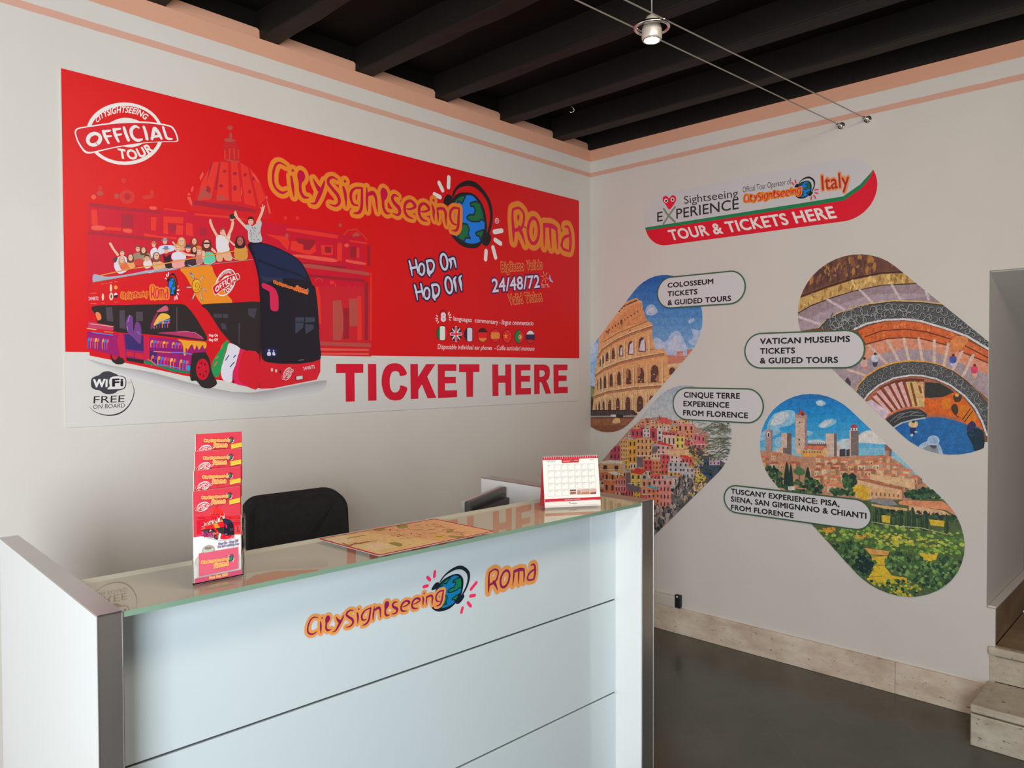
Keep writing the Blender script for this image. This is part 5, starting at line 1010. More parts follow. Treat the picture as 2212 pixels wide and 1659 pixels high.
'P|243 158 120|2899 5347 201 22 0 -232 -201 -20',
'P|182 176 181|2869 5339 50 76 161 19 49 -68',
'Q|84 60 64|1 2 0.34 0.5|2899 5347 201 22 0 -232 -201 -20',
'P|226 218 218|3074 5434 275 6 1 -316 -276 -16',
'Q|84 60 64|2 2 0.34 0.5|3074 5434 275 6 1 -316 -276 -16',
'P|231 105 102|3332 5419 161 13 1 -258 -162 -15',
'P|182 176 181|3303 5412 45 74 129 11 45 -67',
'Q|84 60 64|1 2 0.34 0.5|3332 5419 161 13 1 -258 -162 -15',
'P|243 193 89|3487 5386 309 21 1 -279 -309 -25',
'P|237 176 140|3459 5379 59 75 248 15 58 -65',
'Q|84 60 64|3 2 0.34 0.5|3487 5386 309 21 1 -279 -309 -25',
'P|243 169 107|3776 5470 178 5 1 -213 -179 -10',
'P|237 176 140|3748 5463 46 73 142 2 46 -66',
'Q|84 60 64|1 2 0.34 0.5|3776 5470 178 5 1 -213 -179 -10',
'P|226 218 218|648 4931 288 21 0 -380 -289 -26',
'Q|84 60 64|2 2 0.34 0.5|648 4931 288 21 0 -380 -289 -26',
'P|231 105 102|943 5008 338 41 0 -310 -338 -38',
'Q|84 60 64|2 2 0.34 0.5|943 5008 338 41 0 -310 -338 -38',
'P|243 193 89|1238 5068 367 17 0 -273 -367 -26',
'P|204 128 107|1206 5060 69 81 294 10 68 -69',
'Q|84 60 64|3 2 0.34 0.5|1238 5068 367 17 0 -273 -367 -26',
'P|243 218 197|1563 5001 365 39 0 -412 -365 -39',
'Q|84 60 64|3 2 0.34 0.5|1563 5001 365 39 0 -412 -365 -39',
'P|243 169 107|1921 5065 242 9 0 -356 -242 -16',
'Q|84 60 64|2 2 0.34 0.5|1921 5065 242 9 0 -356 -242 -16',
'P|234 131 111|2140 5099 337 43 1 -282 -338 -39',
'P|237 176 140|2109 5092 65 78 270 37 64 -67',
'Q|84 60 64|3 2 0.34 0.5|2140 5099 337 43 1 -282 -338 -39',
'P|234 131 111|2451 5119 195 20 1 -314 -196 -20',
'P|237 176 140|2421 5111 50 77 156 16 49 -68',
'Q|84 60 64|1 2 0.34 0.5|2451 5119 195 20 1 -314 -196 -20',
'P|243 193 89|2638 5078 282 29 0 -387 -281 -30',
'P|237 176 140|2608 5070 59 77 225 24 57 -67',
'Q|84 60 64|2 2 0.34 0.5|2638 5078 282 29 0 -387 -281 -30',
'P|237 213 186|2886 5107 339 24 0 -277 -339 -30',
'Q|84 60 64|3 2 0.34 0.5|2886 5107 339 24 0 -277 -339 -30',
'P|226 218 218|3180 5166 357 10 0 -343 -356 -23',
'P|237 176 140|3151 5159 65 76 286 4 63 -65',
'Q|84 60 64|3 2 0.34 0.5|3180 5166 357 10 0 -343 -356 -23',
'P|243 158 120|3554 5217 315 30 0 -377 -314 -31',
'P|237 176 140|3526 5209 60 75 251 25 59 -65',
'Q|84 60 64|3 2 0.34 0.5|3554 5217 315 30 0 -377 -314 -31',
'P|231 105 102|444 4711 326 43 0 -329 -326 -39',
'P|182 176 181|410 4703 67 83 261 36 65 -70',
'Q|84 60 64|2 2 0.34 0.5|444 4711 326 43 0 -329 -326 -39',
'P|243 193 89|753 4744 399 18 0 -307 -399 -31',
'P|182 176 181|720 4735 74 83 318 10 73 -69',
'Q|84 60 64|3 2 0.34 0.5|753 4744 399 18 0 -307 -399 -31',
'P|243 191 137|1148 4698 431 34 0 -391 -431 -42',
'P|182 176 181|1116 4690 76 83 345 25 74 -68',
'Q|84 60 64|3 2 0.34 0.5|1148 4698 431 34 0 -391 -431 -42',
'P|243 169 107|1576 4824 421 45 0 -388 -421 -47',
'Q|84 60 64|3 2 0.34 0.5|1576 4824 421 45 0 -388 -421 -47',
'P|243 218 197|1962 4792 411 38 0 -358 -411 -42',
'P|204 128 107|1930 4784 73 81 329 29 72 -67',
'Q|84 60 64|3 2 0.34 0.5|1962 4792 411 38 0 -358 -411 -42',
'P|231 105 102|2326 4839 372 28 0 -295 -372 -35',
'P|204 128 107|2295 4831 68 79 298 21 67 -66',
'Q|84 60 64|3 2 0.34 0.5|2326 4839 372 28 0 -295 -372 -35',
'P|222 204 199|2696 4862 317 28 0 -272 -317 -31',
'P|204 128 107|2666 4854 62 78 253 21 61 -66',
'Q|84 60 64|2 2 0.34 0.5|2696 4862 317 28 0 -272 -317 -31',
'P|243 193 89|2976 4857 198 9 1 -360 -199 -16',
'P|204 128 107|2946 4849 50 76 158 5 49 -67',
'Q|84 60 64|1 2 0.34 0.5|2976 4857 198 9 1 -360 -199 -16',
'P|243 169 107|3150 4923 382 44 0 -414 -381 -45',
'P|204 128 107|3121 4915 68 77 305 37 66 -64',
'Q|84 60 64|3 2 0.34 0.5|3150 4923 382 44 0 -414 -381 -45',
'P|243 193 89|3515 4983 302 23 1 -320 -303 -29',
'Q|84 60 64|2 2 0.34 0.5|3515 4983 302 23 1 -320 -303 -29',
'P|243 218 197|376 4326 231 32 0 -336 -232 -30',
'P|204 128 107|341 4317 58 83 185 27 57 -71',
'Q|84 60 64|1 2 0.34 0.5|376 4326 231 32 0 -336 -232 -30',
'P|243 218 197|603 4447 389 34 0 -325 -389 -40',
'P|237 176 140|570 4438 73 84 311 25 71 -68',
'Q|84 60 64|3 2 0.34 0.5|603 4447 389 34 0 -325 -389 -40',
'P|231 105 102|977 4408 236 8 0 -428 -236 -19',
'P|204 128 107|944 4399 57 82 188 3 56 -70',
'Q|84 60 64|1 2 0.34 0.5|977 4408 236 8 0 -428 -236 -19',
'P|243 158 120|1215 4489 227 7 0 -367 -227 -18',
'P|204 128 107|1182 4481 56 81 182 2 54 -70',
'Q|84 60 64|1 2 0.34 0.5|1215 4489 227 7 0 -367 -227 -18',
'P|217 95 111|1413 4439 211 25 -1 -369 -210 -26',
'Q|84 60 64|1 2 0.34 0.5|1413 4439 211 25 -1 -369 -210 -26',
'P|243 218 197|1630 4498 346 47 0 -448 -346 -45',
'P|182 176 181|1599 4490 66 81 277 39 65 -67',
'Q|84 60 64|3 2 0.34 0.5|1630 4498 346 47 0 -448 -346 -45',
'P|237 213 186|1950 4539 268 30 0 -315 -268 -30',
'P|237 176 140|1919 4530 58 80 214 24 58 -67',
'Q|84 60 64|2 2 0.34 0.5|1950 4539 268 30 0 -315 -268 -30',
'P|231 105 102|2225 4519 258 42 0 -385 -258 -37',
'P|182 176 181|2194 4511 57 79 206 36 56 -67',
'Q|84 60 64|2 2 0.34 0.5|2225 4519 258 42 0 -385 -258 -37',
'P|243 218 197|2445 4523 248 9 0 -403 -248 -21',
'P|182 176 181|2415 4514 55 79 198 4 55 -67',
'Q|84 60 64|2 2 0.34 0.5|2445 4523 248 9 0 -403 -248 -21',
'P|222 204 199|2690 4553 214 21 0 -315 -213 -24',
'P|237 176 140|2660 4544 52 78 171 16 51 -67',
'Q|84 60 64|2 2 0.34 0.5|2690 4553 214 21 0 -315 -213 -24',
'P|222 204 199|2896 4647 404 48 0 -288 -404 -48',
'P|182 176 181|2866 4639 70 78 324 40 69 -64',
'Q|84 60 64|3 2 0.34 0.5|2896 4647 404 48 0 -288 -404 -48',
'P|243 218 197|3285 4603 350 22 1 -436 -351 -33',
'P|204 128 107|3256 4595 64 77 281 15 63 -64',
'Q|84 60 64|3 2 0.34 0.5|3285 4603 350 22 1 -436 -351 -33',
'P|231 105 102|375 4049 321 41 0 -397 -321 -41',
'P|237 176 140|341 4040 67 84 257 34 65 -70',
'Q|84 60 64|2 2 0.34 0.5|375 4049 321 41 0 -397 -321 -41',
'P|243 218 197|670 4087 234 34 -1 -379 -233 -32',
'P|204 128 107|636 4077 58 83 186 29 57 -70',
'Q|84 60 64|1 2 0.34 0.5|670 4087 234 34 -1 -379 -233 -32',
'P|237 213 186|878 4032 431 63 0 -455 -431 -61',
'P|237 176 140|845 4023 77 84 344 54 75 -68',
'Q|84 60 64|3 2 0.34 0.5|878 4032 431 63 0 -455 -431 -61',
'P|217 95 111|1254 4109 474 62 0 -468 -474 -63',
'Q|84 60 64|4 2 0.34 0.5|1254 4109 474 62 0 -468 -474 -63',
'P|243 193 89|1692 4186 258 13 0 -332 -258 -23',
'P|237 176 140|1660 4177 58 81 207 7 57 -68',
'Q|84 60 64|2 2 0.34 0.5|1692 4186 258 13 0 -332 -258 -23',
'P|231 105 102|1955 4192 258 32 0 -457 -258 -34',
'P|204 128 107|1924 4184 57 80 206 25 56 -67',
'Q|84 60 64|2 2 0.34 0.5|1955 4192 258 32 0 -457 -258 -34',
'P|243 158 120|2212 4206 283 45 0 -497 -283 -43',
'Q|84 60 64|2 2 0.34 0.5|2212 4206 283 45 0 -497 -283 -43',
'P|243 193 89|2482 4285 263 33 0 -314 -263 -33',
'P|182 176 181|2451 4277 57 79 211 26 55 -66',
'Q|84 60 64|2 2 0.34 0.5|2482 4285 263 33 0 -314 -263 -33',
'P|226 218 218|2738 4312 406 42 0 -328 -405 -47',
'Q|84 60 64|3 2 0.34 0.5|2738 4312 406 42 0 -328 -405 -47',
'P|237 97 90|2677 6488 266 11 0 -166 -266 -13',
'P|222 105 93|2929 6434 161 8 0 -127 -161 -8',
'P|243 158 132|3292 6350 566 -8 0 -280 -565 -15',
'Q|84 60 64|3 1 0.34 0.5|3292 6350 566 -8 0 -280 -565 -15',
'P|237 155 111|3564 6163 266 14 1 -248 -267 -17',
'Q|84 60 64|2 2 0.34 0.5|3564 6163 266 14 1 -248 -267 -17',
'P|222 86 111|1614 6084 470 4 0 -251 -470 -19',
'Q|84 60 64|3 1 0.34 0.5|1614 6084 470 4 0 -251 -470 -19',
'P|213 85 95|2315 6134 257 14 0 -374 -257 -17',
'Q|84 60 64|1 1 0.34 0.5|2315 6134 257 14 0 -374 -257 -17',
'P|231 218 218|2069 6108 246 13 0 -260 -246 -15',
'Q|84 60 64|2 2 0.34 0.5|2069 6108 246 13 0 -260 -246 -15',
'P|226 213 207|2572 6109 194 11 1 -334 -195 -12',
'Q|84 60 64|1 2 0.34 0.5|2572 6109 194 11 1 -334 -195 -12',
'P|243 210 191|2781 5966 454 12 1 -347 -454 -24',
'Q|84 60 64|3 1 0.34 0.5|2781 5966 454 12 1 -347 -454 -24',
'P|243 216 115|3221 5942 315 19 0 -376 -315 -23',
'Q|84 60 64|2 2 0.34 0.5|3221 5942 315 19 0 -376 -315 -23',
'P|231 122 130|3830 6053 385 -27 1 -417 -385 -3',
'Q|84 60 64|3 2 0.34 0.5|3830 6053 385 -27 1 -417 -385 -3',
'P|204 84 107|782 5496 429 29 0 -457 -429 -35',
'Q|84 60 64|3 2 0.34 0.5|782 5496 429 29 0 -457 -429 -35',
'P|243 191 124|1211 5713 355 23 0 -666 -355 -29',
'Q|84 60 64|4 5 0.34 0.5|1211 5713 355 23 0 -666 -355 -29',
'P|243 179 81|1518 5733 301 19 0 -740 -301 -25',
'Q|84 60 64|2 3 0.34 0.5|1518 5733 301 19 0 -740 -301 -25',
'P|243 185 129|1819 5805 587 36 0 -571 -587 -46',
'Q|84 60 64|4 3 0.34 0.5|1819 5805 587 36 0 -571 -587 -46',
'P|243 192 183|2557 5643 635 18 0 -291 -634 -37',
'Q|84 60 64|4 2 0.34 0.5|2557 5643 635 18 0 -291 -634 -37',
'P|243 202 145|2915 5540 804 38 1 -315 -805 -55',
'P|231 95 107|2737 5373 295 23 1 -357 -296 -26',
'Q|84 60 64|2 2 0.34 0.5|2737 5373 295 23 1 -357 -296 -26',
'P|243 213 205|3032 5370 462 36 0 -277 -461 -39',
'Q|84 60 64|3 2 0.34 0.5|3032 5370 462 36 0 -277 -461 -39',
'P|226 105 102|3437 5326 367 29 0 -199 -367 -32',
'Q|84 60 64|3 1 0.34 0.5|3437 5326 367 29 0 -199 -367 -32',
'P|243 184 129|376 4917 900 49 0 -309 -900 -71',
'Q|84 60 64|2 1 0.34 0.5|376 4917 900 49 0 -309 -900 -71',
'P|226 194 176|1276 4993 129 11 0 -321 -129 -12',
'P|231 91 95|2100 5141 306 25 1 -312 -307 -28',
'Q|84 60 64|2 2 0.34 0.5|2100 5141 306 25 1 -312 -307 -28',
'P|237 146 107|2406 5140 331 27 1 -411 -331 -32',
'Q|84 60 64|3 3 0.34 0.5|2406 5140 331 27 1 -411 -331 -32',
'P|231 114 99|2708 5088 266 22 0 -357 -266 -26',
'Q|84 60 64|2 2 0.34 0.5|2708 5088 266 22 0 -357 -266 -26',
'P|204 200 203|2974 5161 690 33 0 -313 -690 -52',
'Q|84 60 64|4 2 0.34 0.5|2974 5161 690 33 0 -313 -690 -52',
'P|243 144 101|546 4630 468 16 -1 -664 -468 -39',
'Q|84 60 64|2 2 0.34 0.5|546 4630 468 16 -1 -664 -468 -39',
'P|243 147 142|997 4455 424 42 0 -455 -424 -48',
'Q|84 60 64|4 2 0.34 0.5|997 4455 424 42 0 -455 -424 -48',
'P|243 211 107|1581 4672 426 41 0 -448 -426 -45',
'Q|84 60 64|2 2 0.34 0.5|1581 4672 426 41 0 -448 -426 -45',
'P|199 194 167|1976 4683 278 27 0 -183 -278 -28',
'Q|84 60 64|1 1 0.34 0.5|1976 4683 278 27 0 -183 -278 -28',
'P|243 173 137|2007 4502 400 40 0 -468 -400 -46',
'Q|84 60 64|2 2 0.34 0.5|2007 4502 400 40 0 -468 -400 -46',
'P|243 176 167|2376 4591 774 41 0 -211 -774 -64',
'Q|84 60 64|4 1 0.34 0.5|2376 4591 774 41 0 -211 -774 -64',
'P|243 147 113|2223 4262 455 50 1 -465 -455 -56',
'Q|84 60 64|3 3 0.34 0.5|2223 4262 455 50 1 -465 -455 -56',
'P|243 157 146|2663 4413 487 31 1 -677 -487 -51',
'Q|84 60 64|4 3 0.34 0.5|2663 4413 487 31 1 -677 -487 -51',
'P|204 200 202|3437 5024 423 37 0 -323 -422 -42',
'Q|84 60 64|3 2 0.34 0.5|3437 5024 423 37 0 -323 -422 -42',
'P|236 78 72|1613 4689 206 191 374 -71 -186 -136;2557 5682 180 64 455 -85 -102 -32;3351 5395 284 9 141 -89 -282 -10',
'P|243 242 230|681 4629 300 55 327 -78 -327 -44;376 4945 439 91 526 2 -98 -75 -799 -68',
'P|243 175 144|2737 5373 470 61 287 -129 -403 44;2944 5542 407 54 368 -23 -658 -99',
'P|81 189 221|2254 4370 364 -39 0 -52 -379 24',
'P|128 115 129|1421 4684 176 17 0 -453 -176 61;1437 4338 539 -50 0 -158 -475 -26;2406 5581 211 41 -29 -183 -212 -68;1819 5224 250 -7 0 -315 -218 7',
'S|243 227 226|18 376 4697 867 67;18 981 4209 424 34;18 546 4369 468 36;17 1566 4991 285 13;17 1819 5263 557 33;16 2558 5385 591 35;16 2974 4880 634 49;16 3831 5755 385 16;17 2007 4055 370 31;17 1501 4345 506 41',
'R|112 110 115;159 152 150;81 81 88;197 186 172;130 123 118;63 62 70|260 25 71 1.5 6 983|3092 4433 346 339 422 -34 29 -246 -252 -327 -428 -558 -292 -269 -119 215 294 421',
'R|112 110 115;159 152 150;81 81 88;197 186 172;130 123 118;63 62 70|150 29 81 1.4 6 7732|2007 3712 612 102 415 -128 59 -247 -534 -592 -866 -132',
'P|94 89 94|1565 3658 628 25 -186 -340 -442 -219',
'R|112 110 115;159 152 150;81 81 88;197 186 172;130 123 118;63 62 70;243 204 81;185 163 86|90 21 53 1.2 6 6916|3776 5477 221 66 193 -231 -82 -352 -248 -147 -28 420',
'R|56 78 113;50 97 153;69 84 86;81 97 72;43 57 75|110 23 62 1 6 9502|4162 5310 431 -62 211 -127 -316 -321 -379 -37 -166 132',
'R|243 202 72;243 212 92;197 163 72|40 21 47 1 6 5074|3916 4868 220 70 136 -184 -218 -145 -138 35',
'R|81 91 83;63 78 86;107 110 86|60 21 53 0.8 6 8662|3550 5686 309 21 303 -151 -55 -103 -359 -3',
'R|243 204 145;223 184 134;159 136 113|50 21 53 1.2 6 7893|3888 4592 385 40 -218 -246 -418 -321 -141 -17 281 358',
'P|204 176 203|4352 5399 346 27 1 -218 -347 -30',
'Q|84 60 64|3 2 0.34 0.5|4352 5399 346 27 1 -218 -347 -30',
'P|231 185 148|3860 5036 193 18 1 -173 -194 -19',
'Q|84 60 64|2 2 0.34 0.5|3860 5036 193 18 1 -173 -194 -19',
'S|94 102 83|18 4629 5958 -153 19 -103 -28;18 4266 6185 -137 35 -92 -4;17 5086 6256 -136 -35 -92 -109;18 4415 5766 -96 -6 -65 -66;18 4947 5555 -137 32 -91 -7;18 4934 5748 -179 -40 -120 -111;18 4823 5721 -213 24 -144 -14;18 5012 5479 -124 0 -82 -54;18 4671 5485 -174 15 -117 -28;17 5075 6003 -129 17 -86 -32;18 5054 5978 -159 32 -107 -6;18 4653 6289 -83 11 -56 -44;18 4888 5863 -60 -2 -40 -62;18 4964 5974 -225 -1 -152 -52;18 4743 5522 -61 -4 -41 -65;18 4483 6193 -124 12 -83 -41;17 5043 5855 -107 11 -71 -38;18 4525 6067 -98 25 -66 -20;18 4851 5787 -178 -39 -119 -111;18 4327 6228 -85 25 -57 -23;18 4897 6271 -167 -23 -112 -90;18 4504 5868 -160 -7 -108 -65;18 4738 5959 -93 1 -62 -58;18 4933 5956 -187 -18 -125 -81;18 4419 6184 -134 -7 -90 -68;18 4742 6286 -128 33 -85 -9;18 4407 6156 -162 35 -109 -4;18 4955 5678 -149 -18 -100 -82;18 4760 6409 -204 18 -138 -28;18 5031 5408 -97 7 -65 -47;18 4623 5353 -81 5 -55 -50;18 5058 5556 -197 6 -133 -42;17 5033 6199 -118 -24 -79 -92;18 4981 5685 -112 14 -75 -35;18 4606 5422 -180 -29 -121 -95;18 4757 5485 -60 -5 -39 -68;18 4875 6355 -98 22 -65 -25;18 4982 5989 -223 12 -151 -34;18 4822 5541 -137 27 -91 -15;18 4681 6266 -229 20 -155 -23;18 4567 5680 -161 21 -109 -22;18 4861 6164 -220 14 -148 -33;18 4591 5884 -217 15 -147 -28;18 4984 5876 -111 5 -75 -49;18 4735 6074 -191 41 -128 8;18 4733 5560 -136 -12 -91 -72;17 5111 6254 -170 3 -115 -51;18 4783 5376 -155 25 -104 -16;18 4847 5996 -134 4 -91 -49;18 4501 5649 -186 -17 -125 -79;18 4483 5469 -204 38 -137 7;18 4704 6119 -145 34 -98 -4;18 4855 5983 -223 -11 -150 -68;18 4924 6276 -177 -15 -119 -77;18 4908 5891 -100 10 -67 -42;18 4437 5772 -80 10 -54 -45;18 5072 5576 -161 -34 -109 -104;18 4807 5895 -98 -4 -66 -63;18 4818 5916 -100 -15 -66 -80;18 4827 5875 -201 -13 -135 -71;18 4457 6314 -99 12 -67 -42;18 4608 6378 -152 3 -102 -52;18 4988 5830 -211 4 -143 -45;18 5043 5667 -189 -2 -128 -54;18 5047 5795 -174 -17 -117 -78;18 4399 5679 -157 -6 -106 -63;17 5073 5643 -124 -9 -83 -67;18 4755 5445 -82 0 -55 -57;18 4393 6225 -87 -9 -58 -73;18 4643 5556 -140 31 -93 -9',
'S|146 152 118|15 4743 6178 -120 4 -80 -52;15 4777 5838 -202 15 -136 -30;15 4941 6048 -77 21 -51 -27;15 4821 5472 -184 33 -124 -1;15 5071 5616 -154 5 -104 -45;15 4728 5358 -217 -4 -147 -55;15 4385 6240 -135 33 -90 -7;15 4675 6017 -123 -19 -82 -86;15 4542 5681 -201 27 -135 -11;15 4678 5751 -149 -9 -100 -69;15 4503 6177 -127 19 -85 -30;16 4147 6337 -91 9 -61 -47;15 4386 5993 -128 29 -87 -13;15 4797 5796 -229 17 -154 -26;15 4950 6197 -142 -12 -95 -73;15 4778 5875 -162 31 -108 -8;15 4497 5802 -93 -15 -62 -82;15 4888 5486 -77 3 -52 -54;15 4796 5856 -96 16 -64 -33;15 4489 6301 -105 -9 -71 -72;16 4395 5632 -203 35 -138 1;16 4362 5643 -145 -1 -97 -58;15 4535 5718 -90 3 -59 -55;15 4795 6382 -197 -1 -132 -57;15 4770 6215 -207 -10 -140 -68;15 4874 5924 -223 26 -151 -11;15 4478 5552 -134 9 -90 -41;15 4567 5803 -149 -29 -99 -99;15 4368 6013 -87 2 -58 -56;15 4586 5942 -70 -6 -46 -68;15 4585 6134 -166 -33 -111 -105;15 4840 6212 -113 3 -77 -53;15 4858 6094 -125 -25 -84 -94;15 4797 6048 -131 1 -88 -56;15 4550 5846 -175 30 -117 -10;15 5094 6275 -100 -21 -67 -90;15 4694 5438 -203 -8 -137 -62;15 4969 5885 -93 -8 -61 -69;15 4904 6350 -206 -18 -138 -82;15 4480 5954 -176 8 -118 -43;15 4938 6284 -191 -7 -129 -66;15 4593 5741 -98 -2 -65 -60;15 5063 6110 -212 32 -143 -3;15 4677 5391 -155 13 -104 -35;16 4237 6376 -225 27 -152 -14;15 4839 5468 -123 14 -83 -34;15 4702 5737 -231 20 -156 -19;15 5056 5976 -181 30 -122 -9;15 5007 5602 -159 -42 -107 -116;15 4709 5485 -149 -1 -100 -55;15 4974 5926 -72 27 -48 -19;15 5045 6381 -75 -9 -50 -73;15 4899 6002 -87 -3 -59 -64;15 4436 6321 -123 3 -82 -54;15 4706 5596 -134 -16 -90 -80;15 4522 6257 -125 -18 -84 -85;15 4414 6208 -129 24 -86 -22;15 4792 5734 -196 21 -132 -19;15 4965 6290 -175 27 -117 -13',
'R|89 99 80;120 128 99|40 20 56 0.5 6 824|4484 6358 525 74 78 -283 -233 -13',
'S|56 65 64|22 2677 6552 0 -103;23 2192 6454 31 -77;22 3206 6422 -29 -78',],
'spiral': [
'P|139 90 60|6604 11174 4928 -551 36 -4305 -4942 -323',
'P|122 82 65|6852 11147 4015 -449 4 -519 -1318 175 -515 20 -671 -67 -677 -160 -590 -177 -243 -88',
'R|97 66 62;152 100 73;189 134 73;117 72 73|110 24 72 2.2 6 2702|7100 9985 178 403 410 256 676 163 672 -127 441 -306 -439 0 -671 -67 -677 -160',
'P|221 180 111|6858 9822 243 58 590 179 676 163 672 82 590 -25 541 -143 1 -187 -317 66 -814 25 -671 -90 -562 -133 -525 -172 -362 -188',
'R|176 134 73;243 210 135;201 160 101|80 18 48 2 6 6848|6981 9514 120 352 590 179 676 162 672 83 590 -25 176 -232 -765 20 -671 -80 -562 -132 -526 -166',
'S|77 51 46|39 6857 9858 243 61 590 175 677 165 671 81 590 -26',
'S|73 48 51|34 6920 9433 362 197 525 164 562 139 671 95 814 -21',
'P|171 149 158|6921 9427 361 189 525 172 562 139 671 96 888 -27 483 -251 236 -331 -1216 224 -653 -28 -629 -162 -397 -182 -260 -223 -508 -70',
'P|189 170 182|6982 9213 537 212 573 229 685 153 652 9 864 -115 -862 -63 -653 -28 -629 -162 -397 -182 -260 -223 -508 -70',
'S|223 206 210|64 6951 9365 672 -263;62 7721 9765 512 -336;60 8520 9953 325 -347;58 9274 10021 195 -372;56 10027 9813 62 -205',
'P|233 193 131|7492 9060 203 212 342 171 607 165 658 47 629 -61 482 -97 467 -419 450 -430 1 -40 -451 428 -467 418 -482 97 -628 59 -659 -48 -607 -165 -342 -172 -203 -212',
'P|95 98 101|7492 9013 203 212 342 172 607 165 659 48 628 -59 482 -97 467 -418 451 -428 1 -205 -450 321 -465 201 -483 181 -374 67 -436 4 -423 -70 -299 -130',
'S|53 43 41|21 7492 9013 203 212 342 172 607 165 659 48 628 -59 482 -97 467 -418 451 -428',
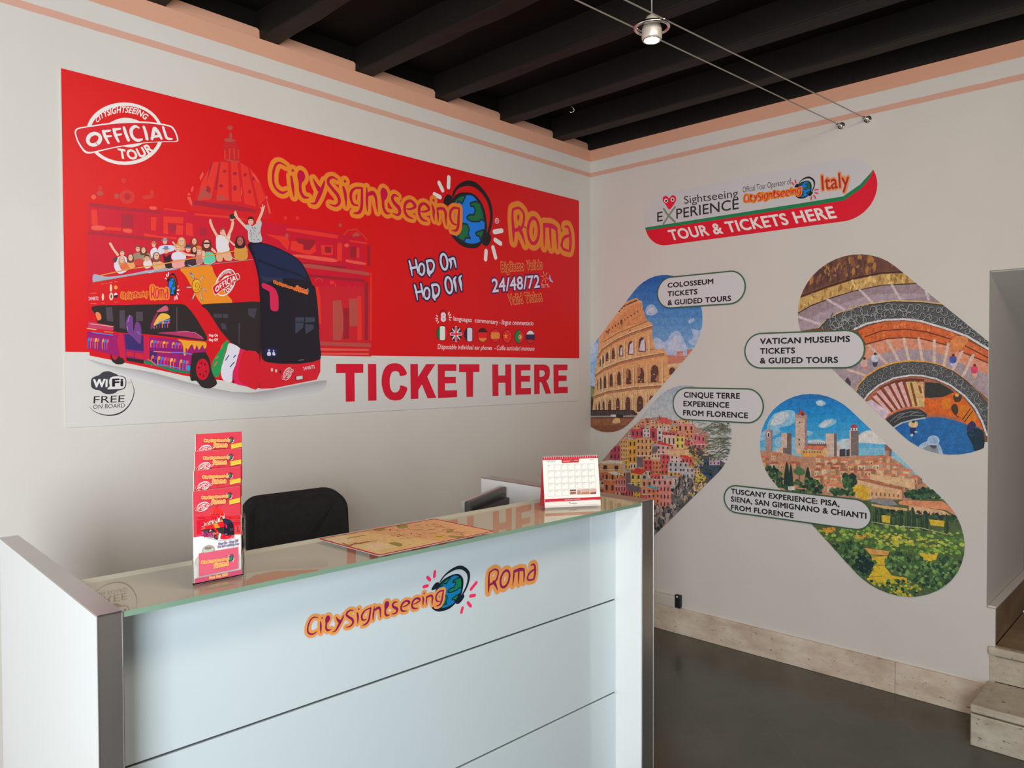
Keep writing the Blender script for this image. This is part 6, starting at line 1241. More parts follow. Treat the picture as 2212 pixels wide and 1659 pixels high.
'S|53 55 57|43 7769 9073 29 30 51 5 54 -36 26 -70 -24 -81 -75 -54 -106 3 -95 74 -39 126;43 8210 9013 8 -45 -27 -47 -60 -21 -73 25 -52 75 2 101 66 87 116 28 123 -52;43 7816 9093 -8 -45 28 -50 63 -27 74 19 53 71 -2 103 -68 94 -119 42 -129 -41;43 8286 9048 1 -45 -34 -42 -63 -11 -69 37 -40 82 17 99 79 74 119 9 115 -71;43 7953 9183 -31 14 -39 -11 -26 -42 5 -59 45 -52 74 -17 74 34 42 81 -16 102;42 8284 9159 42 19 56 -17 42 -58 0 -84 -57 -74 -101 -25 -110 49 -70 116 9 146;43 8012 9261 49 7 53 -34 27 -72 -24 -83 -79 -57 -113 6 -100 82 -40 138 52 143;42 8435 9129 -4 -43 -37 -36 -62 -2 -62 44 -29 83 28 92 85 61 115 -7 101 -83;43 8105 9292 37 17 51 -15 37 -53 0 -74 -50 -66 -91 -21 -99 43 -63 104 8 130;42 8488 9218 -32 3 -32 -24 -11 -48 23 -54 57 -34 71 8 56 56 12 90 -44 91;43 8272 9300 19 -31 -6 -44 -38 -35 -61 -3 -60 41 -29 78 23 86 77 58 106 -2;42 8596 9251 33 7 39 -22 22 -50 -13 -61 -53 -44 -79 0 -73 54 -34 96 30 105;42 8360 9271 41 11 28 43 -7 65 -51 58 -83 18 -84 -41 -45 -96 22 -121 94 -94;42 8735 9282 -35 24 -50 -6 -41 -45 -5 -74 45 -74 87 -37 97 26 66 91 1 128;42 8520 9308 43 4 36 41 2 68 -46 68 -84 31 -94 -30 -61 -93 7 -128 86 -112;41 8808 9258 -8 33 17 37 43 20 55 -16 42 -53 5 -77 -43 -69 -83 -30 -95 32;42 8707 9419 18 -29 -4 -42 -34 -34 -56 -4 -56 37 -29 72 19 82 69 57 97 0;41 9030 9288 12 -33 -12 -41 -40 -27 -58 8 -50 49 -16 78 35 78 81 42 99 -19;41 8793 9433 -7 34 19 36 44 17 55 -19 39 -56 2 -77 -47 -66 -85 -25 -94 38;41 9157 9270 -13 -25 -31 -12 -40 14 -28 43 1 59 39 49 66 15 71 -33 44 -77;41 9038 9435 13 22 -5 34 -28 28 -44 7 -43 -27 -20 -56 19 -67 57 -48 77 -6;40 9253 9260 28 -20 40 5 32 37 3 61 -36 60 -70 31 -78 -22 -54 -75 0 -106;40 9200 9429 -21 -15 -31 5 -28 30 -6 47 24 46 52 21 62 -19 46 -59 7 -81;40 9389 9261 -30 16 -19 40 11 51 44 37 65 -1 61 -48 27 -85 -27 -92 -79 -59;40 9369 9436 22 8 13 28 -8 37 -32 31 -47 5 -45 -30 -19 -59 20 -69 58 -49;39 9516 9265 18 -26 36 -9 38 20 21 49 -14 63 -51 48 -74 9 -68 -44 -31 -89;40 9548 9478 -13 25 -30 13 -37 -11 -24 -40 5 -56 39 -50 64 -17 64 28 38 72;39 9702 9280 1 25 -18 25 -33 10 -36 -16 -21 -43 8 -56 42 -46 62 -12 61 33;39 9656 9440 -5 28 16 28 35 12 42 -17 29 -46 -2 -61 -38 -52 -66 -16 -72 33;39 9830 9273 -7 24 -24 18 -34 -2 -29 -29 -6 -49 24 -51 52 -29 62 10 46 53;39 9879 9405 -6 -18 -18 -11 -27 5 -21 26 -5 38 20 37 40 17 48 -15 35 -46;38 9917 9228 -6 25 14 27 31 13 38 -13 29 -41 1 -56 -33 -50 -60 -19 -66 27;38 10022 9364 -16 0 -17 14 -6 28 11 28 29 17 38 -8 30 -34 8 -51 -23 -49;38 10093 9167 -17 -1 -17 13 -8 26 10 30 28 18 37 -5 31 -32 11 -50 -20 -49;38 10156 9332 13 -13 22 0 19 18 5 32 -16 35 -34 21 -43 -6 -32 -36 -7 -57;38 10227 9184 25 2 26 -20 13 -40 -14 -45 -42 -29 -57 6 -49 48 -17 76 29 77;38 10323 9297 -11 -13 -22 -2 -22 17 -10 33 11 36 32 23 43 -4 38 -35 14 -57;38 10368 9082 -16 -6 -20 9 -13 25 4 33 23 26 38 5 38 -25 21 -48 -9 -56;38 10473 9303 19 -19 4 -35 -18 -34 -40 -16 -48 17 -34 51 -2 70 39 61 71 22;37 10519 9076 14 -19 1 -30 -20 -28 -36 -9 -41 21 -25 49 6 61 40 48 65 10;37 10567 9179 2 20 16 16 25 1 26 -20 12 -38 -11 -42 -35 -27 -49 2 -43 38;37 10624 9004 15 5 19 -10 11 -25 -5 -30 -23 -24 -36 -3 -35 25 -17 47 11 53;37 10749 9073 -4 19 -17 16 -25 2 -24 -20 -9 -38 15 -42 37 -27 48 2 39 38;37 10751 8885 12 -10 17 2 15 17 3 28 -15 29 -30 15 -35 -8 -25 -34 -2 -50;36 10847 8971 6 16 17 9 23 -7 17 -25 1 -35 -20 -32 -37 -12 -41 17 -27 45;37 10888 8843 -14 2 -15 -11 -6 -23 9 -27 24 -19 33 2 27 26 8 44 -18 47;36 11010 8832 6 8 0 14 -9 14 -17 5 -18 -8 -11 -22 4 -29 19 -23 29 -7;36 11008 8732 -8 -6 -4 -14 6 -16 16 -11 20 2 16 18 4 28 -13 30 -28 16;36 11141 8713 -5 -7 -10 -2 -11 6 -6 15 3 18 13 14 21 2 19 -14 10 -27;36 11133 8622 1 9 8 8 12 0 12 -9 6 -19 -6 -20 -17 -13 -23 1 -20 19;36 11273 8612 -4 7 -10 4 -10 -5 -7 -14 3 -18 12 -15 20 -3 19 11 10 24;36 11275 8526 -5 6 -9 1 -8 -6 -4 -14 5 -16 13 -10 18 1 15 14 5 24',
'S|161 166 169|20 7764 9082 28 30 51 5 54 -36 26 -70 -23 -81 -76 -54 -106 3 -95 74 -39 126;20 8205 9021 8 -44 -27 -47 -61 -21 -73 25 -51 75 1 101 67 87 116 28 123 -53;20 7810 9102 -8 -45 28 -50 63 -27 75 19 52 71 -2 103 -68 94 -119 42 -129 -41;20 8280 9057 1 -45 -34 -42 -63 -11 -69 37 -40 82 17 99 79 74 120 9 114 -71;20 7947 9192 -31 14 -39 -11 -26 -42 5 -59 46 -52 73 -17 74 34 42 81 -15 102;20 8278 9167 42 20 56 -17 42 -59 0 -83 -56 -74 -101 -25 -110 48 -71 117 9 146;20 8006 9270 49 7 53 -34 27 -72 -24 -83 -79 -57 -112 6 -101 82 -39 138 51 143;20 8430 9138 -4 -43 -38 -36 -62 -3 -62 44 -29 84 28 92 85 60 116 -6 101 -83;20 8099 9301 37 17 51 -15 38 -53 0 -74 -51 -66 -91 -21 -99 43 -63 104 8 130;20 8482 9227 -32 3 -31 -24 -11 -48 23 -54 56 -34 71 8 56 56 13 90 -45 91;20 8267 9309 18 -31 -5 -44 -38 -35 -61 -3 -60 41 -29 78 23 86 76 58 106 -2;19 8590 9260 34 7 38 -22 22 -50 -13 -61 -53 -44 -78 -1 -73 54 -34 97 29 105;20 8355 9280 40 11 28 43 -6 65 -51 58 -83 18 -84 -41 -46 -96 22 -121 95 -94;19 8729 9291 -35 24 -50 -6 -40 -45 -5 -74 45 -74 86 -37 97 26 67 91 1 128;20 8514 9316 44 5 35 41 2 68 -45 68 -84 31 -94 -30 -61 -93 7 -128 85 -112;19 8803 9266 -9 34 18 37 43 20 55 -16 42 -54 5 -76 -44 -69 -83 -30 -95 32;19 8702 9427 18 -29 -4 -41 -34 -34 -56 -4 -57 37 -29 72 19 82 69 57 98 0;19 9024 9297 13 -33 -12 -41 -41 -27 -57 7 -50 49 -16 79 35 78 80 42 99 -20;19 8787 9442 -7 34 19 36 45 17 54 -19 40 -56 1 -77 -47 -67 -85 -24 -94 38;19 9151 9279 -12 -26 -31 -12 -40 15 -28 43 1 58 38 50 67 15 71 -34 44 -77;19 9033 9444 13 22 -5 33 -28 29 -45 6 -42 -26 -20 -57 19 -66 56 -48 77 -6;19 9247 9268 29 -19 39 5 32 37 4 60 -36 61 -70 30 -78 -21 -54 -75 0 -106;19 9194 9437 -20 -14 -32 5 -27 30 -6 47 24 45 52 22 62 -19 46 -59 7 -82;19 9384 9270 -31 15 -18 41 10 51 44 37 66 -1 61 -49 27 -85 -27 -92 -79 -59;19 9364 9444 21 9 13 27 -7 38 -32 30 -48 6 -44 -30 -19 -60 20 -68 58 -50;18 9510 9273 19 -26 36 -9 38 21 20 49 -13 62 -51 49 -74 9 -68 -45 -31 -88;19 9543 9487 -13 25 -30 13 -37 -12 -24 -40 5 -56 39 -49 64 -18 64 29 37 71;18 9697 9289 1 24 -18 26 -33 10 -36 -17 -21 -42 8 -56 42 -46 62 -13 61 33;18 9651 9449 -5 27 16 28 35 12 42 -17 29 -46 -2 -61 -38 -51 -66 -17 -72 34;18 9825 9281 -7 25 -24 18 -34 -2 -29 -29 -6 -49 24 -51 52 -30 62 11 46 53;18 9874 9413 -6 -18 -18 -11 -27 6 -21 25 -5 39 20 36 40 17 48 -15 35 -46;18 9912 9237 -5 25 13 26 31 14 38 -14 29 -41 1 -56 -33 -50 -59 -19 -67 27;18 10018 9372 -17 0 -17 15 -6 27 11 29 29 16 38 -8 30 -34 8 -51 -23 -48;18 10088 9175 -17 -1 -17 13 -8 27 10 29 28 18 37 -5 31 -32 11 -49 -20 -50;18 10151 9340 13 -12 22 -1 19 18 5 32 -15 35 -35 22 -43 -6 -32 -37 -7 -57;18 10222 9192 25 3 27 -20 12 -41 -14 -45 -42 -29 -57 6 -49 48 -17 76 29 78;18 10319 9305 -12 -13 -22 -1 -21 17 -10 32 10 36 32 23 43 -4 38 -35 14 -57;18 10363 9090 -16 -6 -20 9 -13 25 4 33 23 26 38 5 38 -24 21 -49 -9 -56;18 10468 9311 19 -19 5 -34 -19 -35 -39 -16 -48 17 -35 51 -2 70 39 61 71 22;18 10514 9085 14 -19 1 -31 -19 -28 -37 -9 -40 21 -26 49 6 61 41 48 64 11;17 10563 9187 1 20 16 16 26 1 25 -20 12 -38 -11 -42 -35 -27 -48 3 -43 37;17 10619 9012 16 5 18 -10 11 -25 -4 -30 -24 -24 -36 -2 -35 24 -17 48 11 52;17 10744 9081 -3 19 -17 16 -26 2 -24 -20 -9 -38 15 -41 37 -28 48 2 39 38;17 10746 8893 12 -10 18 2 15 17 2 28 -15 29 -30 15 -35 -8 -25 -34 -2 -50;17 10842 8979 6 16 18 9 22 -7 17 -25 1 -35 -20 -32 -36 -12 -41 17 -28 45;17 10884 8851 -15 2 -15 -11 -6 -23 9 -27 25 -19 32 2 27 26 9 44 -18 47;17 11005 8840 7 8 -1 14 -9 14 -17 5 -18 -8 -10 -22 3 -29 19 -23 30 -7;17 11004 8739 -9 -6 -3 -13 6 -16 15 -11 20 2 16 18 4 28 -13 29 -27 17;17 11136 8721 -5 -7 -9 -2 -11 6 -7 15 3 18 14 14 20 1 19 -13 10 -27;17 11129 8630 1 9 7 8 13 0 12 -10 5 -18 -6 -20 -17 -13 -23 1 -20 18;17 11269 8620 -5 7 -9 3 -11 -5 -6 -13 2 -18 13 -15 19 -4 19 12 10 24;17 11271 8534 -5 6 -9 1 -9 -7 -4 -13 5 -16 14 -10 17 0 15 14 6 24',
'S|238 235 240|46 8402 8977 299 130 423 70 436 -4 374 -67 483 -181 465 -201 450 -321',
'P|233 113 60|8485 8917 243 132 397 81 436 -6 373 -58 601 -225 798 -489 2 -256 -915 458 -483 147 -374 39 -384 -15 -502 -126',
'R|243 131 71;201 95 51;243 149 91|70 19 45 1.5 6 9011|8539 8887 586 215 436 -6 374 -57 600 -224 687 -410 2 -205 -805 381 -856 181 -860 -107',
'S|115 56 41|26 8649 8769 398 141 515 22 496 -87 595 -218 681 -428;26 8677 8585 502 126 384 16 374 -39 483 -147 915 -457',
'P|238 160 128|8677 8570 502 127 385 16 373 -39 483 -146 915 -457 3 -358 -1156 660 -617 66 -645 -211 -541 -137 -620 -142',
'P|184 165 174|7759 7949 620 142 540 221 646 154 617 -66 1155 -585 5 -563 -452 457 -466 315 -582 125 -659 -91 -448 -281 -324 -402 -652 515',
'S|236 204 193|66 8241 7948 440 -143;65 8758 8540 399 -427;64 9179 8669 261 -503;63 9551 8700 117 -522;62 9876 8690 89 -542;61 10217 8639 3 -534;60 10514 8552 -91 -502;59 11022 8280 -201 -467;59 10794 8362 -182 -418',
'C|77 82 101|8840 8172 112 5 -15 -146 -80 -5',
'C|219 224 243|8818 8302 144 4 -5 -152 -127 -4',
'C|90 69 65|8935 8340 -11 -26 -26 -10 -26 11 -11 26 10 26 27 10 26 -11',
'C|238 134 128|8585 8061 114 5 -16 -88 -81 -3',
'C|243 197 194|8562 8192 147 4 -5 -153 -130 -5',
'C|90 69 65|8682 8231 -11 -26 -27 -11 -27 11 -11 26 11 26 26 11 27 -11',
'C|207 206 243|10564 8129 98 4 -13 -100 -70 -3',
'C|77 95 182|10544 8250 126 4 -3 -142 -112 -4',
'C|90 69 65|10647 8286 -10 -24 -23 -10 -23 10 -10 25 10 24 23 9 23 -10',
'C|243 184 156|11002 7892 95 5 -13 -135 -67 -5',
'C|243 77 120|10983 8011 122 5 -3 -140 -108 -5',
'C|90 69 65|11082 8047 -9 -24 -22 -10 -22 10 -10 24 9 24 22 9 23 -10',
'C|213 224 243|8174 7529 117 7 -16 -49 -84 -4',
'C|77 77 87|8151 7662 150 7 -4 -155 -134 -8',
'C|90 69 65|8273 7703 -11 -26 -27 -12 -28 11 -12 27 12 26 27 11 28 -10',
'C|243 148 85|10560 8630 162 100 184 -58 -22 -130 -182 -178 -140 28',
'P|243 182 94|8437 7422 68 181 187 216 284 195 328 121 368 48 343 -20 304 -70 298 -152 263 -213 230 -259 198 -255 17 -41 -198 254 -230 258 -262 213 -298 151 -304 70 -342 20 -367 -49 -327 -122 -285 -195 -186 -216 -68 -181',
'P|90 92 95|8458 7376 68 181 186 216 285 195 327 122 367 49 342 -20 304 -70 298 -151 262 -213 230 -258 198 -254 -22 -712 -86 287 -144 319 -216 273 -293 243 -300 147 -305 75 -266 7 -367 -71 -343 -179 -234 -216 -135 -200',
'S|53 55 57|26 8511 7356 -9 -10 0 -16 11 -15 20 -6 23 9 15 25 -2 33 -23 26 -36 9;26 8604 7260 1 -13 -9 -13 -18 -6 -20 9 -12 22 3 30 22 24 34 6 34 -17;26 8547 7414 7 -12 16 -6 19 8 12 21 -2 28 -21 23 -33 7 -34 -17 -19 -38;26 8638 7324 -13 -3 -14 8 -8 19 6 24 21 17 30 2 27 -20 12 -37 -13 -40;26 8606 7487 13 0 13 10 6 21 -10 22 -23 14 -30 -4 -25 -25 -6 -39 18 -38;26 8702 7434 8 -8 0 -15 -10 -14 -19 -6 -20 9 -13 22 2 30 21 24 33 8;26 8696 7616 14 -3 11 -15 0 -23 -16 -21 -29 -7 -30 14 -18 33 4 42 30 34;26 8799 7506 10 12 1 20 -14 18 -26 7 -28 -13 -17 -31 4 -40 29 -32 45 -9;26 8773 7707 13 3 15 -8 8 -20 -6 -24 -21 -17 -31 -1 -27 21 -12 37 13 41;26 8865 7620 -10 -8 -2 -16 8 -17 20 -8 23 6 18 22 1 32 -18 30 -35 13;26 8899 7787 -10 6 -14 -3 -11 -14 -1 -22 14 -20 25 -9 27 10 19 28 -1 38;26 8997 7673 -13 5 -9 15 3 21 16 17 27 4 26 -16 14 -32 -8 -38 -30 -29;26 9036 7845 7 11 -2 16 -14 15 -22 2 -21 -14 -11 -28 8 -33 27 -23 39 -3;26 9148 7788 16 -4 11 -17 -1 -25 -18 -23 -32 -7 -32 17 -19 37 6 47 34 37;26 9175 7926 7 -16 -5 -21 -19 -15 -28 1 -26 21 -9 38 15 41 39 25 48 -5;25 9263 7830 0 17 12 17 23 5 25 -12 15 -31 -6 -37 -28 -30 -44 -6 -42 24;25 9318 7960 -1 -15 -12 -14 -21 -3 -21 13 -11 28 7 33 28 24 38 2 36 -25;25 9432 7847 -14 0 -13 13 -3 22 12 22 25 12 30 -9 22 -28 2 -41 -22 -38;25 9418 7999 4 -21 18 -17 30 -1 27 22 11 41 -16 45 -42 29 -55 -4 -46 -41;25 9572 7879 14 -10 21 2 18 20 3 32 -17 32 -36 16 -41 -11 -30 -39 -3 -56;25 9608 8026 -2 19 -17 17 -27 2 -26 -19 -11 -38 13 -42 38 -28 50 1 43 36;25 9717 7888 -11 -8 -17 2 -15 15 -3 26 14 26 28 13 33 -9 25 -32 3 -45;25 9745 8049 13 -13 2 -25 -14 -24 -30 -11 -34 13 -24 36 2 50 30 42 53 15;24 9835 7933 17 2 17 -15 7 -27 -12 -30 -30 -18 -39 6 -31 33 -8 52 24 50;24 9885 8037 8 -13 -1 -19 -15 -18 -25 -4 -26 15 -14 33 7 39 30 30 44 5;24 9952 7880 9 -13 18 -5 20 10 11 26 -5 32 -25 26 -38 4 -35 -23 -18 -46;24 10014 7992 -13 -6 -17 6 -12 19 1 28 19 24 31 7 33 -17 19 -38 -5 -47;24 10120 7856 11 16 -1 25 -17 22 -31 7 -33 -17 -19 -40 8 -50 36 -38 54 -9;24 10139 7970 -14 3 -11 16 1 23 15 21 28 7 29 -15 17 -34 -4 -43 -29 -34;24 10208 7831 3 -21 17 -18 28 -1 27 20 12 40 -14 45 -39 30 -52 -2 -45 -39;24 10287 7922 -18 -14 -27 2 -24 25 -6 42 20 43 44 23 54 -13 41 -50 7 -73;24 10349 7765 13 -10 19 1 18 18 4 30 -15 31 -32 17 -38 -8 -30 -36 -5 -53;24 10421 7917 7 -17 -6 -23 -21 -16 -30 2 -26 24 -9 43 17 44 41 26 52 -7;24 10509 7743 -5 20 -19 16 -28 -2 -25 -24 -8 -42 18 -44 43 -25 52 9 40 45;23 10496 7837 -4 -26 16 -28 33 -13 39 14 26 44 -3 60 -37 51 -63 19 -67 -30;23 10607 7614 -21 2 -19 20 -4 35 18 35 39 18 45 -13 33 -46 3 -65 -35 -59;23 10633 7744 -13 14 -2 26 15 25 30 11 34 -13 23 -39 -1 -51 -32 -45 -53 -16;23 10716 7574 12 19 25 7 27 -14 17 -36 -7 -46 -33 -37 -52 -7 -50 32 -25 64;23 10749 7701 19 16 29 -2 26 -27 7 -46 -22 -48 -48 -26 -59 13 -44 56 -7 81;23 10867 7458 -1 21 -15 18 -27 4 -28 -18 -14 -39 11 -45 35 -32 51 -2 45 35;23 10878 7599 17 -6 13 -21 -2 -30 -21 -27 -35 -8 -37 20 -21 46 8 57 39 44;23 10919 7346 -2 -20 13 -21 25 -8 29 13 19 35 -4 45 -29 38 -49 11 -49 -26;23 10944 7460 -11 22 6 31 26 24 38 0 35 -29 15 -54 -19 -60 -50 -39 -67 2;23 11060 7235 3 23 -14 24 -28 11 -34 -13 -23 -39 2 -53 33 -45 54 -15 57 28;23 11048 7328 -19 6 -14 22 2 33 22 30 38 9 39 -22 23 -49 -8 -61 -41 -48;23 11134 7109 3 25 -15 26 -32 11 -36 -16 -23 -44 3 -57 37 -47 59 -14 61 32;23 11149 7268 19 -3 17 -22 1 -34 -20 -34 -38 -15 -43 17 -29 48 2 65 39 56;23 11208 6972 9 26 -9 33 -29 23 -42 -5 -37 -37 -12 -62 26 -64 58 -35 73 12;23 11236 7150 -14 22 -28 6 -32 -18 -18 -42 9 -53 40 -40 58 -5 55 40 27 75;23 11241 6894 21 -5 16 -23 -1 -37 -23 -34 -41 -13 -45 20 -27 53 7 68 43 57;23 11320 7011 5 33 -16 35 -39 19 -48 -16 -35 -53 -1 -75 42 -66 75 -26 81 34;23 11305 6766 -11 19 -23 9 -28 -13 -19 -35 3 -46 30 -38 50 -10 50 29 29 62',
'S|161 166 169|12 8507 7361 -8 -9 -1 -17 11 -15 21 -6 23 10 15 25 -3 32 -22 27 -37 8;12 8601 7265 1 -13 -10 -13 -18 -5 -20 8 -12 23 4 29 22 24 34 7 33 -18;12 8544 7419 7 -12 15 -5 19 7 13 21 -3 28 -20 23 -33 7 -34 -17 -20 -38;12 8635 7330 -13 -4 -15 8 -8 19 6 24 21 18 30 1 27 -20 12 -37 -12 -40;12 8602 7493 14 -1 13 10 5 21 -9 23 -24 13 -30 -4 -24 -25 -7 -39 19 -38;12 8699 7440 7 -9 1 -14 -10 -15 -19 -5 -21 8 -13 23 3 29 20 25 34 7;12 8693 7621 14 -3 11 -15 -1 -23 -16 -20 -28 -8 -30 14 -19 33 5 43 30 34;12 8796 7511 10 12 0 20 -13 19 -26 6 -28 -12 -17 -32 4 -40 29 -32 45 -9;12 8770 7712 13 3 15 -8 7 -20 -6 -23 -21 -18 -30 -1 -28 21 -11 37 12 41;12 8861 7625 -9 -8 -3 -15 9 -17 19 -9 24 6 17 23 2 32 -19 29 -34 14;12 8896 7792 -10 6 -14 -3 -11 -14 -1 -22 13 -20 25 -8 28 10 18 28 -1 37;12 8993 7679 -12 4 -9 15 3 21 16 17 26 4 26 -15 14 -33 -7 -38 -30 -28;12 9033 7850 7 11 -2 17 -14 14 -22 3 -22 -14 -11 -28 8 -33 28 -24 38 -2;12 9145 7793 15 -4 12 -17 -1 -25 -19 -23 -31 -6 -32 16 -19 38 6 46 34 37;12 9172 7931 7 -16 -5 -21 -19 -15 -29 1 -25 22 -9 38 15 40 38 25 49 -5;12 9260 7835 0 17 12 17 23 5 25 -12 15 -30 -6 -38 -29 -30 -43 -6 -43 24;12 9314 7965 0 -15 -12 -13 -21 -4 -21 14 -11 27 7 34 27 23 39 3 36 -26;12 9428 7852 -13 0 -13 13 -3 22 12 22 25 12 30 -8 22 -29 2 -41 -22 -37;12 9415 8004 3 -21 19 -17 30 -1 27 22 11 41 -16 45 -42 29 -55 -3 -46 -42;12 9569 7884 14 -10 21 3 18 19 3 32 -17 32 -36 17 -41 -11 -31 -40 -3 -56;12 9605 8031 -2 19 -17 17 -27 2 -26 -19 -12 -38 14 -42 37 -28 50 1 43 36;12 9714 7893 -12 -8 -16 2 -15 16 -3 25 14 26 28 13 33 -9 25 -32 3 -45;12 9742 8055 13 -14 2 -24 -15 -25 -29 -11 -34 13 -24 36 1 50 31 42 53 16;11 9832 7939 17 1 17 -14 7 -28 -12 -30 -30 -18 -39 6 -31 33 -8 52 24 51;11 9881 8043 9 -13 -1 -20 -15 -18 -25 -4 -26 15 -14 33 7 39 30 30 44 5;11 9949 7885 9 -13 18 -5 20 11 11 25 -5 33 -25 25 -38 4 -35 -23 -18 -46;11 10011 7998 -13 -7 -17 6 -12 19 1 28 19 24 31 7 33 -16 19 -38 -5 -48;11 10117 7861 11 16 -1 25 -17 22 -31 8 -33 -18 -19 -40 8 -49 36 -39 54 -9;11 10135 7975 -13 3 -11 16 1 23 15 21 27 7 30 -14 17 -35 -4 -42 -29 -35;11 10205 7836 3 -21 17 -18 28 -1 27 20 12 40 -14 45 -39 30 -52 -2 -45 -39;11 10284 7927 -18 -14 -27 2 -24 25 -6 42 20 43 44 23 54 -13 41 -50 7 -73;11 10346 7770 13 -10 19 1 18 18 4 30 -15 31 -32 17 -38 -8 -30 -36 -5 -53;11 10418 7922 7 -17 -6 -23 -21 -16 -30 2 -26 24 -9 43 17 44 41 26 52 -7;11 10506 7748 -5 20 -19 16 -28 -2 -25 -24 -8 -42 18 -44 43 -25 52 9 40 45;11 10493 7842 -4 -26 16 -28 33 -13 39 14 26 44 -3 60 -37 51 -63 19 -67 -30;11 10604 7619 -21 1 -19 21 -4 35 19 35 38 18 45 -13 33 -46 3 -65 -35 -59;11 10630 7749 -13 14 -2 26 15 25 30 11 34 -13 23 -39 -1 -51 -32 -45 -53 -16;11 10713 7579 12 19 25 7 27 -14 17 -36 -7 -46 -33 -37 -52 -7 -50 31 -25 65;11 10746 7706 19 16 29 -2 26 -27 7 -46 -22 -48 -48 -26 -59 13 -44 56 -7 81;11 10864 7463 -1 21 -15 18 -27 4 -28 -18 -13 -39 10 -45 36 -32 50 -2 45 35;11 10875 7604 17 -6 13 -21 -2 -30 -21 -27 -35 -8 -37 20 -21 46 8 57 39 44;11 10916 7351 -2 -20 13 -21 25 -9 29 14 19 34 -4 46 -29 38 -49 11 -49 -26;11 10941 7465 -10 22 5 31 26 23 38 1 35 -29 15 -54 -19 -60 -50 -39 -67 2;11 11057 7239 3 24 -14 24 -28 11 -34 -13 -23 -40 2 -52 33 -45 55 -15 56 27;11 11045 7333 -19 5 -14 23 2 33 22 29 38 9 39 -21 23 -49 -8 -61 -41 -48;11 11131 7113 3 26 -15 26 -31 10 -37 -16 -23 -43 4 -57 36 -48 60 -13 60 32;11 11146 7273 20 -3 16 -22 2 -34 -21 -34 -38 -15 -43 17 -29 48 2 65 39 56;11 11205 6977 9 26 -8 33 -30 22 -42 -4 -37 -37 -11 -62 25 -64 58 -36 73 13;11 11233 7155 -14 21 -28 7 -31 -18 -18 -43 9 -52 39 -40 58 -5 55 39 27 76;11 11238 6899 21 -5 16 -23 -1 -37 -23 -34 -41 -13 -44 20 -28 53 7 68 43 57;11 11317 7016 6 33 -17 35 -39 18 -48 -16 -35 -53 -1 -74 42 -66 75 -26 81 34;11 11302 6770 -10 20 -24 9 -28 -13 -19 -35 3 -47 31 -38 49 -9 50 29 29 62',
'S|77 51 41|13 8458 7376 68 181 186 216 285 195 327 122 367 49 342 -20 304 -70 298 -151 262 -213 230 -258 198 -254',
'S|233 232 240|41 8614 7146 135 200 234 216 343 179 367 71 266 -7 305 -75 300 -147 293 -243 216 -273 144 -319 86 -287',
'P|189 116 87|8648 7129 135 200 216 198 344 179 351 63 265 -7 291 -74 299 -147 279 -235 203 -273 129 -288 59 -289 30 -290 45 -354 -1713 -146 -494 1017',
'P|122 61 46|8983 7492 360 188 351 63 311 -15 1 -85 -438 -21 -485 -199',
'P|176 95 68|8783 7275 299 218 518 146 391 4 19 -577 -202 -7 -428 -118 -260 -221',
'P|243 197 194|8834 7276 100 49 375 -457 -58 -20',
'P|152 69 51|8934 7325 50 25 364 -463 -39 -19',
'P|243 197 194|8934 7403 99 47 373 -508 -58 -20',
'P|152 69 51|9033 7450 50 26 361 -516 -38 -18',
'P|243 197 194|9099 7511 98 47 305 -561 -58 -19',
'P|152 69 51|9197 7558 49 25 294 -567 -38 -19',
'P|243 197 194|9262 7583 97 47 238 -586 -57 -20',
'P|152 69 51|9359 7630 49 25 227 -593 -38 -18',
'P|243 197 194|9424 7620 96 46 188 -602 -57 -19',
'P|152 69 51|9520 7666 47 25 179 -608 -38 -19',
'P|233 212 229|8682 7130 135 75 466 -338 -196 -166',
'P|221 199 128|9615 7657 376 3 19 -594 -249 -17',
'S|243 200 146|39 9623 7640 154 -565;39 9796 7658 98 -579;39 9967 7643 43 -577',
'S|152 77 41|49 9718 7623 121 -529;49 9882 7642 56 -238',
'C|243 163 120|9958 7609 -15 -32 -37 -13 -37 12 -16 32 15 31 38 14 37 -13;9999 7286 -15 -29 -37 -13 -37 11 -16 29 15 29 38 13 37 -11',
'P|58 61 57|10021 7652 319 -22 210 -131 88 -81 -146 -103 -468 -45',
'C|238 113 46|10024 7270 199 -29 209 72 236 105 189 -161 188 -256 144 -303 15 -113 -270 84 -291 168 -327 54 -259 23',
'C|243 137 38|10743 7122 144 5 158 -126 44 -161 -98 -119 -159 75 -102 144;10373 7211 178 55 31 -182 -147 -72',
'C|85 61 46|10624 7351 102 35 73 -64 -42 -117 -102 -2;10582 7084 88 69 59 -114 -28 -133 -88 46',
'S|90 56 41|22 10642 6920 88 -79;21 10818 6795 156 253;21 10861 6748 156 252',
'C|243 175 107|10741 7354 -13 -29 -30 -12 -31 11 -14 28 13 28 31 12 31 -11',
'C|40 118 191|9285 6517 289 171 392 103 350 32 327 -52 291 -102 227 -54 73 -321 1 -162 128 -314 -1942 -165',
'C|35 113 191|9285 6500 289 153 315 50 -313 -257 81 -307 -241 159',
'C|28 56 73|10906 6503 171 108 155 -90 17 -355 -168 -94 -72 175',
'R|58 139 212;40 108 177;82 160 229|120 7 17 0.7 5 2492|9575 6619 742 154 472 -62 288 -133 -138 -549 -738 29 -544 168',
'C|65 69 73|9121 6667 130 146 210 113 269 79 234 -26 93 -82 -7 -85 -240 -44 -236 -97 -191 -149 -130 11',
'S|238 134 87|30 9104 6684 147 182 209 112 270 61 188 -2 108 -90',
'S|152 157 158|15 9252 6673 193 183 286 80 218 -26;15 9349 6660 161 129 253 62 249 -7;15 9413 6768 160 110;15 9716 6867 171 92',
'S|189 212 223|36 9302 6501 209 149 300 100 216 44',
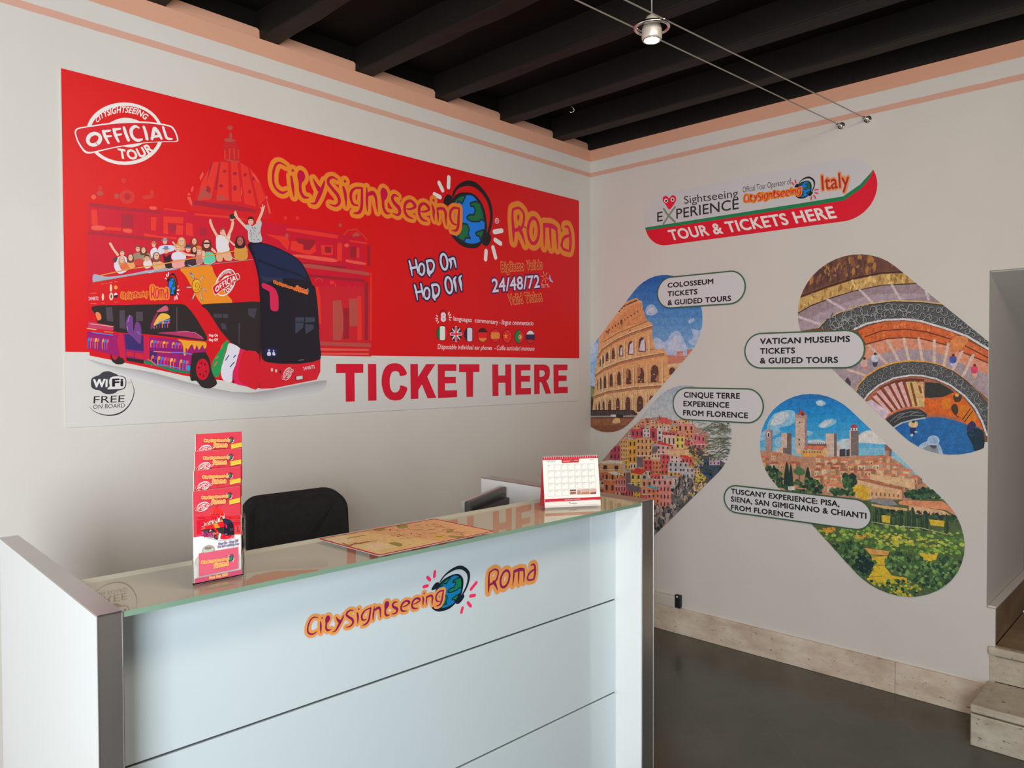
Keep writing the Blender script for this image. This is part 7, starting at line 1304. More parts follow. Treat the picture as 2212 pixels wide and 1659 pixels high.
'C|243 212 159|9670 6641 78 72 125 -28 -14 -104 -78 -38 -79 30',
'C|38 56 114|9710 6539 125 7 -22 -139 -47 -19 -55 14',
'C|224 231 243|9779 6371 -9 -25 -23 -11 -22 9 -9 23 9 25 22 12 22 -9;9867 6453 -9 -15 -22 -7 -22 5 -9 14 9 15 22 7 22 -5',
'C|77 61 54|9820 6699 -12 -22 -28 -10 -29 7 -12 22 12 22 28 10 29 -7',
'C|53 56 101|10905 6635 99 136 86 -94 -69 -135 -100 -5',
'C|183 213 243|9894 5967 14 155 108 93 183 46 152 -92 61 -163 1 -168 -518 -42',
'C|152 165 174|9971 6007 122 128 183 -4 61 -165 -14 -135 -335 -28',
'C|197 219 243|10344 6270 -12 -56 -36 -47 -52 -29 -58 -4 -52 22 -37 42 -14 55 13 57 36 47 53 28 58 3 52 -21 36 -43',
'C|164 199 237|10314 6281 -9 -41 -28 -35 -40 -21 -44 -3 -41 16 -28 31 -10 41 10 41 27 35 40 21 45 3 40 -16 28 -31',
'C|85 87 92|10124 6137 61 21 106 -10 -60 -71',],
'hilltown': [
'P|38 128 207|5605 7356 5594 101 1 -188 -5595 -144',
'P|35 142 221|5605 7135 5595 142 2 -188 -5596 -185',
'P|35 152 229|5606 6913 5596 184 1 -189 -5596 -225',
'P|43 163 234|5607 6692 5596 224 2 -188 -5598 -267',
'P|56 173 237|5607 6471 5598 265 1 -188 -5598 -308',
'P|76 181 237|5608 6249 5598 306 2 -188 -5599 -349',
'P|107 197 242|5609 6027 5599 348 1 -214 -5599 -396',
'P|143 212 243|5610 5774 5599 394 2 -214 -5600 -443',
'P|165 220 243|5610 5521 5601 441 4 -524 -5602 -561',
'C|156 212 243|6102 6401 160 317 348 136 249 -21 1 -303 -374 -141 -287 -46;5907 6171 356 238 224 -143 -319 -173 -293 -112;6360 6105 502 31 1 -274 -502 -4;7166 6334 179 -20 -29 -91 -120 -7;7431 7122 147 33 117 -85 -117 -77 -117 40;7493 6471 175 171 230 39 58 -99 -258 -145',
'C|220 233 243|6199 6437 127 253 284 134 94 -119 -218 -224;7537 6503 145 110 159 37 -57 -106 -174 -111;7987 6087 281 105 57 -227 -280 -78;7227 6068 297 49 176 -78 -353 -83;7460 7108 118 24 29 -94 -117 -19',
'C|243 240 236|8490 6120 26 174 190 125 161 -6 213 -142 209 -126 -208 -42 -319 7',
'P|231 197 177|6890 6737 250 10 4 -1045 -250 -19',
'P|172 144 140|7140 6747 54 -9 5 -1032 -55 -4',
'P|197 163 153|6874 6758 326 4 0 -102 -325 -2',
'P|210 84 86|6936 6745 76 124 121 -41 31 -89',
'S|120 70 72|18 7002 6944 1 -106',
'C|94 62 59|7025 6544 -9 -24 -18 -1 -9 23 9 24 18 1;7018 6085 -9 -24 -18 -2 -9 23 9 25 18 1;7016 5964 -8 -22 -15 -1 -8 21 8 21 15 1;7115 6767 -10 -30 -26 -13 -26 11 -10 30 10 30 26 13 25 -11',
'P|197 157 153|6054 6305 174 9 3 -713 -175 -14',
'P|128 115 115|6228 6314 20 -11 2 -701 -19 -1',
'C|243 242 243|6187 6172 -13 -62 -32 -28 -32 24 -14 61 14 62 31 27 33 -23',
'C|94 70 70|6168 6162 -8 -45 -18 -19 -18 17 -8 44 7 44 19 19 18 -17',
'S|94 70 72|13 6160 6419 1 -109',
'P|231 197 177|6503 6237 155 8 3 -764 -155 -13',
'P|128 115 115|6658 6245 126 -5 3 -748 -126 -11',
'P|243 210 180|6377 5828 171 12 2 -368 -171 -14',
'P|128 115 115|6548 5840 113 -4 2 -355 -113 -9',
'P|231 202 186|7693 6289 209 12 5 -892 -210 -19',
'P|128 115 115|7902 6301 70 -7 4 -879 -69 -6',
'P|243 218 199|8289 6410 34 2 3 -648 -33 -3',
'P|138 123 124|8323 6412 187 -1 4 -633 -188 -14',
'C|197 70 80|8328 6455 8 73 63 40 61 -34 17 -71',
'P|243 229 230|8322 6470 161 8 0 -72 -160 -8',
'C|107 70 72|8381 6438 -8 -25 -17 -1 -8 24 8 26 16 1;8450 6442 -8 -25 -17 -1 -8 24 8 25 16 1',
'P|81 73 75|8045 5902 146 25 2 -203 -147 -11;8214 5900 84 35 1 -202 -84 -7',
'P|243 218 199|7982 6029 57 4 1 -321 -57 -4',
'P|133 97 86|7212 5983 502 28 1 -89 -502 -5',
'S|133 97 86|21 7233 6014 0 -51;21 7284 6018 0 -51;21 7335 6021 0 -51;21 7386 6024 0 -50;21 7436 6028 0 -51;21 7486 6031 0 -50;21 7536 6034 0 -50;21 7586 6038 0 -51;21 7636 6041 0 -50;21 7685 6044 0 -50',
'P|231 131 99|7062 5846 166 102 487 19 -102 -126',
'P|243 182 101|7047 5815 566 17 -13 -190 -537 -7',
'P|243 202 126|7599 5840 116 97 1 -250 -116 -45',
'C|120 84 59|7138 5761 -7 -24 -16 -1 -7 23 7 24 15 1;7210 5767 -7 -24 -15 -1 -8 23 8 24 15 1;7282 5772 -7 -24 -15 -1 -8 23 8 24 15 1;7354 5778 -7 -24 -15 -1 -8 22 8 24 14 1;7425 5783 -7 -24 -15 -1 -7 23 7 23 15 2;7496 5788 -7 -24 -15 -1 -7 23 7 24 15 1;7567 5793 -8 -23 -14 -1 -8 22 8 24 14 1',
'P|197 149 126|9147 6079 86 6 2 -390 -86 -7',
'P|128 115 115|9233 6085 57 -7 2 -379 -57 -4',
'P|159 110 94|9133 6106 170 -72 0 -83 -169 1',
'P|210 157 126|5777 5723 649 -15 622 -74 884 70 560 72 669 66 285 -130 604 -491 483 -482 466 -360 -2225 -315 -1125 552 -1219 43 -651 370',
'P|231 176 140|5876 5517 169 8 1 -119 -169 -14',
'P|167 127 102|6045 5525 112 15 0 -125 -111 -9',
'P|231 131 99|5857 5506 104 81 168 0 47 -55',
'P|243 199 158|6221 5613 119 3 0 -117 -119 -10',
'P|186 152 121|6340 5616 79 13 0 -124 -79 -6',
'P|231 131 99|6202 5603 78 77 119 -4 39 -55',
'Q|120 84 72|2 1 0.3 0.4|6221 5588 119 10 0 -99 -119 -10',
'P|243 199 158|7438 5643 124 4 1 -124 -125 -11',
'P|186 152 121|7562 5647 83 12 0 -130 -82 -6',
'P|231 131 99|7420 5633 80 74 124 -2 38 -53',
'P|243 215 180|7670 5589 100 3 1 -124 -100 -9',
'P|203 178 150|7770 5592 67 11 1 -129 -67 -6',
'P|243 144 107|7653 5579 67 73 100 -4 34 -53',
'P|243 199 158|7840 5643 147 6 1 -123 -147 -12',
'P|186 152 121|7987 5649 97 14 1 -128 -97 -9',
'P|231 131 99|7823 5633 91 74 146 0 41 -52',
'P|243 199 158|8085 5615 161 7 1 -121 -161 -14',
'P|186 152 121|8246 5622 106 15 1 -127 -106 -9',
'P|243 144 107|8068 5604 97 75 161 2 43 -52',
'Q|120 84 72|2 1 0.3 0.4|8085 5591 161 14 1 -104 -161 -14',
'P|243 199 158|8428 5669 133 5 1 -120 -133 -12',
'P|186 152 121|8561 5674 88 13 0 -126 -87 -7',
'P|243 144 107|8412 5659 82 73 132 -1 39 -51',
'P|243 189 145|8694 5671 174 8 0 -118 -173 -15',
'P|176 136 105|8868 5679 114 16 1 -124 -115 -10',
'P|231 131 99|8678 5661 103 74 173 2 44 -50',
'Q|120 84 72|2 1 0.3 0.4|8694 5648 174 15 0 -102 -173 -15',
'P|243 189 145|8996 5770 88 2 0 -118 -87 -7',
'P|176 136 105|9084 5772 58 10 0 -123 -58 -5',
'P|231 131 99|8980 5761 60 69 87 -4 30 -51',
'Q|120 84 72|2 1 0.3 0.4|8996 5748 88 7 0 -101 -87 -7',
'P|243 189 145|9173 5758 78 1 1 -117 -79 -7',
'P|176 136 105|9251 5759 52 10 1 -123 -52 -4',
'P|243 158 117|9157 5749 54 68 79 -5 29 -50',
'P|243 189 145|5910 5388 149 7 1 -138 -150 -13',
'P|176 136 105|6059 5395 99 14 1 -143 -99 -9',
'P|231 131 99|5890 5377 95 80 148 0 45 -55',
'P|243 215 180|6185 5374 138 6 1 -136 -139 -13',
'P|203 178 150|6323 5380 92 14 1 -142 -92 -8',
'P|197 110 88|6166 5363 88 79 138 0 42 -56',
'Q|120 84 72|2 1 0.3 0.4|6185 5350 139 12 0 -118 -139 -13',
'P|231 176 140|6473 5383 141 6 1 -134 -142 -13',
'P|167 127 102|6614 5389 94 15 1 -141 -94 -8',
'P|243 144 107|6454 5372 89 79 142 -1 42 -54',
'Q|120 84 72|2 1 0.3 0.4|6473 5359 141 12 1 -116 -142 -13',
'P|231 176 140|6725 5429 183 9 0 -133 -182 -16',
'P|167 127 102|6908 5438 120 17 1 -139 -121 -11',
'P|197 110 88|6707 5418 110 80 181 3 49 -54',
'P|243 189 145|7439 5448 133 5 1 -142 -134 -12',
'P|176 136 105|7572 5453 89 14 1 -148 -89 -8',
'P|197 110 88|7421 5437 84 76 134 -1 39 -52',
'Q|120 84 72|2 1 0.3 0.4|7439 5424 134 12 0 -125 -134 -12',
'P|231 176 140|7723 5496 90 2 1 -141 -90 -9',
'P|167 127 102|7813 5498 60 11 0 -147 -59 -5',
'P|197 110 88|7706 5485 62 73 90 -4 32 -53',
'P|243 189 145|7888 5491 180 9 0 -139 -179 -17',
'P|176 136 105|8068 5500 118 16 1 -145 -119 -10',
'P|197 110 88|7871 5480 107 77 178 3 47 -51',
'Q|120 84 72|2 1 0.3 0.4|7888 5467 180 16 0 -122 -179 -17',
'P|243 189 145|8257 5506 143 7 1 -138 -143 -13',
'P|176 136 105|8400 5513 95 14 1 -143 -95 -9',
'P|243 158 117|8240 5496 89 74 142 1 41 -51',
'Q|120 84 72|2 1 0.3 0.4|8257 5483 144 13 0 -121 -143 -13',
'P|243 215 180|8499 5544 178 10 1 -137 -179 -16',
'P|203 178 150|8677 5554 118 16 1 -142 -118 -11',
'P|231 131 99|8482 5534 106 75 177 4 46 -50',
'Q|120 84 72|2 1 0.3 0.4|8499 5522 178 15 1 -120 -179 -16',
'P|243 215 180|8847 5582 158 7 1 -135 -158 -14',
'P|203 178 150|9005 5589 104 15 1 -140 -104 -10',
'P|243 144 107|8831 5572 95 73 157 2 42 -50',
'Q|120 84 72|2 1 0.3 0.4|8847 5559 158 14 1 -119 -158 -14',
'P|243 199 158|9180 5607 75 1 1 -134 -75 -7',
'P|186 152 121|9255 5608 50 10 1 -140 -50 -4',
'P|243 144 107|9164 5597 53 69 75 -5 28 -50',
'P|243 215 180|9326 5583 84 2 1 -133 -84 -8',
'P|203 178 150|9410 5585 56 11 1 -139 -56 -5',
'P|231 131 99|9311 5574 57 69 84 -4 29 -50',
'Q|120 84 72|2 1 0.3 0.4|9326 5561 84 8 1 -117 -84 -8',
'P|243 199 158|7231 5296 89 2 1 -150 -90 -8',
'P|186 152 121|7320 5298 59 11 1 -155 -59 -6',
'P|243 158 117|7213 5285 62 75 89 -4 33 -54',
'P|243 215 180|7407 5302 101 3 0 -148 -100 -10',
'P|203 178 150|7508 5305 67 13 0 -155 -67 -6',
'P|197 110 88|7389 5292 68 74 101 -3 34 -53',
'Q|120 84 72|2 1 0.3 0.4|7407 5278 101 10 0 -131 -100 -10',
'P|243 215 180|7589 5355 126 5 0 -148 -125 -12',
'P|203 178 150|7715 5360 83 13 1 -153 -84 -8',
'P|243 144 107|7571 5344 81 75 125 0 38 -53',
'P|243 189 145|7829 5382 116 4 1 -146 -116 -11',
'P|176 136 105|7945 5386 77 13 1 -152 -77 -7',
'P|197 110 88|7812 5371 75 74 116 -1 36 -52',
'Q|120 84 72|2 1 0.3 0.4|7829 5358 116 11 1 -129 -116 -11',
'P|243 204 162|8068 5357 117 4 0 -145 -116 -11',
'P|195 163 130|8185 5361 77 13 0 -150 -77 -8',
'P|197 110 88|8051 5346 75 74 116 -1 36 -52',
'Q|120 84 72|2 1 0.3 0.4|8068 5333 117 11 0 -128 -116 -11',
'P|243 189 145|8302 5387 107 4 0 -143 -106 -11',
'P|176 136 105|8409 5391 70 13 1 -150 -71 -6',
'P|197 110 88|8285 5377 70 73 106 -2 35 -51',
'P|243 189 145|8510 5401 76 1 1 -143 -76 -7',
'P|176 136 105|8586 5402 51 10 1 -148 -51 -5',
'P|197 110 88|8493 5391 55 71 76 -5 30 -52',
'P|243 189 145|8655 5405 159 9 1 -142 -159 -15',
'P|176 136 105|8814 5414 105 15 1 -147 -105 -10',
'P|197 110 88|8639 5395 95 74 158 3 43 -50',
'Q|120 84 72|2 1 0.3 0.4|8655 5382 159 15 1 -125 -159 -15',
'P|243 199 158|8946 5453 168 10 1 -140 -168 -16',
'P|186 152 121|9114 5463 110 16 1 -146 -110 -10',
'P|243 158 117|8930 5443 100 74 167 4 43 -49',
'P|243 199 158|9303 5475 123 6 0 -139 -122 -12',
'P|186 152 121|9426 5481 80 13 1 -144 -81 -8',
'P|243 144 107|9288 5465 76 71 122 0 36 -49',
'P|243 215 180|9563 5484 116 6 1 -138 -116 -11',
'P|203 178 150|9679 5490 77 12 1 -142 -77 -8',
'P|243 144 107|9548 5475 73 70 115 -1 35 -49',
'P|243 189 145|7411 5114 140 8 1 -161 -141 -14',
'P|176 136 105|7551 5122 92 15 1 -166 -92 -10',
'P|197 110 88|7393 5103 88 77 139 2 41 -53',
'P|243 199 158|7645 5184 98 3 1 -159 -98 -10',
'P|186 152 121|7743 5187 65 12 1 -164 -65 -7',
'P|243 144 107|7628 5173 66 75 98 -3 34 -53',
'P|243 199 158|7817 5149 158 10 1 -158 -158 -17',
'P|186 152 121|7975 5159 105 16 1 -163 -105 -11',
'P|243 144 107|7800 5138 96 77 158 4 43 -51',
'Q|120 84 72|2 1 0.3 0.4|7817 5125 159 16 0 -140 -158 -17',
'P|243 199 158|8090 5251 112 5 1 -157 -112 -11',
'P|186 152 121|8202 5256 74 13 1 -162 -74 -8',
'P|231 131 99|8073 5240 73 74 111 -1 36 -51',
'Q|120 84 72|2 1 0.3 0.4|8090 5228 112 10 1 -139 -112 -11',
'P|243 199 158|8296 5281 147 8 0 -155 -147 -15',
'P|186 152 121|8443 5289 97 15 1 -161 -98 -9',
'P|243 144 107|8279 5270 90 75 146 2 41 -50',
'P|243 215 180|8567 5226 112 5 1 -154 -112 -11',
'P|203 178 150|8679 5231 74 13 1 -159 -74 -8',
'P|231 131 99|8551 5216 72 72 111 0 35 -51',
'P|243 189 145|8783 5284 172 11 1 -153 -172 -17',
'P|176 136 105|8955 5295 114 16 1 -157 -114 -12',
'P|231 131 99|8767 5273 102 76 172 4 44 -49',
'Q|120 84 72|2 1 0.3 0.4|8783 5261 173 17 0 -136 -172 -17',
'P|243 189 145|9113 5339 167 10 1 -151 -167 -17',
'P|176 136 105|9280 5349 110 16 1 -155 -110 -12',
'P|243 144 107|9097 5329 99 73 166 5 43 -49',
'Q|120 84 72|2 1 0.3 0.4|9113 5316 167 16 1 -134 -167 -17',
'P|243 199 158|9457 5365 133 7 1 -149 -133 -13',
'P|186 152 121|9590 5372 88 14 1 -154 -88 -9',
'P|243 144 107|9442 5355 81 71 132 2 38 -49',
'Q|120 84 72|2 1 0.3 0.4|9457 5343 133 13 1 -133 -133 -13',
'P|231 176 140|9715 5337 160 10 1 -147 -160 -16',
'P|167 127 102|9875 5347 106 16 1 -152 -106 -11',
'P|231 131 99|9700 5327 95 73 159 4 42 -48',
'Q|120 84 72|2 1 0.3 0.4|9715 5315 160 16 1 -131 -160 -16',
'P|231 176 140|7647 5038 80 2 1 -171 -81 -9',
'P|167 127 102|7727 5040 53 11 1 -176 -53 -6',
'P|243 144 107|7629 5027 58 74 80 -4 31 -53',
'Q|120 84 72|2 1 0.3 0.4|7647 5014 80 8 1 -153 -81 -9',
'P|243 199 158|7815 5025 142 8 1 -169 -142 -16',
'P|186 152 121|7957 5033 93 16 1 -175 -93 -10',
'P|243 158 117|7798 5014 88 77 141 2 40 -51',
'Q|120 84 72|2 1 0.3 0.4|7816 5001 141 15 1 -152 -142 -16',
'P|243 199 158|8118 5006 119 7 1 -168 -119 -13',
'P|186 152 121|8237 5013 78 14 1 -173 -78 -9',
'P|197 110 88|8101 4996 76 75 118 0 37 -51',
'P|243 189 145|8332 5116 104 4 1 -166 -104 -12',
'P|176 136 105|8436 5120 68 13 1 -172 -68 -7',
'P|243 158 117|8316 5105 68 74 103 -2 33 -51',
'P|243 215 180|8512 5075 78 2 0 -166 -78 -8',
'P|203 178 150|8590 5077 51 11 1 -171 -52 -6',
'P|243 144 107|8495 5065 55 71 78 -3 30 -51',
'Q|120 84 72|2 1 0.3 0.4|8512 5052 78 8 0 -149 -78 -8',
'P|231 176 140|8671 5151 160 10 1 -164 -160 -18',
'P|167 127 102|8831 5161 106 16 1 -169 -106 -11',
'P|197 110 88|8655 5140 96 76 159 4 43 -49',
'Q|120 84 72|2 1 0.3 0.4|8671 5128 160 16 1 -147 -160 -18',
'P|243 199 158|8974 5138 77 2 1 -163 -77 -8',
'P|186 152 121|9051 5140 51 11 1 -168 -51 -6',
'P|197 110 88|8958 5128 54 70 77 -3 29 -50',
'Q|120 84 72|2 1 0.3 0.4|8974 5116 77 8 1 -147 -77 -8',
'P|231 176 140|9125 5140 120 7 1 -162 -120 -13',
'P|167 127 102|9245 5147 79 13 1 -167 -79 -8',
'P|231 131 99|9109 5130 76 72 119 1 35 -49',
'Q|120 84 72|2 1 0.3 0.4|9125 5117 120 13 1 -145 -120 -13',
'P|231 176 140|9331 5156 99 4 1 -161 -99 -10',
'P|167 127 102|9430 5160 65 13 2 -166 -66 -8',
'P|197 110 88|9316 5146 64 70 99 -1 32 -49',
'P|231 176 140|9497 5175 104 5 1 -159 -104 -12',
'P|167 127 102|9601 5180 69 13 1 -165 -69 -7',
'P|243 144 107|9481 5165 68 71 103 -1 33 -49',
'Q|120 84 72|2 1 0.3 0.4|9497 5153 104 11 1 -143 -104 -12',
'P|231 176 140|9683 5174 113 6 1 -159 -113 -12',
'P|167 127 102|9796 5180 75 13 1 -163 -75 -9',
'P|243 144 107|9668 5164 71 70 113 1 33 -48',
'Q|120 84 72|2 1 0.3 0.4|9683 5152 113 12 1 -143 -113 -12',
'P|243 215 180|8442 4874 121 8 1 -166 -121 -14',
'P|203 178 150|8563 4882 80 14 1 -171 -80 -9',
'P|243 158 117|8426 4864 76 74 121 2 36 -50',
'Q|120 84 72|2 1 0.3 0.4|8442 4851 121 14 1 -149 -121 -14',
'P|243 215 180|8684 4871 149 11 1 -164 -149 -18',
'P|203 178 150|8833 4882 98 17 1 -170 -98 -11',
'P|231 131 99|8668 4861 90 76 148 4 41 -49',
'Q|120 84 72|2 1 0.3 0.4|8684 4849 149 16 1 -147 -149 -18',
'P|243 215 180|8931 4928 152 11 1 -163 -152 -18',
'P|203 178 150|9083 4939 101 17 1 -168 -101 -12',
'P|197 110 88|8915 4917 92 75 151 6 41 -49',
'Q|120 84 72|2 1 0.3 0.4|8931 4905 152 17 1 -146 -152 -18',
'P|243 189 145|9219 4967 127 8 1 -161 -127 -15',
'P|176 136 105|9346 4975 83 15 1 -166 -83 -10',
'P|243 144 107|9204 4957 78 73 126 2 36 -48',
'Q|120 84 72|2 1 0.3 0.4|9219 4945 127 14 1 -145 -127 -15',
'P|243 189 145|9463 4973 75 3 1 -160 -75 -9',
'P|176 136 105|9538 4976 50 11 1 -165 -50 -6',
'P|231 131 99|9447 4963 53 70 75 -3 28 -50',
'R|48 84 64;66 105 72;40 68 62;81 123 78|60 32 83 1 7 418|6009 5270 291 26 255 -223 1 -277 -222 -54 -227 319',
'C|43 70 62|6663 5481 63 -297 14 -368 -150 -16 11 372',
'C|43 70 62|6772 5429 48 -256 10 -317 -112 -12 8 320',
'C|43 70 62|7230 5378 55 -143 11 -180 -129 -13 10 183',
'C|43 70 62|6299 5358 36 -66 7 -85 -84 -8 6 86',
'C|89 131 86|6850 5193 46 110 122 57 122 -80 16 -89 -137 -58',
'S|120 97 72|24 7004 5146 1 -211',
'R|48 84 64;66 105 72;40 68 62;81 123 78;107 142 86|90 31 87 0.9 7 5456|6619 4803 431 227 301 60 296 -148 1 -208 -415 -46 -614 23',
'P|243 233 227|6697 4805 201 27 1 -106 -202 -22',
'P|243 149 113|6867 4799 336 6 0 -30 -335 -7',
'P|243 206 174|7734 4980 202 -8 1 -205 -202 -8',
'P|243 159 115|7676 4989 487 36 -28 -76 -430 -31',
'R|48 84 64;66 105 72;40 68 62;81 123 78|40 34 80 1.2 7 7034|8162 5228 250 53 57 -253 -166 -104 -168 69',
'R|48 84 64;66 105 72;40 68 62;81 123 78;120 142 94|60 35 76 0.8 7 1125|7822 4842 592 122 1 -201 -593 -39',
'P|243 201 155|8495 5174 619 -78 413 -40 2 -221 -1032 110;8793 5346 1010 -41 26 -244 -1035 143',
'P|197 123 94|8468 5171 191 48 454 -95 440 -38 0 -69 -439 50',
'P|243 192 145|8782 5004 746 -17 1 -193 -746 -32',
'Q|146 110 86|7 1 0.3 0.6|8796 4920 707 9 0 -125 -706 -26',
'R|243 194 52;243 200 71;243 189 59;243 192 68|60 28 68 1 7 6639|8414 4936 164 103 191 -65 1 -171 -162 -132 -165 124',
'R|48 84 64;66 105 72;40 68 62;81 123 78|110 32 74 0.8 7 7973|9654 5015 518 111 266 -238 -143 -71 -690 27',
'P|94 115 75|8199 4594 3133 432 21 -2483 -4222 -924 -11 2466',
'P|243 159 115|9468 4725 113 51 836 74 246 -157 138 -197 -312 155 -795 0 -225 13',
'P|243 194 150|9694 4671 760 -44 140 -81 -139 -18 -611 -81 -149 102',
'P|159 157 161|8808 4709 508 50 134 -118 -249 -51 -372 58',
'P|243 194 138|8829 4596 334 -11 494 0 1 -61 -264 -34 -545 56',
'Q|107 84 72|7 1 0.2 0.4|9843 4578 611 19 1 -59 -612 -31',
'R|94 136 70;128 173 78;159 197 88;197 215 94;81 115 64;112 152 72|330 31 76 0.75 7 801|7345 3759 563 82 904 216 960 96 1066 36 55 -479 -932 -217 -561 8 -785 18 -833 41',
'R|210 202 72;236 215 86;185 189 80|70 29 75 0.5 7 2021|8613 3859 974 62 907 19 -175 -206 -1111 -140',
'R|243 166 68;243 177 77|26 26 53 0.8 7 2004|7651 3804 257 59 43 -81 -278 -107',
'R|243 175 80|14 25 50 0.6 7 3591|8451 3749 243 37 1 -106 -223 -13',
'P|243 206 77|9067 4343 213 8 1 -186 -193 14;10136 4385 337 7 -16 -141 -284 -1',
'R|50 78 62;66 97 70;43 68 59|90 29 61 0.9 7 1821|8870 4464 428 34 397 31 969 27 104 -143 -277 -19 -721 2 -840 -71',
'C|56 81 62|8928 4535 41 -163 1 -251 -79 -11 -1 252',
'S|94 123 78|14 8913 4470 -2 -315',
'C|56 81 62|9037 4527 36 -162 1 -250 -70 -10 -2 251',
'S|94 123 78|14 9023 4463 -2 -314',
'C|56 81 62|9299 4374 26 -87 0 -137 -49 -7 -1 137',
'S|94 123 78|14 9290 4311 -2 -125',
'C|56 81 62|9395 4408 27 -96 1 -148 -54 -7 -1 148',
'S|94 123 78|14 9384 4344 -1 -144',
'C|56 81 62|9508 4464 57 -116 2 -184 -114 -16 -1 185',
'S|94 123 78|14 9486 4399 -5 -206',
'C|56 81 62|9658 4524 38 -150 2 -232 -75 -11 -1 233',
'S|94 123 78|14 9643 4461 -1 -286',
'C|56 81 62|9778 4641 66 -194 2 -304 -129 -19 -3 305',
'S|94 123 78|14 9752 4577 -3 -407',
'C|56 81 62|9954 4461 41 -115 1 -181 -80 -12 -2 182',
'S|94 123 78|14 9938 4399 -2 -203',
'C|56 81 62|10063 4516 60 -152 2 -241 -120 -17 -1 241',
'S|94 123 78|13 10039 4452 -4 -302',
'C|56 81 62|10507 4574 40 -176 2 -272 -77 -11 -2 272',
'S|94 123 78|13 10492 4513 -1 -356',
'S|243 229 158|13 8842 4145 554 -26 560 40 572 -75',
'P|243 182 101|8676 3465 590 14 -37 -111 -412 -49',
'P|243 206 64|8837 3302 392 46 -76 -263 175 -197 341 3 1 -122 -749 -210 -180 112;9924 3548 414 69 -52 -208 -234 -41',
'S|159 149 72|18 8898 3070 235 32;18 8820 2750 276 73;18 8837 3260 334 88',
'P|243 182 77|9213 2762 456 129 -18 -106 -284 -76',
'R|56 91 64;76 118 72;48 76 59;99 142 83;123 163 94|230 30 74 1 7 2205|7868 3399 337 140 369 16 243 -257 100 -151 -97 -313 -119 -192 -245 167 -249 256',
'R|35 57 59;43 65 62|60 29 63 1 7 4792|8495 3243 242 84 160 -183 -77 -289 -201 -58 -143 187',
'R|56 91 64;76 118 72;48 76 59;99 142 83;123 163 94;146 184 99|300 28 69 1 7 7175|9209 3365 287 111 465 -23 218 -83 318 175 312 -64 2 -273 -221 -338 -406 -241 -403 223 -377 92 -251 161',
'R|56 91 64;76 118 72;48 76 59;99 142 83;123 163 94;197 202 72;236 202 72;159 184 80|150 25 62 0.9 7 2453|8821 2666 392 76 531 102 314 -241 -311 -166 -532 13',
'R|94 136 70;128 173 78;159 197 88;197 215 94;81 115 64;112 152 72|70 24 56 0.7 7 2999|9400 3522 559 173 881 182 36 -189 -734 -144',],
'header': [
'P|234 28 53|2060 12310 5146 -34 925 17 425 257 292 404 197 107 11 -1830 -975 -166 -6021 335',
'P|32 136 88|2122 12365 5084 -3 896 7 413 230 267 262 71 92 -123 -251 -174 -195 -425 -243 -925 -9 -5042 17',
'T|243 235 232|TOUR & TICKETS HERE|0.03|0|3062 11864 4880 -12 -4999 315',
'T|48 49 51|Sightseeing|0|0|3512 12883 1720 -68 -1739 296',
'T|48 49 51|E|0.008|0|2572 12484 189 2 -189 281',
'T|48 49 51|PERIENCE|0.008|0|3244 12483 2002 -3 -2010 291',
'S|128 149 129|59 2800 12846 131 -190 263 -264;59 3193 12838 -203 -207 -197 -239',
'C|243 30 61|2998 12793 -127 162 -103 135 16 111 107 23 99 -90 102 72 112 -49 28 -116 -86 -128',
'C|243 240 243|2950 13065 -9 -29 -24 -19 -34 -3 -33 14 -25 26 -9 32 9 30 25 18 33 3 34 -13 24 -27;3173 13064 -8 -29 -25 -19 -33 -3 -33 14 -24 26 -9 32 9 29 24 19 33 2 33 -13 25 -26',
'C|43 39 45|2923 13070 -7 -19 -18 -10 -22 3 -18 16 -6 21 6 19 18 9 22 -3 18 -15;3146 13068 -6 -19 -18 -9 -22 3 -17 15 -7 21 7 19 17 10 22 -4 18 -15',
'T|76 73 75|Official Tour Operator of|0|0|5367 12913 1381 1 -1385 157',
'T|243 159 104|Italy|0.1|0|7570 12615 687 -23 -712 396',
'T|185 49 45|Italy|0.01|0|7570 12615 687 -23 -712 396',
'S|243 56 97|37 6855 13004 22 -88;37 6764 12954 52 -69;35 7382 12647 83 3;35 7383 12582 76 -36;36 7354 12510 47 -78;36 7294 12484 -17 -74',],
'counter_sparks_near': [
'S|243 49 98|49 4433 5008 -11 -70;49 4297 4951 45 -47;49 4230 4826 66 0',],
'counter_sparks_far': [
'S|243 49 98|53 5134 4602 110 80;53 5122 4500 88 -9;53 5071 4406 55 -62;52 4962 4351 -22 -62',],
'brochure_face': [
'P|212 63 79|-129 2088 2442 -12 -11 2175 -2449 186',],
'brochure_card': [
'C|184 194 179|908 1387 -21 -84 -60 -68 -90 -41 -106 -9 -107 25 -91 55 -61 77 -22 87 21 84 60 67 90 42 106 9 107 -25 91 -55 61 -77;577 966 -20 -84 -59 -68 -88 -42 -105 -9 -105 25 -89 55 -60 77 -22 86 21 84 59 68 88 42 105 9 105 -25 89 -55 60 -77',
'C|133 128 112|803 1489 -33 -39 -87 -19 -108 8 -87 32 -34 44 33 39 87 19 108 -8 87 -32',
'S|169 109 102|22 888 1388 -15 -69 -45 -59 -68 -41 -85 -18 -89 7 -85 30 -69 52 -46 65 -16 72 15 70 45 59 68 41 85 18 90 -7 84 -31 70 -51 45 -66',
'S|169 158 142|19 562 967 -15 -70 -44 -59 -69 -41 -84 -18 -90 7 -85 31 -69 51 -45 66 -17 71 15 70 45 59 69 41 84 18 90 -7 85 -31 69 -51 45 -65',
'P|214 95 118|189 1323 1842 -8 5 -1009 -1839 -27',
'P|204 83 118|-114 211 2437 10 1 -299 -2435 17',
'T|228 194 112|Free Map 2023|0.14|0|671 80 845 7 -846 93',
'T|214 148 91|Free Map 2023|0|0|671 91 845 8 -846 81',
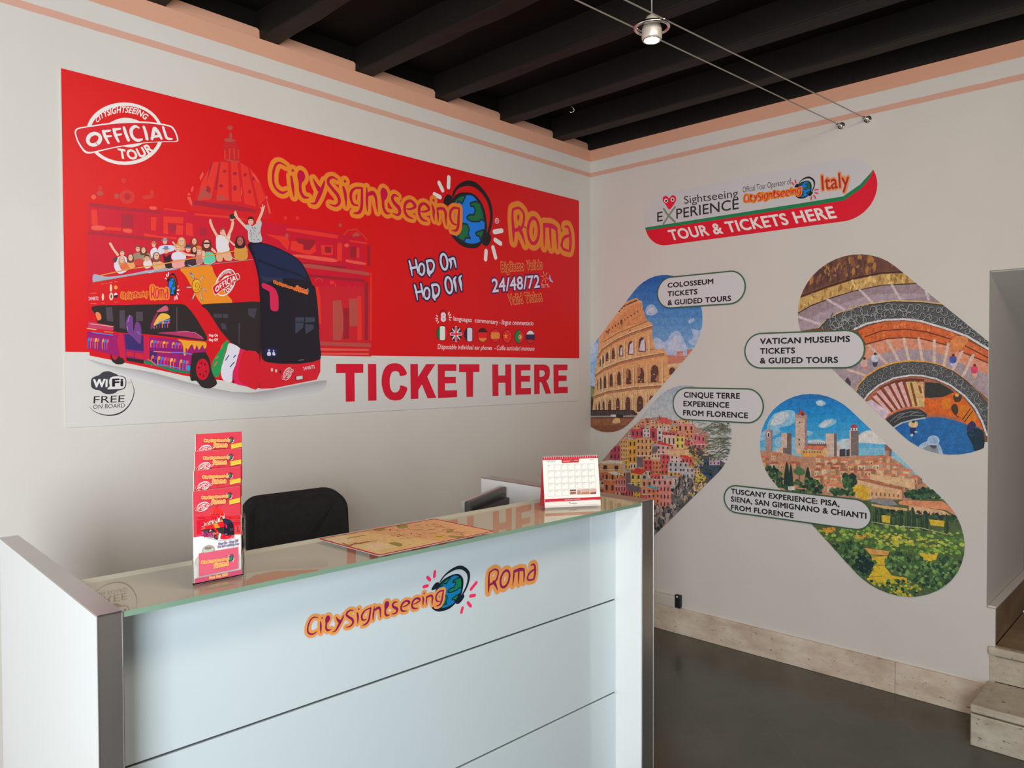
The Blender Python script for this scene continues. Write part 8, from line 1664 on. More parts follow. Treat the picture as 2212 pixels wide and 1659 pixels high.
'T|106 109 152|Hop On - Hop Off|0.06|0|1096 1561 934 0 -935 117',
'T|106 109 152|bus and walking map|0.05|0|1060 1437 1008 -15 -1009 118',
'P|223 188 61|1633 3380 524 55 -2 213 -523 -55',
'P|228 204 91|1633 3380 524 55 -1 47 -523 -54',],
}
XF = {"counter_lettering": [0.402703, 0.052397, 1.261973, -0.005689, 0.32874, 0.119636], "counter_globe": [0.399138, 0.122791, 1.081532, -0.003439, 0.332142, 0.120804], "counter_roma": [0.394058, 0.043058, 1.290172, 0.000581, 0.335338, 0.108982], "header_lettering": [0.290873, 0.009012, 1.723234, -0.001331, 0.304365, 1.79873], "header_globe": [0.293411, 0.054156, 1.611234, -0.011335, 0.295637, 1.812557], "brochure_lettering": [0.054855, 0.00311, 0.135131, -0.002523, 0.046749, 0.073158], "brochure_globe": [0.034849, 0.004604, 0.107473, 0.003467, 0.03752, 0.10218], "brochure_roma": [0.055891, 0.002094, 0.078128, -0.001704, 0.044881, 0.069082], "card_lettering": [0.05776, 0.003956, 0.136474, -0.001763, 0.047774, -0.075078], "card_globe": [0.031263, 0.003143, 0.11017, 0.001807, 0.042127, -0.057339], "card_roma": [0.060515, 0.00617, 0.074888, 0.001136, 0.047526, -0.082743], "brochure_stamp": [0.102138, 0.00726, 0.296368, -0.007279, 0.088948, -0.071038], "brochure_bus": [0.079026, -0.001343, 0.25808, -0.007662, 0.07734, -0.046594], "brochure_dome": [0.085122, -0.000753, 0.265981, -0.010978, 0.077533, -0.055044], "bus_lettering": [0.087692, 0.010368, -2.73561, 0.014253, 0.196958, 1.433831], "bus_globe": [0.108477, 0.015865, -2.639003, -0.024486, 0.241268, 1.320849], "bus_roma": [0.118473, -0.001333, -2.707823, 0.013484, 0.256478, 1.284547], "bus_stamp": [0.321281, 0.002863, -1.579719, 0.069154, 0.455792, 1.026005], "front_stamp": [0.157733, 0.009372, -1.787697, 0.031511, 0.227707, 1.102986], "front_lettering": [0.096261, 0.003152, -2.070278, -0.020575, 0.09082, 1.717614], "front_roma": [0.104959, 0.007627, -2.110361, -0.019576, 0.10211, 1.701257], "front_globe": [0.048734, 0.007493, -2.07697, -0.013088, 0.068334, 1.781857]}
UNIT = {'calendar_page': .0001, 'brochure_face': .00005, 'brochure_card': .00005}
FONT_CACHE = {}
CAPH = None
def glyphs(txt, spacing=1.):
    """triangles of a line of text (em = 1)"""
    key = (txt, spacing)
    if key in FONT_CACHE: return FONT_CACHE[key]
    c = bpy.data.curves.new('tmp', 'FONT'); c.body = txt; c.size = 1; c.space_character = spacing; c.resolution_u = 3
    o = bpy.data.objects.new('tmp', c); me = o.to_mesh()
    v = [(p.co.x, p.co.y) for p in me.vertices]; me.calc_loop_triangles(); f = [tuple(t.vertices) for t in me.loop_triangles]
    o.to_mesh_clear(); bpy.data.objects.remove(o); bpy.data.curves.remove(c)
    FONT_CACHE[key] = (v, f); return v, f
def passes(wgt):
    """a heavier weight is the same line printed again, shifted all round"""
    out = [(0., 0.)]
    if wgt > .045: out += [(wgt * .5 * math.cos(a), wgt * .5 * math.sin(a)) for a in [2 * PI * k / 8 for k in range(8)]]
    if wgt: n_ = 16 if wgt > .045 else 8; out += [(wgt * math.cos(2 * PI * (k + .5) / n_), wgt * math.sin(2 * PI * (k + .5) / n_)) for k in range(n_)]
    return out
def cap_height():
    global CAPH
    if CAPH is None: v, _ = glyphs('H'); CAPH = max(p[1] for p in v)
    return CAPH
def catmull(pts, closed, sub=4):
    n_ = len(pts); out = []
    rng = range(n_) if closed else range(n_ - 1)
    for i in rng:
        g = (lambda q: pts[q % n_]) if closed else (lambda q: pts[max(0, min(n_ - 1, q))])
        p0, p1, p2, p3 = g(i - 1), g(i), g(i + 1), g(i + 2)
        for s_ in range(sub):
            t = s_ / sub; t2 = t * t; t3 = t2 * t
            out.append(tuple(.5 * (2 * b + (c_ - a) * t + (2 * a - 5 * b + 4 * c_ - d) * t2 + (3 * b - a - 3 * c_ + d) * t3) for a, b, c_, d in zip(p0, p1, p2, p3)))
    if not closed: out.append(tuple(pts[-1]))
    return out
class Canvas:
    """layered flat print: polygons in (u, v) metres, each op a hair above the one before"""
    def __init__(s, frame, d0=.0005, clip=None, step=8e-6):
        s.fr = frame; s.d = d0; s.clip = clip; s.step = step; s.v = []; s.f = []; s.c = []
    def tri(s, a, b, c_, colr):
        P = [a, b, c_]
        if s.clip:
            cl = s.clip; n_ = len(cl)
            for i in range(n_):
                (x1, y1), (x2, y2) = cl[i], cl[(i + 1) % n_]; Q_ = []
                side = lambda p: (x2 - x1) * (p[1] - y1) - (y2 - y1) * (p[0] - x1)
                for k in range(len(P)):
                    A, B = P[k], P[(k + 1) % len(P)]; sa, sb = side(A), side(B)
                    if sa >= 0: Q_.append(A)
                    if (sa > 0 > sb) or (sa < 0 < sb):
                        t = sa / (sa - sb); Q_.append((A[0] + (B[0] - A[0]) * t, A[1] + (B[1] - A[1]) * t))
                P = Q_
                if len(P) < 3: return
        k0 = len(s.v); s.v += [s.fr(p[0], p[1], s.d) for p in P]; s.f.append(tuple(range(k0, k0 + len(P)))); s.c.append(colr)
    def fill(s, polys, colr, flat=False):
        d0 = s.d
        for i, p in enumerate(polys):
            s.d = d0 + (0 if flat else (i % 64) * 2e-6)
            vv = [Vector((a[0], a[1], 0)) for a in p]
            for t in tessellate_polygon([vv]): s.tri(*[(vv[k].x, vv[k].y) for k in t], colr)
        s.d = d0 + s.step + (0 if flat else min(len(polys), 64) * 2e-6)
    def poly(s, pts, colr): s.fill([pts], colr)
    def stroke_polys(s, pts):   # pts: (x, y, radius)
        out = []; rm = max(p[2] for p in pts); k = 16 if rm > .012 else 12 if rm > .004 else 8
        for a, b in zip(pts, pts[1:]):
            dx, dy = b[0] - a[0], b[1] - a[1]; l = math.hypot(dx, dy)
            if l < 1e-7: continue
            nx, ny = -dy / l, dx / l
            out.append([(a[0] + nx * a[2], a[1] + ny * a[2]), (a[0] - nx * a[2], a[1] - ny * a[2]), (b[0] - nx * b[2], b[1] - ny * b[2]), (b[0] + nx * b[2], b[1] + ny * b[2])])
        for p in pts: out.append([(p[0] + p[2] * math.cos(2 * PI * i / k), p[1] + p[2] * math.sin(2 * PI * i / k)) for i in range(k)])
        return out
    def text(s, txt, colr, o, r, t, wgt=0., sh=0.):
        v, f = glyphs(txt, 1 + wgt * 1.6); x0, x1 = min(p[0] for p in v), max(p[0] for p in v); ch = cap_height(); W_ = x1 - x0
        R = (r[0] - o[0], r[1] - o[1]); T_ = (t[0] - o[0], t[1] - o[1])
        for dx, dy in passes(wgt):
            q = []
            for x, y in v:
                b = (y + dy) / ch; a = (x + dx - x0) / W_ + sh * b * ch / W_
                q.append((o[0] + R[0] * a + T_[0] * b, o[1] + R[1] * a + T_[1] * b))
            for t_ in f: s.tri(q[t_[0]], q[t_[1]], q[t_[2]], colr)
            s.d += 3e-6
        s.d += s.step
    def simple(s, txt, colr, u, v, width, capm, wgt=0.): s.text(txt, colr, (u, v), (u + width, v), (u, v + capm), wgt)
    def bent(s, txt, colr, bot, top, wgt):
        v, f = glyphs(txt, 1 + wgt * 1.6); x0, x1 = min(p[0] for p in v), max(p[0] for p in v); ch = cap_height()
        bo, to = catmull(bot, False, 6), catmull(top, False, 6)
        def at(l, a):
            ds = [math.hypot(q[0] - p[0], q[1] - p[1]) for p, q in zip(l, l[1:])]; a *= sum(ds); i = 0
            while i < len(ds) - 1 and a > ds[i]: a -= ds[i]; i += 1
            k = a / ds[i]
            return (l[i][0] * (1 - k) + l[i + 1][0] * k, l[i][1] * (1 - k) + l[i + 1][1] * k)
        for dx, dy in passes(wgt):
            q = []
            for x, y in v:
                a = (x + dx - x0) / (x1 - x0); A, B = at(bo, a), at(to, a); b = (y + dy) / ch
                q.append((A[0] + (B[0] - A[0]) * b, A[1] + (B[1] - A[1]) * b))
            for t_ in f: s.tri(q[t_[0]], q[t_[1]], q[t_[2]], colr)
            s.d += 3e-6
        s.d += s.step
    def paint(s, key, xf=None, skip=(), over={}):
        U = UNIT.get(key, .0002)
        sc = 1.
        if xf: sc = math.sqrt(abs(xf[0] * xf[4] - xf[1] * xf[3]))
        def dec(t):
            n_ = [int(q) for q in t.split()]; x = y = 0; out = []
            for i in range(0, len(n_), 2):
                x += n_[i]; y += n_[i + 1]; a, b = x * U, y * U
                out.append((xf[0] * a + xf[1] * b + xf[2], xf[3] * a + xf[4] * b + xf[5]) if xf else (a, b))
            return out
        def vstroke(t, mg):
            ws, ps = t.split(','); ws = [int(q) * U for q in ws.split()]; ps = dec(ps)
            pts = [(p[0], p[1], (w_ / 2 + mg) * sc) for p, w_ in zip(ps, ws)]
            return catmull(pts, False, 4) if len(pts) > 2 else pts
        for i, op in enumerate(ART[key]):
            if i in skip: continue
            a = op.split('|'); k = a[0]
            if i in over: a[1] = ';'.join(c_ + ' ' + e.rsplit(' ', 1)[1] for c_, e in zip(over[i], a[1].split(';'))) if k == 'W' else over[i]
            if k in 'PC':
                c = declin(a[1])
                ps = [dec(t) for t in a[2].split(';')]
                s.fill([catmull(p, True, 3) if k == 'C' and len(p) < 40 else p for p in ps], c)
            elif k == 'S':
                c = declin(a[1])
                ps = []
                for t in a[2].split(';'):
                    w_, rest = t.split(' ', 1); p = dec(rest); r = int(w_) * U * sc / 2; ps += s.stroke_polys([(x, y, r) for x, y in p])
                s.fill(ps, c)
            elif k == 'V':
                c = declin(a[1])
                s.fill([q for t in a[3].split(';') for q in s.stroke_polys(vstroke(t, int(a[2]) * U))], c)
            elif k == 'W':
                for e in a[1].split(';'):
                    hx, mg = e.rsplit(' ', 1)
                    s.fill([q for t in a[2].split(';') for q in s.stroke_polys(vstroke(t, int(mg) * U))], declin(hx))
            elif k == 'T':
                o, r, t = dec(a[5]); s.text(a[2], declin(a[1]), o, r, t, float(a[3]), float(a[4]))
            elif k == 'B':
                b, t = a[4].split(';'); s.bent(a[2], declin(a[1]), dec(b), dec(t), float(a[3]))
            elif k == 'Q':
                nx, ny, fw, fh = a[2].split(); nx = int(nx); ny = int(ny); fw = float(fw); fh = float(fh); q = dec(a[3]); c = declin(a[1])
                g = lambda x, y: tuple(q[0][j] * (1 - x) * (1 - y) + q[1][j] * x * (1 - y) + q[2][j] * x * y + q[3][j] * (1 - x) * y for j in (0, 1))
                gq = []
                for ix in range(nx):
                    for iy in range(ny):
                        x, y, A, B = (ix + .5) / nx, (iy + .5) / ny, fw / nx / 2, fh / ny / 2
                        gq.append([g(x - A, y - B), g(x + A, y - B), g(x + A, y + B), g(x - A, y + B)])
                s.fill(gq, c, True)
            elif k == 'R':
                cs = [declin(q) for q in a[1].split(';')]; n_, r0, r1, asp, kk, seed = a[2].split(); n_ = int(n_); r0 = int(r0) * U; r1 = int(r1) * U; asp = float(asp); kk = int(kk)
                rn = random.Random(int(seed)); ar = dec(a[3]); xs = [p[0] for p in ar]; ys = [p[1] for p in ar]; got = 0; tries = 0
                while got < n_ and tries < n_ * 40:
                    tries += 1; x, y = rn.uniform(min(xs), max(xs)), rn.uniform(min(ys), max(ys)); ins = False; j = len(ar) - 1
                    for i2 in range(len(ar)):
                        (xi, yi), (xj, yj) = ar[i2], ar[j]
                        if (yi > y) != (yj > y) and x < (xj - xi) * (y - yi) / (yj - yi) + xi: ins = not ins
                        j = i2
                    if not ins: continue
                    got += 1; r = rn.uniform(r0, r1); c = rn.choice(cs)
                    s.poly([(x + r * rn.uniform(.55, 1.15) * math.cos(2 * PI * q / kk), y + r * asp * rn.uniform(.55, 1.15) * math.sin(2 * PI * q / kk)) for q in range(kk)], c)
                    s.d += -s.step
        return s
    def build(s, name, m, parent=None):
        me = bpy.data.meshes.new(name); me.from_pydata(s.v, [], s.f)
        at = me.color_attributes.new('Col', 'FLOAT_COLOR', 'CORNER'); buf = []
        for f, c in zip(s.f, s.c): buf += [c[0], c[1], c[2], 1.] * len(f)
        at.data.foreach_set('color', buf); me.update()
        return link(name, me, m, parent)
def fA(u, v, d): return (u, -d, v)
def fB(u, v, d): return (-d, -u, v)
def stadium(c1, c2, r, k=20):
    a = math.atan2(c2[1] - c1[1], c2[0] - c1[0])
    return [(c2[0] + r * math.cos(a - PI / 2 + PI * i / k), c2[1] + r * math.sin(a - PI / 2 + PI * i / k)) for i in range(k + 1)] + \
           [(c1[0] + r * math.cos(a + PI / 2 + PI * i / k), c1[1] + r * math.sin(a + PI / 2 + PI * i / k)) for i in range(k + 1)]
def plate(pts, frame, d0, d1, name, m, parent):
    mb = MB(); a = Vector(frame(*pts[0], d0)); b = Vector(frame(*pts[0], d1))
    mb.prism([frame(u, v, d0) for u, v in pts], b - a); return mb.build(name, m, parent)

# ------------------------------------------------------------------ the red banner
T = .006
ban = empty('wall_banner', (-1.615, 0, 1.392), 0, 'huge red and white printed tour banner on the left wall', 'banner')
ban.location = (0, 0, 0)
bx0, bx1, bz0, bzs, bz1 = -3.101, -.1283, 1.3923, 1.667, 2.6857
def rrect(x0, x1, z0, z1, r, k=5):
    o = []
    for cx, cz, a0 in ((x1 - r, z0 + r, -PI / 2), (x1 - r, z1 - r, 0), (x0 + r, z1 - r, PI / 2), (x0 + r, z0 + r, PI)):
        o += [(cx + r * math.cos(a0 + PI / 2 * i / k), cz + r * math.sin(a0 + PI / 2 * i / k)) for i in range(k + 1)]
    return o
BAN_W = mat('banner_board', (.715, .70, .68), .4, var=.02, vscale=6); RDF = (.76, .0062, .0095)
plate(rrect(bx0, bx1, bz0, bz1, .008), fA, .0008, T, 'board', BAN_W, ban)
cv = Canvas(fA, T + .0002); cv.poly([(bx0 + .001, bzs), (bx1 - .001, bzs), (bx1 - .001, bz1 - .008), (bx1 - .008, bz1 - .0005), (bx0 + .001, bz1 - .0005)], RDF); cv.build('red_field', PRINT, ban)
def art(key, name, d, parent=ban, frame=fA, m=PRINT, xf=None, skip=(), label=None):
    o = Canvas(frame, d).paint(key, xf, skip).build(name, m, parent)
    if label: o['label'] = label
    return o
D0 = T + .0004
art('basilica', 'building_illustration', D0, label='domed church drawn in pale reds')
art('bus', 'bus_illustration', D0 + .001, m=GLOSSY, label='printed red open-top bus full of people')
o = Canvas(fA, D0 + .0036).paint('stamp', XF['bus_stamp']).paint('globe', XF['bus_globe']).paint('lettering', XF['bus_lettering']).paint('roma', XF['bus_roma'])
o.paint('globe', XF['front_globe'], skip=(0, 8, 9)).paint('lettering', XF['front_lettering']).paint('roma', XF['front_roma']).paint('stamp', XF['front_stamp'])
o = o.build('bus_markings', GLOSSY, ban); o['label'] = 'small logos and stamps on the printed bus'
art('stamp', 'round_stamp', D0, label='white round stamp reading OFFICIAL TOUR')
art('globe', 'globe_logo', D0, label='printed globe wearing headphones')
art('lettering', 'lettering', D0 + .0006, label='orange and crimson logo lettering')
art('roma', 'lettering', D0 + .0006, label='orange and crimson lettering Roma')
art('slogans', 'lettering', D0, label='white hop on hop off slogans and ticket hours')
art('flags', 'language_flags', D0, label='row of eight round flags between two lines of text')
art('ticket', 'lettering', D0, label='big red block word TICKET')
art('here', 'lettering', D0, label='big red block word HERE')
art('wifi', 'wifi_logo', D0, label='grey and white wireless logo')

# ------------------------------------------------------------------ decals on the right wall
PB = [('colosseum', 'arena', (.5427, 1.8886), (.1281, 1.4654), .2808, 'pill-shaped photo of an ancient stone arena under blue sky, cut off at the wall corner'),
      ('coast', 'village', (.7175, 1.2046), (.20, .687), .2945, 'pill-shaped photo of stacked pastel seaside houses, lower left behind the counter'),
      ('stair', 'spiral', (1.6724, 1.8881), (2.1025, 1.4759), .2845, 'pill-shaped photo of a spiral staircase seen from above, beside the wall opening'),
      ('town', 'hilltown', (1.4648, 1.1754), (1.8895, .7699), .2875, 'pill-shaped photo of a hill town with stone towers above green fields')]
for nm, key, c1, c2, r, lab in PB:
    st = stadium(c1, c2, r)
    def clip_half(P, u0, keep_less):
        out = []
        for k in range(len(P)):
            A, B = P[k], P[(k + 1) % len(P)]; sa = (u0 - A[0]) if keep_less else (A[0] - u0); sb = (u0 - B[0]) if keep_less else (B[0] - u0)
            if sa >= 0: out.append(A)
            if (sa > 0 > sb) or (sa < 0 < sb):
                t = sa / (sa - sb); out.append((u0 + 0., A[1] + (B[1] - A[1]) * t))
        return out
    if key in ('arena', 'village'): st = clip_half(st, .0015, False)
    if key == 'spiral': st = clip_half(st, 2.2635, True)
    ar = sum(a[0] * b[1] - b[0] * a[1] for a, b in zip(st, st[1:] + st[:1]))
    if ar < 0: st = st[::-1]
    cen = (sum(p[0] for p in st) / len(st), sum(p[1] for p in st) / len(st))
    e = empty('photo_decal', (0, 0, 0), 0, lab, 'wall photo', 'pill-shaped photo decals on the right wall')
    plate([(cen[0] + (x - cen[0]) * 1.008, cen[1] + (y - cen[1]) * 1.008) if 0.003 < x < 2.262 else (x, y) for x, y in st], fB, .0006, .0012, 'film', mat('film_edge', (.70, .68, .66), .5, var=.03), e)
    Canvas(fB, .0014, st).paint(key).build('photo_print', PHOTO, e)
def tagsign(lab, u0, u1, v0, v1, lines, d=.0075):
    r = (v1 - v0) / 2; c = (v0 + v1) / 2
    e = empty('label_sign', (0, 0, 0), 0, lab, 'sign', 'white pill-shaped labels on the right wall')
    plate(stadium((u0 + r, c), (u1 - r, c), r), fB, d, d + .0012, 'border', mat('green_border', (.055, .135, .075), .45, var=.1, vscale=9), e)
    cv = Canvas(fB, d + .0014); b = .0095
    cv.poly(stadium((u0 + r, c), (u1 - r, c), r - b * .8), (.56, .68, .58)); cv.d += 4e-5
    cv.poly(stadium((u0 + r, c), (u1 - r, c), r - b), (.70, .695, .725)); cv.build('plate', PRINT, e)
    for t, u, v, wd, ch in lines:
        cv = Canvas(fB, d + .0017); cv.simple(t, (.012, .012, .014), u, v, wd, ch, .034); cv.build('text_line', PRINT, e)
tagsign('white label reading COLOSSEUM TICKETS, over the stone arena photo', .517, 1.096, 1.961, 2.153, [('COLOSSEUM', .593, 2.088, .302, .0275), ('TICKETS', .593, 2.0355, .199, .0285), ('& GUIDED TOURS', .593, 1.982, .413, .029)])
tagsign('white label reading VATICAN MUSEUMS TICKETS, left of the spiral stair photo', 1.088, 1.735, 1.596, 1.794, [('VATICAN MUSEUMS', 1.182, 1.732, .477, .0295), ('TICKETS', 1.182, 1.6785, .194, .0295), ('& GUIDED TOURS', 1.182, 1.626, .418, .0295)])
tagsign('white label reading CINQUE TERRE EXPERIENCE, above the seaside houses photo', .627, 1.204, 1.290, 1.487, [('CINQUE TERRE', .705, 1.427, .356, .031), ('EXPERIENCE', .703, 1.3745, .293, .030), ('FROM FLORENCE', .701, 1.320, .409, .030)])
tagsign('long white label reading TUSCANY EXPERIENCE, across the hill town photo', .964, 1.771, .776, .937, [('TUSCANY EXPERIENCE: PISA,', 1.010, .886, .602, .0275), ('SIENA, SAN GIMIGNANO & CHIANTI', 1.011, .8415, .733, .028), ('FROM FLORENCE', 1.012, .795, .36, .027)])
e = empty('header_sign', (0, 0, 0), 0, 'white and red rounded header sign reading TOUR & TICKETS HERE', 'sign')
hs = stadium((.582, 2.505), (1.626, 2.505), .1585)
plate(hs, fB, .0006, .0022, 'plate', mat('header_white', (.665, .655, .68), .35, var=.02, vscale=8), e)
ar = sum(a[0] * b[1] - b[0] * a[1] for a, b in zip(hs, hs[1:] + hs[:1]))
hs = hs if ar > 0 else hs[::-1]
o = Canvas(fB, .0025, hs).paint('header').build('lettering', PRINT, e); o['label'] = 'header lettering on the red and green swoosh'
o = Canvas(fB, .0036).paint('globe', XF['header_globe'], skip=(0,)).build('globe_logo', PRINT, e)
Canvas(fB, .0042).paint('lettering', XF['header_lettering']).build('lettering', PRINT, e)

# ------------------------------------------------------------------ reception counter (own frame: l along the front, n to the back, z up)
CO = (-3.4023, -1.4429, 0.); CR = -.0427090
H = 1.113
ctr = empty('reception_counter', CO, CR, 'white glossy reception counter with green-edged glass top', 'counter')
LI = 1.7417
def panel(l0, l1, nb):
    m = MB(); m.box((l0, .003, 0), (l1, nb, H - .001)); p = m.build('end_panel', LAM, ctr)
    m = MB(); m.box((l0 - .0006, -.0, .0), (l1 + .0006, .004, H + .002)); m.box((l0 - .0006, .0, H - .002), (l1 + .0006, nb, H + .002)); t = m.build('edge_trim', ALU, p, .001)
    m = MB()
    for q in (l0 - .0012, l1 - .0008): m.box((q, -.0012, 0), (q + .002, .003, H + .0015))
    m.build('corner_strip', ALU2, p)
    return p
panel(-.046, -.0005, .97); panel(LI + .0005, LI + .070, .8805)
for z0, z1 in ((.7375, H - .0135), (.3865, .7315), (.03, .3805)):
    m = MB(); m.box((0, .121, z0), (LI, .139, z1)); m.build('front_panel', LACQ, ctr, .0015)
m = MB(); m.box((0, .128, .02), (LI, .142, H - .013)); m.build('front_frame', mat('panel_joint', (.05, .055, .06), .6, var=.1), ctr)
m = MB(); m.box((0.0005, .0015, H - .0115), (LI - .0005, .318, H)); gt_ = m.build('glass_top', [GLASST, GLASSE, GLASSB], ctr)
for p in gt_.data.polygons: p.material_index = 0 if p.normal.z > .5 else 1 if p.normal.y < -.5 else 2
m = MB(); m.box((0, .14, .715), (LI, .82, .74)); m.build('desk_top', LAM, ctr, .002)
m = MB(); m.box((0.001, .1425, H - .034), (LI - .001, .306, H - .0125)); m.build('shelf', OCHRE, ctr)
# the counter decal is printed in purple, light orange and teal
W_OVER = ('228 152 112', '224 150 76', '136 28 84'); G_OVER = {1: '20 32 46', 2: '20 32 46', 3: '20 32 46', 4: '10 120 172', 5: '14 122 80', 6: '16 28 50'}
fC = lambda u, v, d: (u, .121 - d, v)
lg = bpy.data.objects.new('front_logo', None); col.objects.link(lg); lg.parent = ctr
Canvas(fC, .0008).paint('globe', XF['counter_globe'], skip=(0, 8, 9), over=G_OVER).build('globe_logo', GLOSSY, lg)
Canvas(fC, .0006).paint('counter_sparks_near').build('spark_marks', GLOSSY, lg)
Canvas(fC, .0006).paint('counter_sparks_far').build('spark_marks', GLOSSY, lg)
Canvas(fC, .0014).paint('lettering', XF['counter_lettering'], over={0: W_OVER}).build('lettering', GLOSSY, lg)
Canvas(fC, .0014).paint('roma', XF['counter_roma'], over={0: W_OVER}).build('lettering', GLOSSY, lg)
CM = Matrix.Translation(CO) @ Matrix.Rotation(CR, 4, 'Z')
def cpos(l, n_, z): return CM @ Vector((l, n_, z))

# ------------------------------------------------------------------ things on the counter
mp = empty('city_map', cpos(0, 0, 0), CR, 'orange and yellow city map sheet with red border, flat on the glass top', 'map')
fD = lambda u, v, d: (u, v, H + .00085 + d)
m = MB()
pl = [(.6043, .2981), (.6214, .014), (1.0319, .02), (1.0199, .2935)]
m.prism([(x, y, H + .0004) for x, y in pl], (0, 0, .0004)); m.build('paper_sheet', PAPER, mp)
Canvas(fD, .0003).paint('map').build('map_print', print_mat('map_print', .5, .12, gscale=200), mp)

# brochure holder: clear acrylic, four steps
hold = empty('brochure_holder', cpos(.1765, .094, H + .0005), CR, 'clear acrylic four-step brochure holder at the left end of the glass top', 'brochure holder')
bw = .1125
tiers = [(.0, .0085, .0), (.0115, .020, .045), (.023, .0315, .0875), (.0345, .043, .1265)]
SH = .0068 / .0115
def lean(q, pts, dx): m = MB(); m.prism([(q + SH * max(y, 0), y, z) for y, z in pts], (dx, 0, 0)); return m
m = MB(); m.prism([(-.003, -.002, 0), (bw + .003, -.002, 0), (bw + .003 + SH * .05, .05, 0), (-.003 + SH * .05, .05, 0)], (0, 0, .002)); m.build('base', ACRYL, hold)
for q in (-.0030, bw + .0015): lean(q, [(-.002, .002), (-.002, .05), (.0105, .062), (.022, .09), (.034, .115), (.0475, .135), (.0475, .002)], .0015).build('side_panel', ACRYL, hold)
m = MB(); m.box((-.0015, -.002, .002), (bw + .0015, -.0005, .05)); m.build('front_lip', ACRYL, hold)
m = MB(); m.box((-.0015 + SH * .0475, .0475, .002), (bw + .0015 + SH * .0475, .049, .135)); m.build('back_panel', ACRYL, hold)
bro = None
names = ['front red brochure in the acrylic holder, its whole cover in view', 'second brochure from the front in the acrylic holder', 'third brochure from the front in the acrylic holder', 'rearmost and topmost brochure in the acrylic holder']
for i, (n0, n1, z0) in enumerate(tiers):
    loc = cpos(.1765 + .0012 + .0068 * i, .094 + n0, H + .003 + z0)
    if i == 0:
        bro = empty('brochure', loc, CR)
        m = MB(); m.box((0, .0008, 0), (.11, .0040, .2085)); pages = m.build('page_block', PAPER, bro)
        fE = lambda u, v, d: (u, .0006 - d, v)
        cv = Canvas(fE, .0000, [(0, 0), (.11, 0), (.11, .2085), (0, .2085)], 6e-6)
        cv.poly([(0, 0), (.11, 0), (.11, .2085), (0, .2085)], (.86, .80, .78)); cv.d += 1e-5
        cv.paint('brochure_face'); cv.paint('basilica', XF['brochure_dome']); cv.paint('bus', XF['brochure_bus']); cv.paint('brochure_card')
        cv.paint('stamp', XF['brochure_stamp'])
        for a in ('brochure', 'card'):
            bo = {0: ('255 186 122', '250 186 112', '226 120 78')}
            cv.paint('globe', XF[a + '_globe'], over={4: '30 140 130', 5: '34 150 118'}); cv.paint('lettering', XF[a + '_lettering'], over=bo); cv.paint('roma', XF[a + '_roma'], over=bo)
        cv.build('cover', GLOSSY, bro); b = bro
    else:
        b = bro.copy(); col.objects.link(b); b.location = loc
        for ch in list(bro.children):
            c = ch.copy(); col.objects.link(c); c.parent = b
    tag(b, names[i], 'brochure', 'brochures in the acrylic holder')

# desk calendar
ca = math.radians(-31)
cal = empty('desk_calendar', cpos(1.4169, .177, H + .0003), CR + ca, 'white and red tent calendar standing at the right end of the glass top', 'calendar')
CW, CHt, dep = .206, .1740, .066
fr_n = Vector((0, dep / 2, CHt)); sl = fr_n.length; fr_u = fr_n / sl
def slab(y0, name, mm):
    # sheet from the bottom edge at y0 up to the ridge
    up = (Vector((0, dep / 2, CHt)) - Vector((0, y0, 0))).normalized(); nr = up.cross(Vector((1, 0, 0)))
    m = MB(); L_ = (Vector((0, dep / 2, CHt)) - Vector((0, y0, 0))).length
    m.prism([Vector((0, y0, 0)), Vector((CW, y0, 0)), Vector((CW, y0, 0)) + up * L_, Vector((0, y0, 0)) + up * L_], nr * (.0008 if y0 == 0 else -.0008) * -1); return m.build(name, mm, cal)
slab(0, 'front_sheet', PAPER); slab(dep, 'back_sheet', REDP)
m = MB(); m.box((.0, .001, .0), (CW, dep - .001, .001)); m.build('base_card', REDP, cal)
m = MB(); m.prism([(.0008, .004, .001), (.0008, dep - .004, .001), (.0008, dep / 2, CHt - .02)], (.0008, 0, 0)); m.build('inner_card', REDP, cal)
nrm = Vector((0, -CHt, dep / 2)).normalized()
fF = lambda u, v, d: tuple(Vector((u, 0, 0)) + fr_u * (v * sl / .1765) + nrm * (d + .0012))
Canvas(fF, 0.).paint('calendar_page').build('calendar_page', PRINT, cal)
m = MB()
for i in range(24):
    x = .006 + (CW - .012) * i / 23; c = Vector((x, dep / 2, CHt))
    m.tube([c + Vector((0, .006 * math.cos(t), .006 * math.sin(t) - .002)) for t in [2 * PI * q / 10 for q in range(10)]], .0007, 5, closed=True)
m.build('wire_binding', mat('white_wire', (.75, .70, .68), .4, var=.05), cal)

# monitor behind the counter, its back to the room
ml0 = cpos(1.3505, .5339, 0); ml1 = cpos(1.7039, .7015, 0)
ma_ = math.atan2(ml1.y - ml0.y, ml1.x - ml0.x)
mon = empty('computer_monitor', (ml0.x, ml0.y, .7405), ma_, 'grey computer monitor with silver bezel seen from behind over the glass top', 'monitor')
MWd, zt = .391, 1.1 - .7405
m = MB(); m.box((0, .0, .06), (MWd, .016, zt)); m.build('bezel', SILV, mon, .003)
m = MB(); m.box((.004, -.022, .064), (MWd - .004, .0, zt - .001)); m.build('housing', GPLAST, mon, .004)
m = MB(); m.prism([(.03, -.022, zt - .022), (MWd - .03, -.022, zt - .022), (MWd - .03, -.022, .09), (.03, -.022, .09)], (0, -.004, 0)); m.prism([(.06, -.026, zt - .035), (MWd - .06, -.026, zt - .035), (MWd - .08, -.026, .11), (.08, -.026, .11)], (0, -.03, 0)); m.build('rear_cover', BPLAST, mon, .012, 3)
m = MB(); m.box((.012, .016, .075), (MWd - .012, .0172, zt - .012)); m.build('screen', BPLAST, mon)
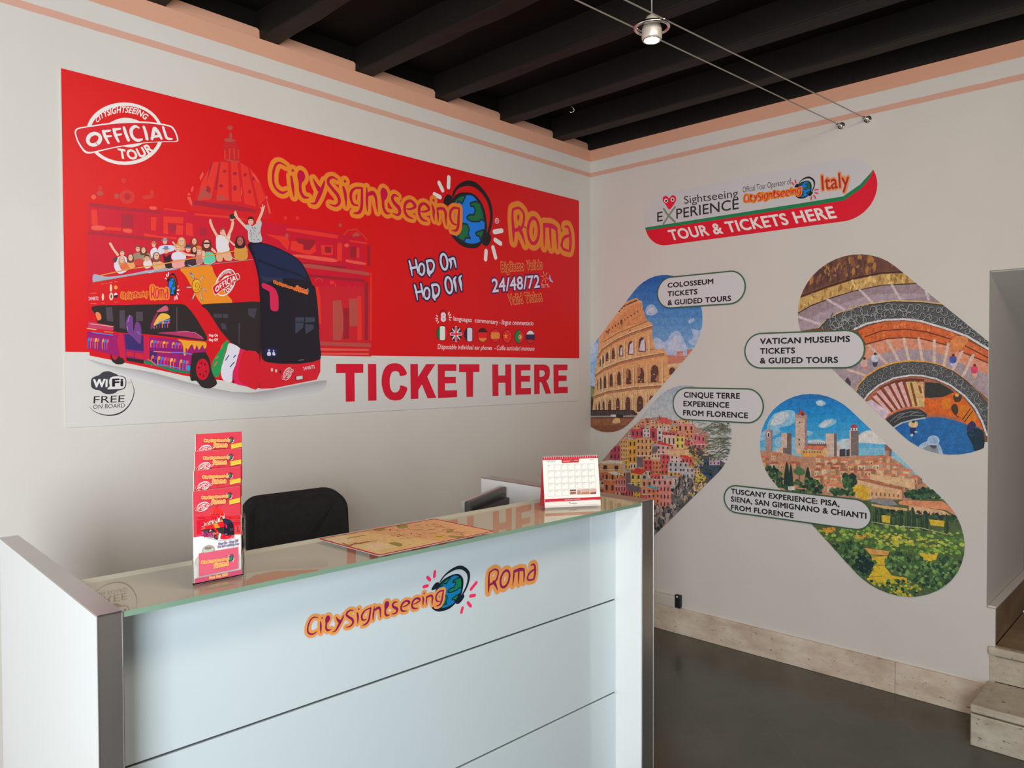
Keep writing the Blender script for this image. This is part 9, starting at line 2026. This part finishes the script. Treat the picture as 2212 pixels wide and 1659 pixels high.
m = MB(); m.box((MWd / 2 - .03, -.055, .01), (MWd / 2 + .03, -.022, .2)); m.build('stand', BPLAST, mon, .006)
m = MB(); m.lathe([(.0, 0), (.11, 0), (.11, .008), (.02, .014)], (MWd / 2, -.02, 0)); m.build('stand_base', BPLAST, mon)

# office chair behind the counter
chc = cpos(.895, .82, 0)
ch = empty('office_chair', chc, CR, 'black fabric office chair behind the counter, only its backrest showing', 'chair')
def rounded(wd, ht, r, k=8):
    return rrect(-wd / 2, wd / 2, 0, ht, r, k)
m = MB(); P_ = rrect(-.218, .218, .66, 1.135, .085, 9); n_ = len(P_)
prev = None
for d, inset in ((-.032, .02), (-.024, .005), (0, 0), (.02, .004), (.03, .018)):
    ring = [m.bm.verts.new((x * (1 - inset / .25), .19 + d + .05 * (x / .22) ** 2 * -1 + .03 * ((z - .66) / .47), .9 + (z - .9) * (1 - inset / .25))) for x, z in P_]
    if prev is None: m.bm.faces.new(ring)
    else:
        for i in range(n_): m.bm.faces.new((prev[i], prev[(i + 1) % n_], ring[(i + 1) % n_], ring[i])).smooth = True
    prev = ring
m.bm.faces.new(prev[::-1]); m.build('backrest', BLACK, ch)
m = MB(); m.box((-.23, -.27, .44), (.23, .19, .52)); m.build('seat', BLACK, ch, .04, 4)
m = MB(); m.tube([(0, .1, .44), (0, .24, .46), (0, .26, .6), (0, .25, .8)], .018, 10); m.build('back_bar', BPLAST, ch)
m = MB(); m.tube([(0, 0, .08), (0, 0, .44)], .026, 14); m.build('gas_lift', BPLAST, ch)
for i in range(5):
    a = 2 * PI * i / 5 + .3; m = MB(); m.tube([(0, 0, .1), (.27 * math.cos(a), .27 * math.sin(a), .065)], [.024, .015], 8); lg_ = m.build('leg', BPLAST, ch)
    m = MB(); m.tube([(.27 * math.cos(a) - .012 * math.sin(a), .27 * math.sin(a) + .012 * math.cos(a), .028), (.27 * math.cos(a) + .012 * math.sin(a), .27 * math.sin(a) - .012 * math.cos(a), .028)], .027, 12); m.build('castor', BPLAST, lg_)

# ------------------------------------------------------------------ cable lighting
def unit(a, b): return (Vector(b) - Vector(a)).normalized()
cables = [((0, -1.6096, 2.8332), (-1.7995, -1.5867, 2.75), 'lower tensioned steel lighting cable, fixed nearer the wall corner'), ((0, -1.7376, 2.8364), (-1.776, -1.6933, 2.75), 'upper tensioned steel lighting cable, fixed farther from the wall corner')]
for a, b, lab in cables:
    a, b = Vector(a), Vector(b); d = (b - a).normalized(); e = empty('lighting_cable', a, 0, lab, 'cable', 'tensioned lighting cables')
    m = MB(); m.tube([d * .05, d * .9, (b - a), d * 6.0], .0026, 8); m.build('wire', STEEL, e)
    m = MB(); m.tube([Vector((-.0005, 0, 0)), Vector((-.006, 0, 0))], [.019, .017], 20); m.build('wall_rosette', CHROME, e)
    m = MB(); m.tube([Vector((-.005, 0, 0)), Vector((-.022, 0, 0)), d * .04], [.006, .007, .005], 10); m.tube([d * .034, d * .058], [.0075, .006], 10); m.build('wall_anchor', CHROME, e)
    m = MB(); m.tube([Vector((-.018, .008 * math.cos(t), .012 * math.sin(t))) for t in [2 * PI * q / 14 for q in range(14)]], .002, 6, closed=True); m.build('anchor_ring', CHROME, e)
LP = Vector((-1.788, -1.640, 2.735))
lp = empty('cable_spotlight', LP, 0, 'small chrome ringed spotlight hung between the two ceiling cables', 'spotlight')
m = MB(); m.lathe([(.031, -.036), (.034, -.03), (.033, .0), (.030, .008), (.0295, .012)], k=32); m.lathe([(.026, .012), (.024, .030), (.017, .042), (.006, .048)], k=28); m.build('housing', mat('satin_steel', (.66, .60, .53), .38, metal=.45, var=.05), lp)
m = MB(); m.tube([(.055 * math.cos(t), .055 * math.sin(t), .006) for t in [2 * PI * q / 40 for q in range(40)]], .0058, 10, closed=True); m.build('ring', CHROME, lp)
m = MB(); m.tube([(0, 0, .046), (0, 0, ZC - LP.z)], .0022, 8); m.build('hanging_rod', ALU2, lp)
m = MB(); m.lathe([(.0245, -.0368), (.023, -.0395), (.012, -.042)], k=24); m.build('bulb', BULB, lp)
m = MB(); m.lathe([(.030, -.0362), (.030, -.038), (.026, -.0385), (.026, -.0362)], k=28); m.build('bulb_rim', CHROME, lp)
for a, b, lab in cables:
    a, b = Vector(a), Vector(b); d = (b - a).normalized(); t = (LP - a).dot(d); q = a + d * t - LP; q2 = q.copy(); q2.z = 0
    m = MB(); s0 = q2.normalized() * .055 + Vector((0, 0, .006))
    m.tube([s0 + d * .018, q + d * .006], .0022, 6); m.tube([s0 - d * .018, q - d * .006], .0022, 6); m.tube([q - d * .012, q + d * .012], .0048, 8)
    m.build('cable_clamp', CHROME, lp)
ld = bpy.data.lights.new('spot_beam', 'SPOT'); ld.energy = 14; ld.color = (1, .82, .58); ld.spot_size = 1.1; ld.spot_blend = .6; ld.shadow_soft_size = .02
lo = bpy.data.objects.new('spot_beam', ld); col.objects.link(lo); lo.location = LP + Vector((0, 0, -.05))
# small hook screwed into a beam
HK = Vector((-.770, -.468, 3.034))
m = MB(); m.tube([(0, 0, .01), (0, 0, -.018), (.006, -.006, -.026), (.010, -.010, -.036), (.006, -.006, -.046), (-.004, .004, -.049), (-.011, .011, -.043)], .0014, 8)
o = m.build('ceiling_hook', CHROME); o.location = HK; tag(o, 'tiny white metal hook screwed into a dark ceiling beam', 'hook')

# ------------------------------------------------------------------ cable trunking with a black end box on the right wall
e = empty('cable_trunking', (0, 0, 0), 0, 'cream plastic cable trunking on the right wall above the skirting, ending in a black box', 'cable trunking')
m = MB(); m.box((-.022, -.652, .1556), (-.0006, -.03, .2235)); m.build('duct', WPLAST, e, .002)
m = MB(); m.box((-.0225, -.652, .212), (-.0215, -.03, .214)); m.build('lid_seam', PAPER, e)
m = MB(); m.box((-.026, -.690, .159), (-.0006, -.652, .236)); bx = m.build('end_box', BPLAST, e, .004); bx['label'] = 'black plastic end box'
m = MB(); m.box((-.0272, -.676, .222), (-.026, -.664, .229)); m.build('indicator', PAPER, bx)
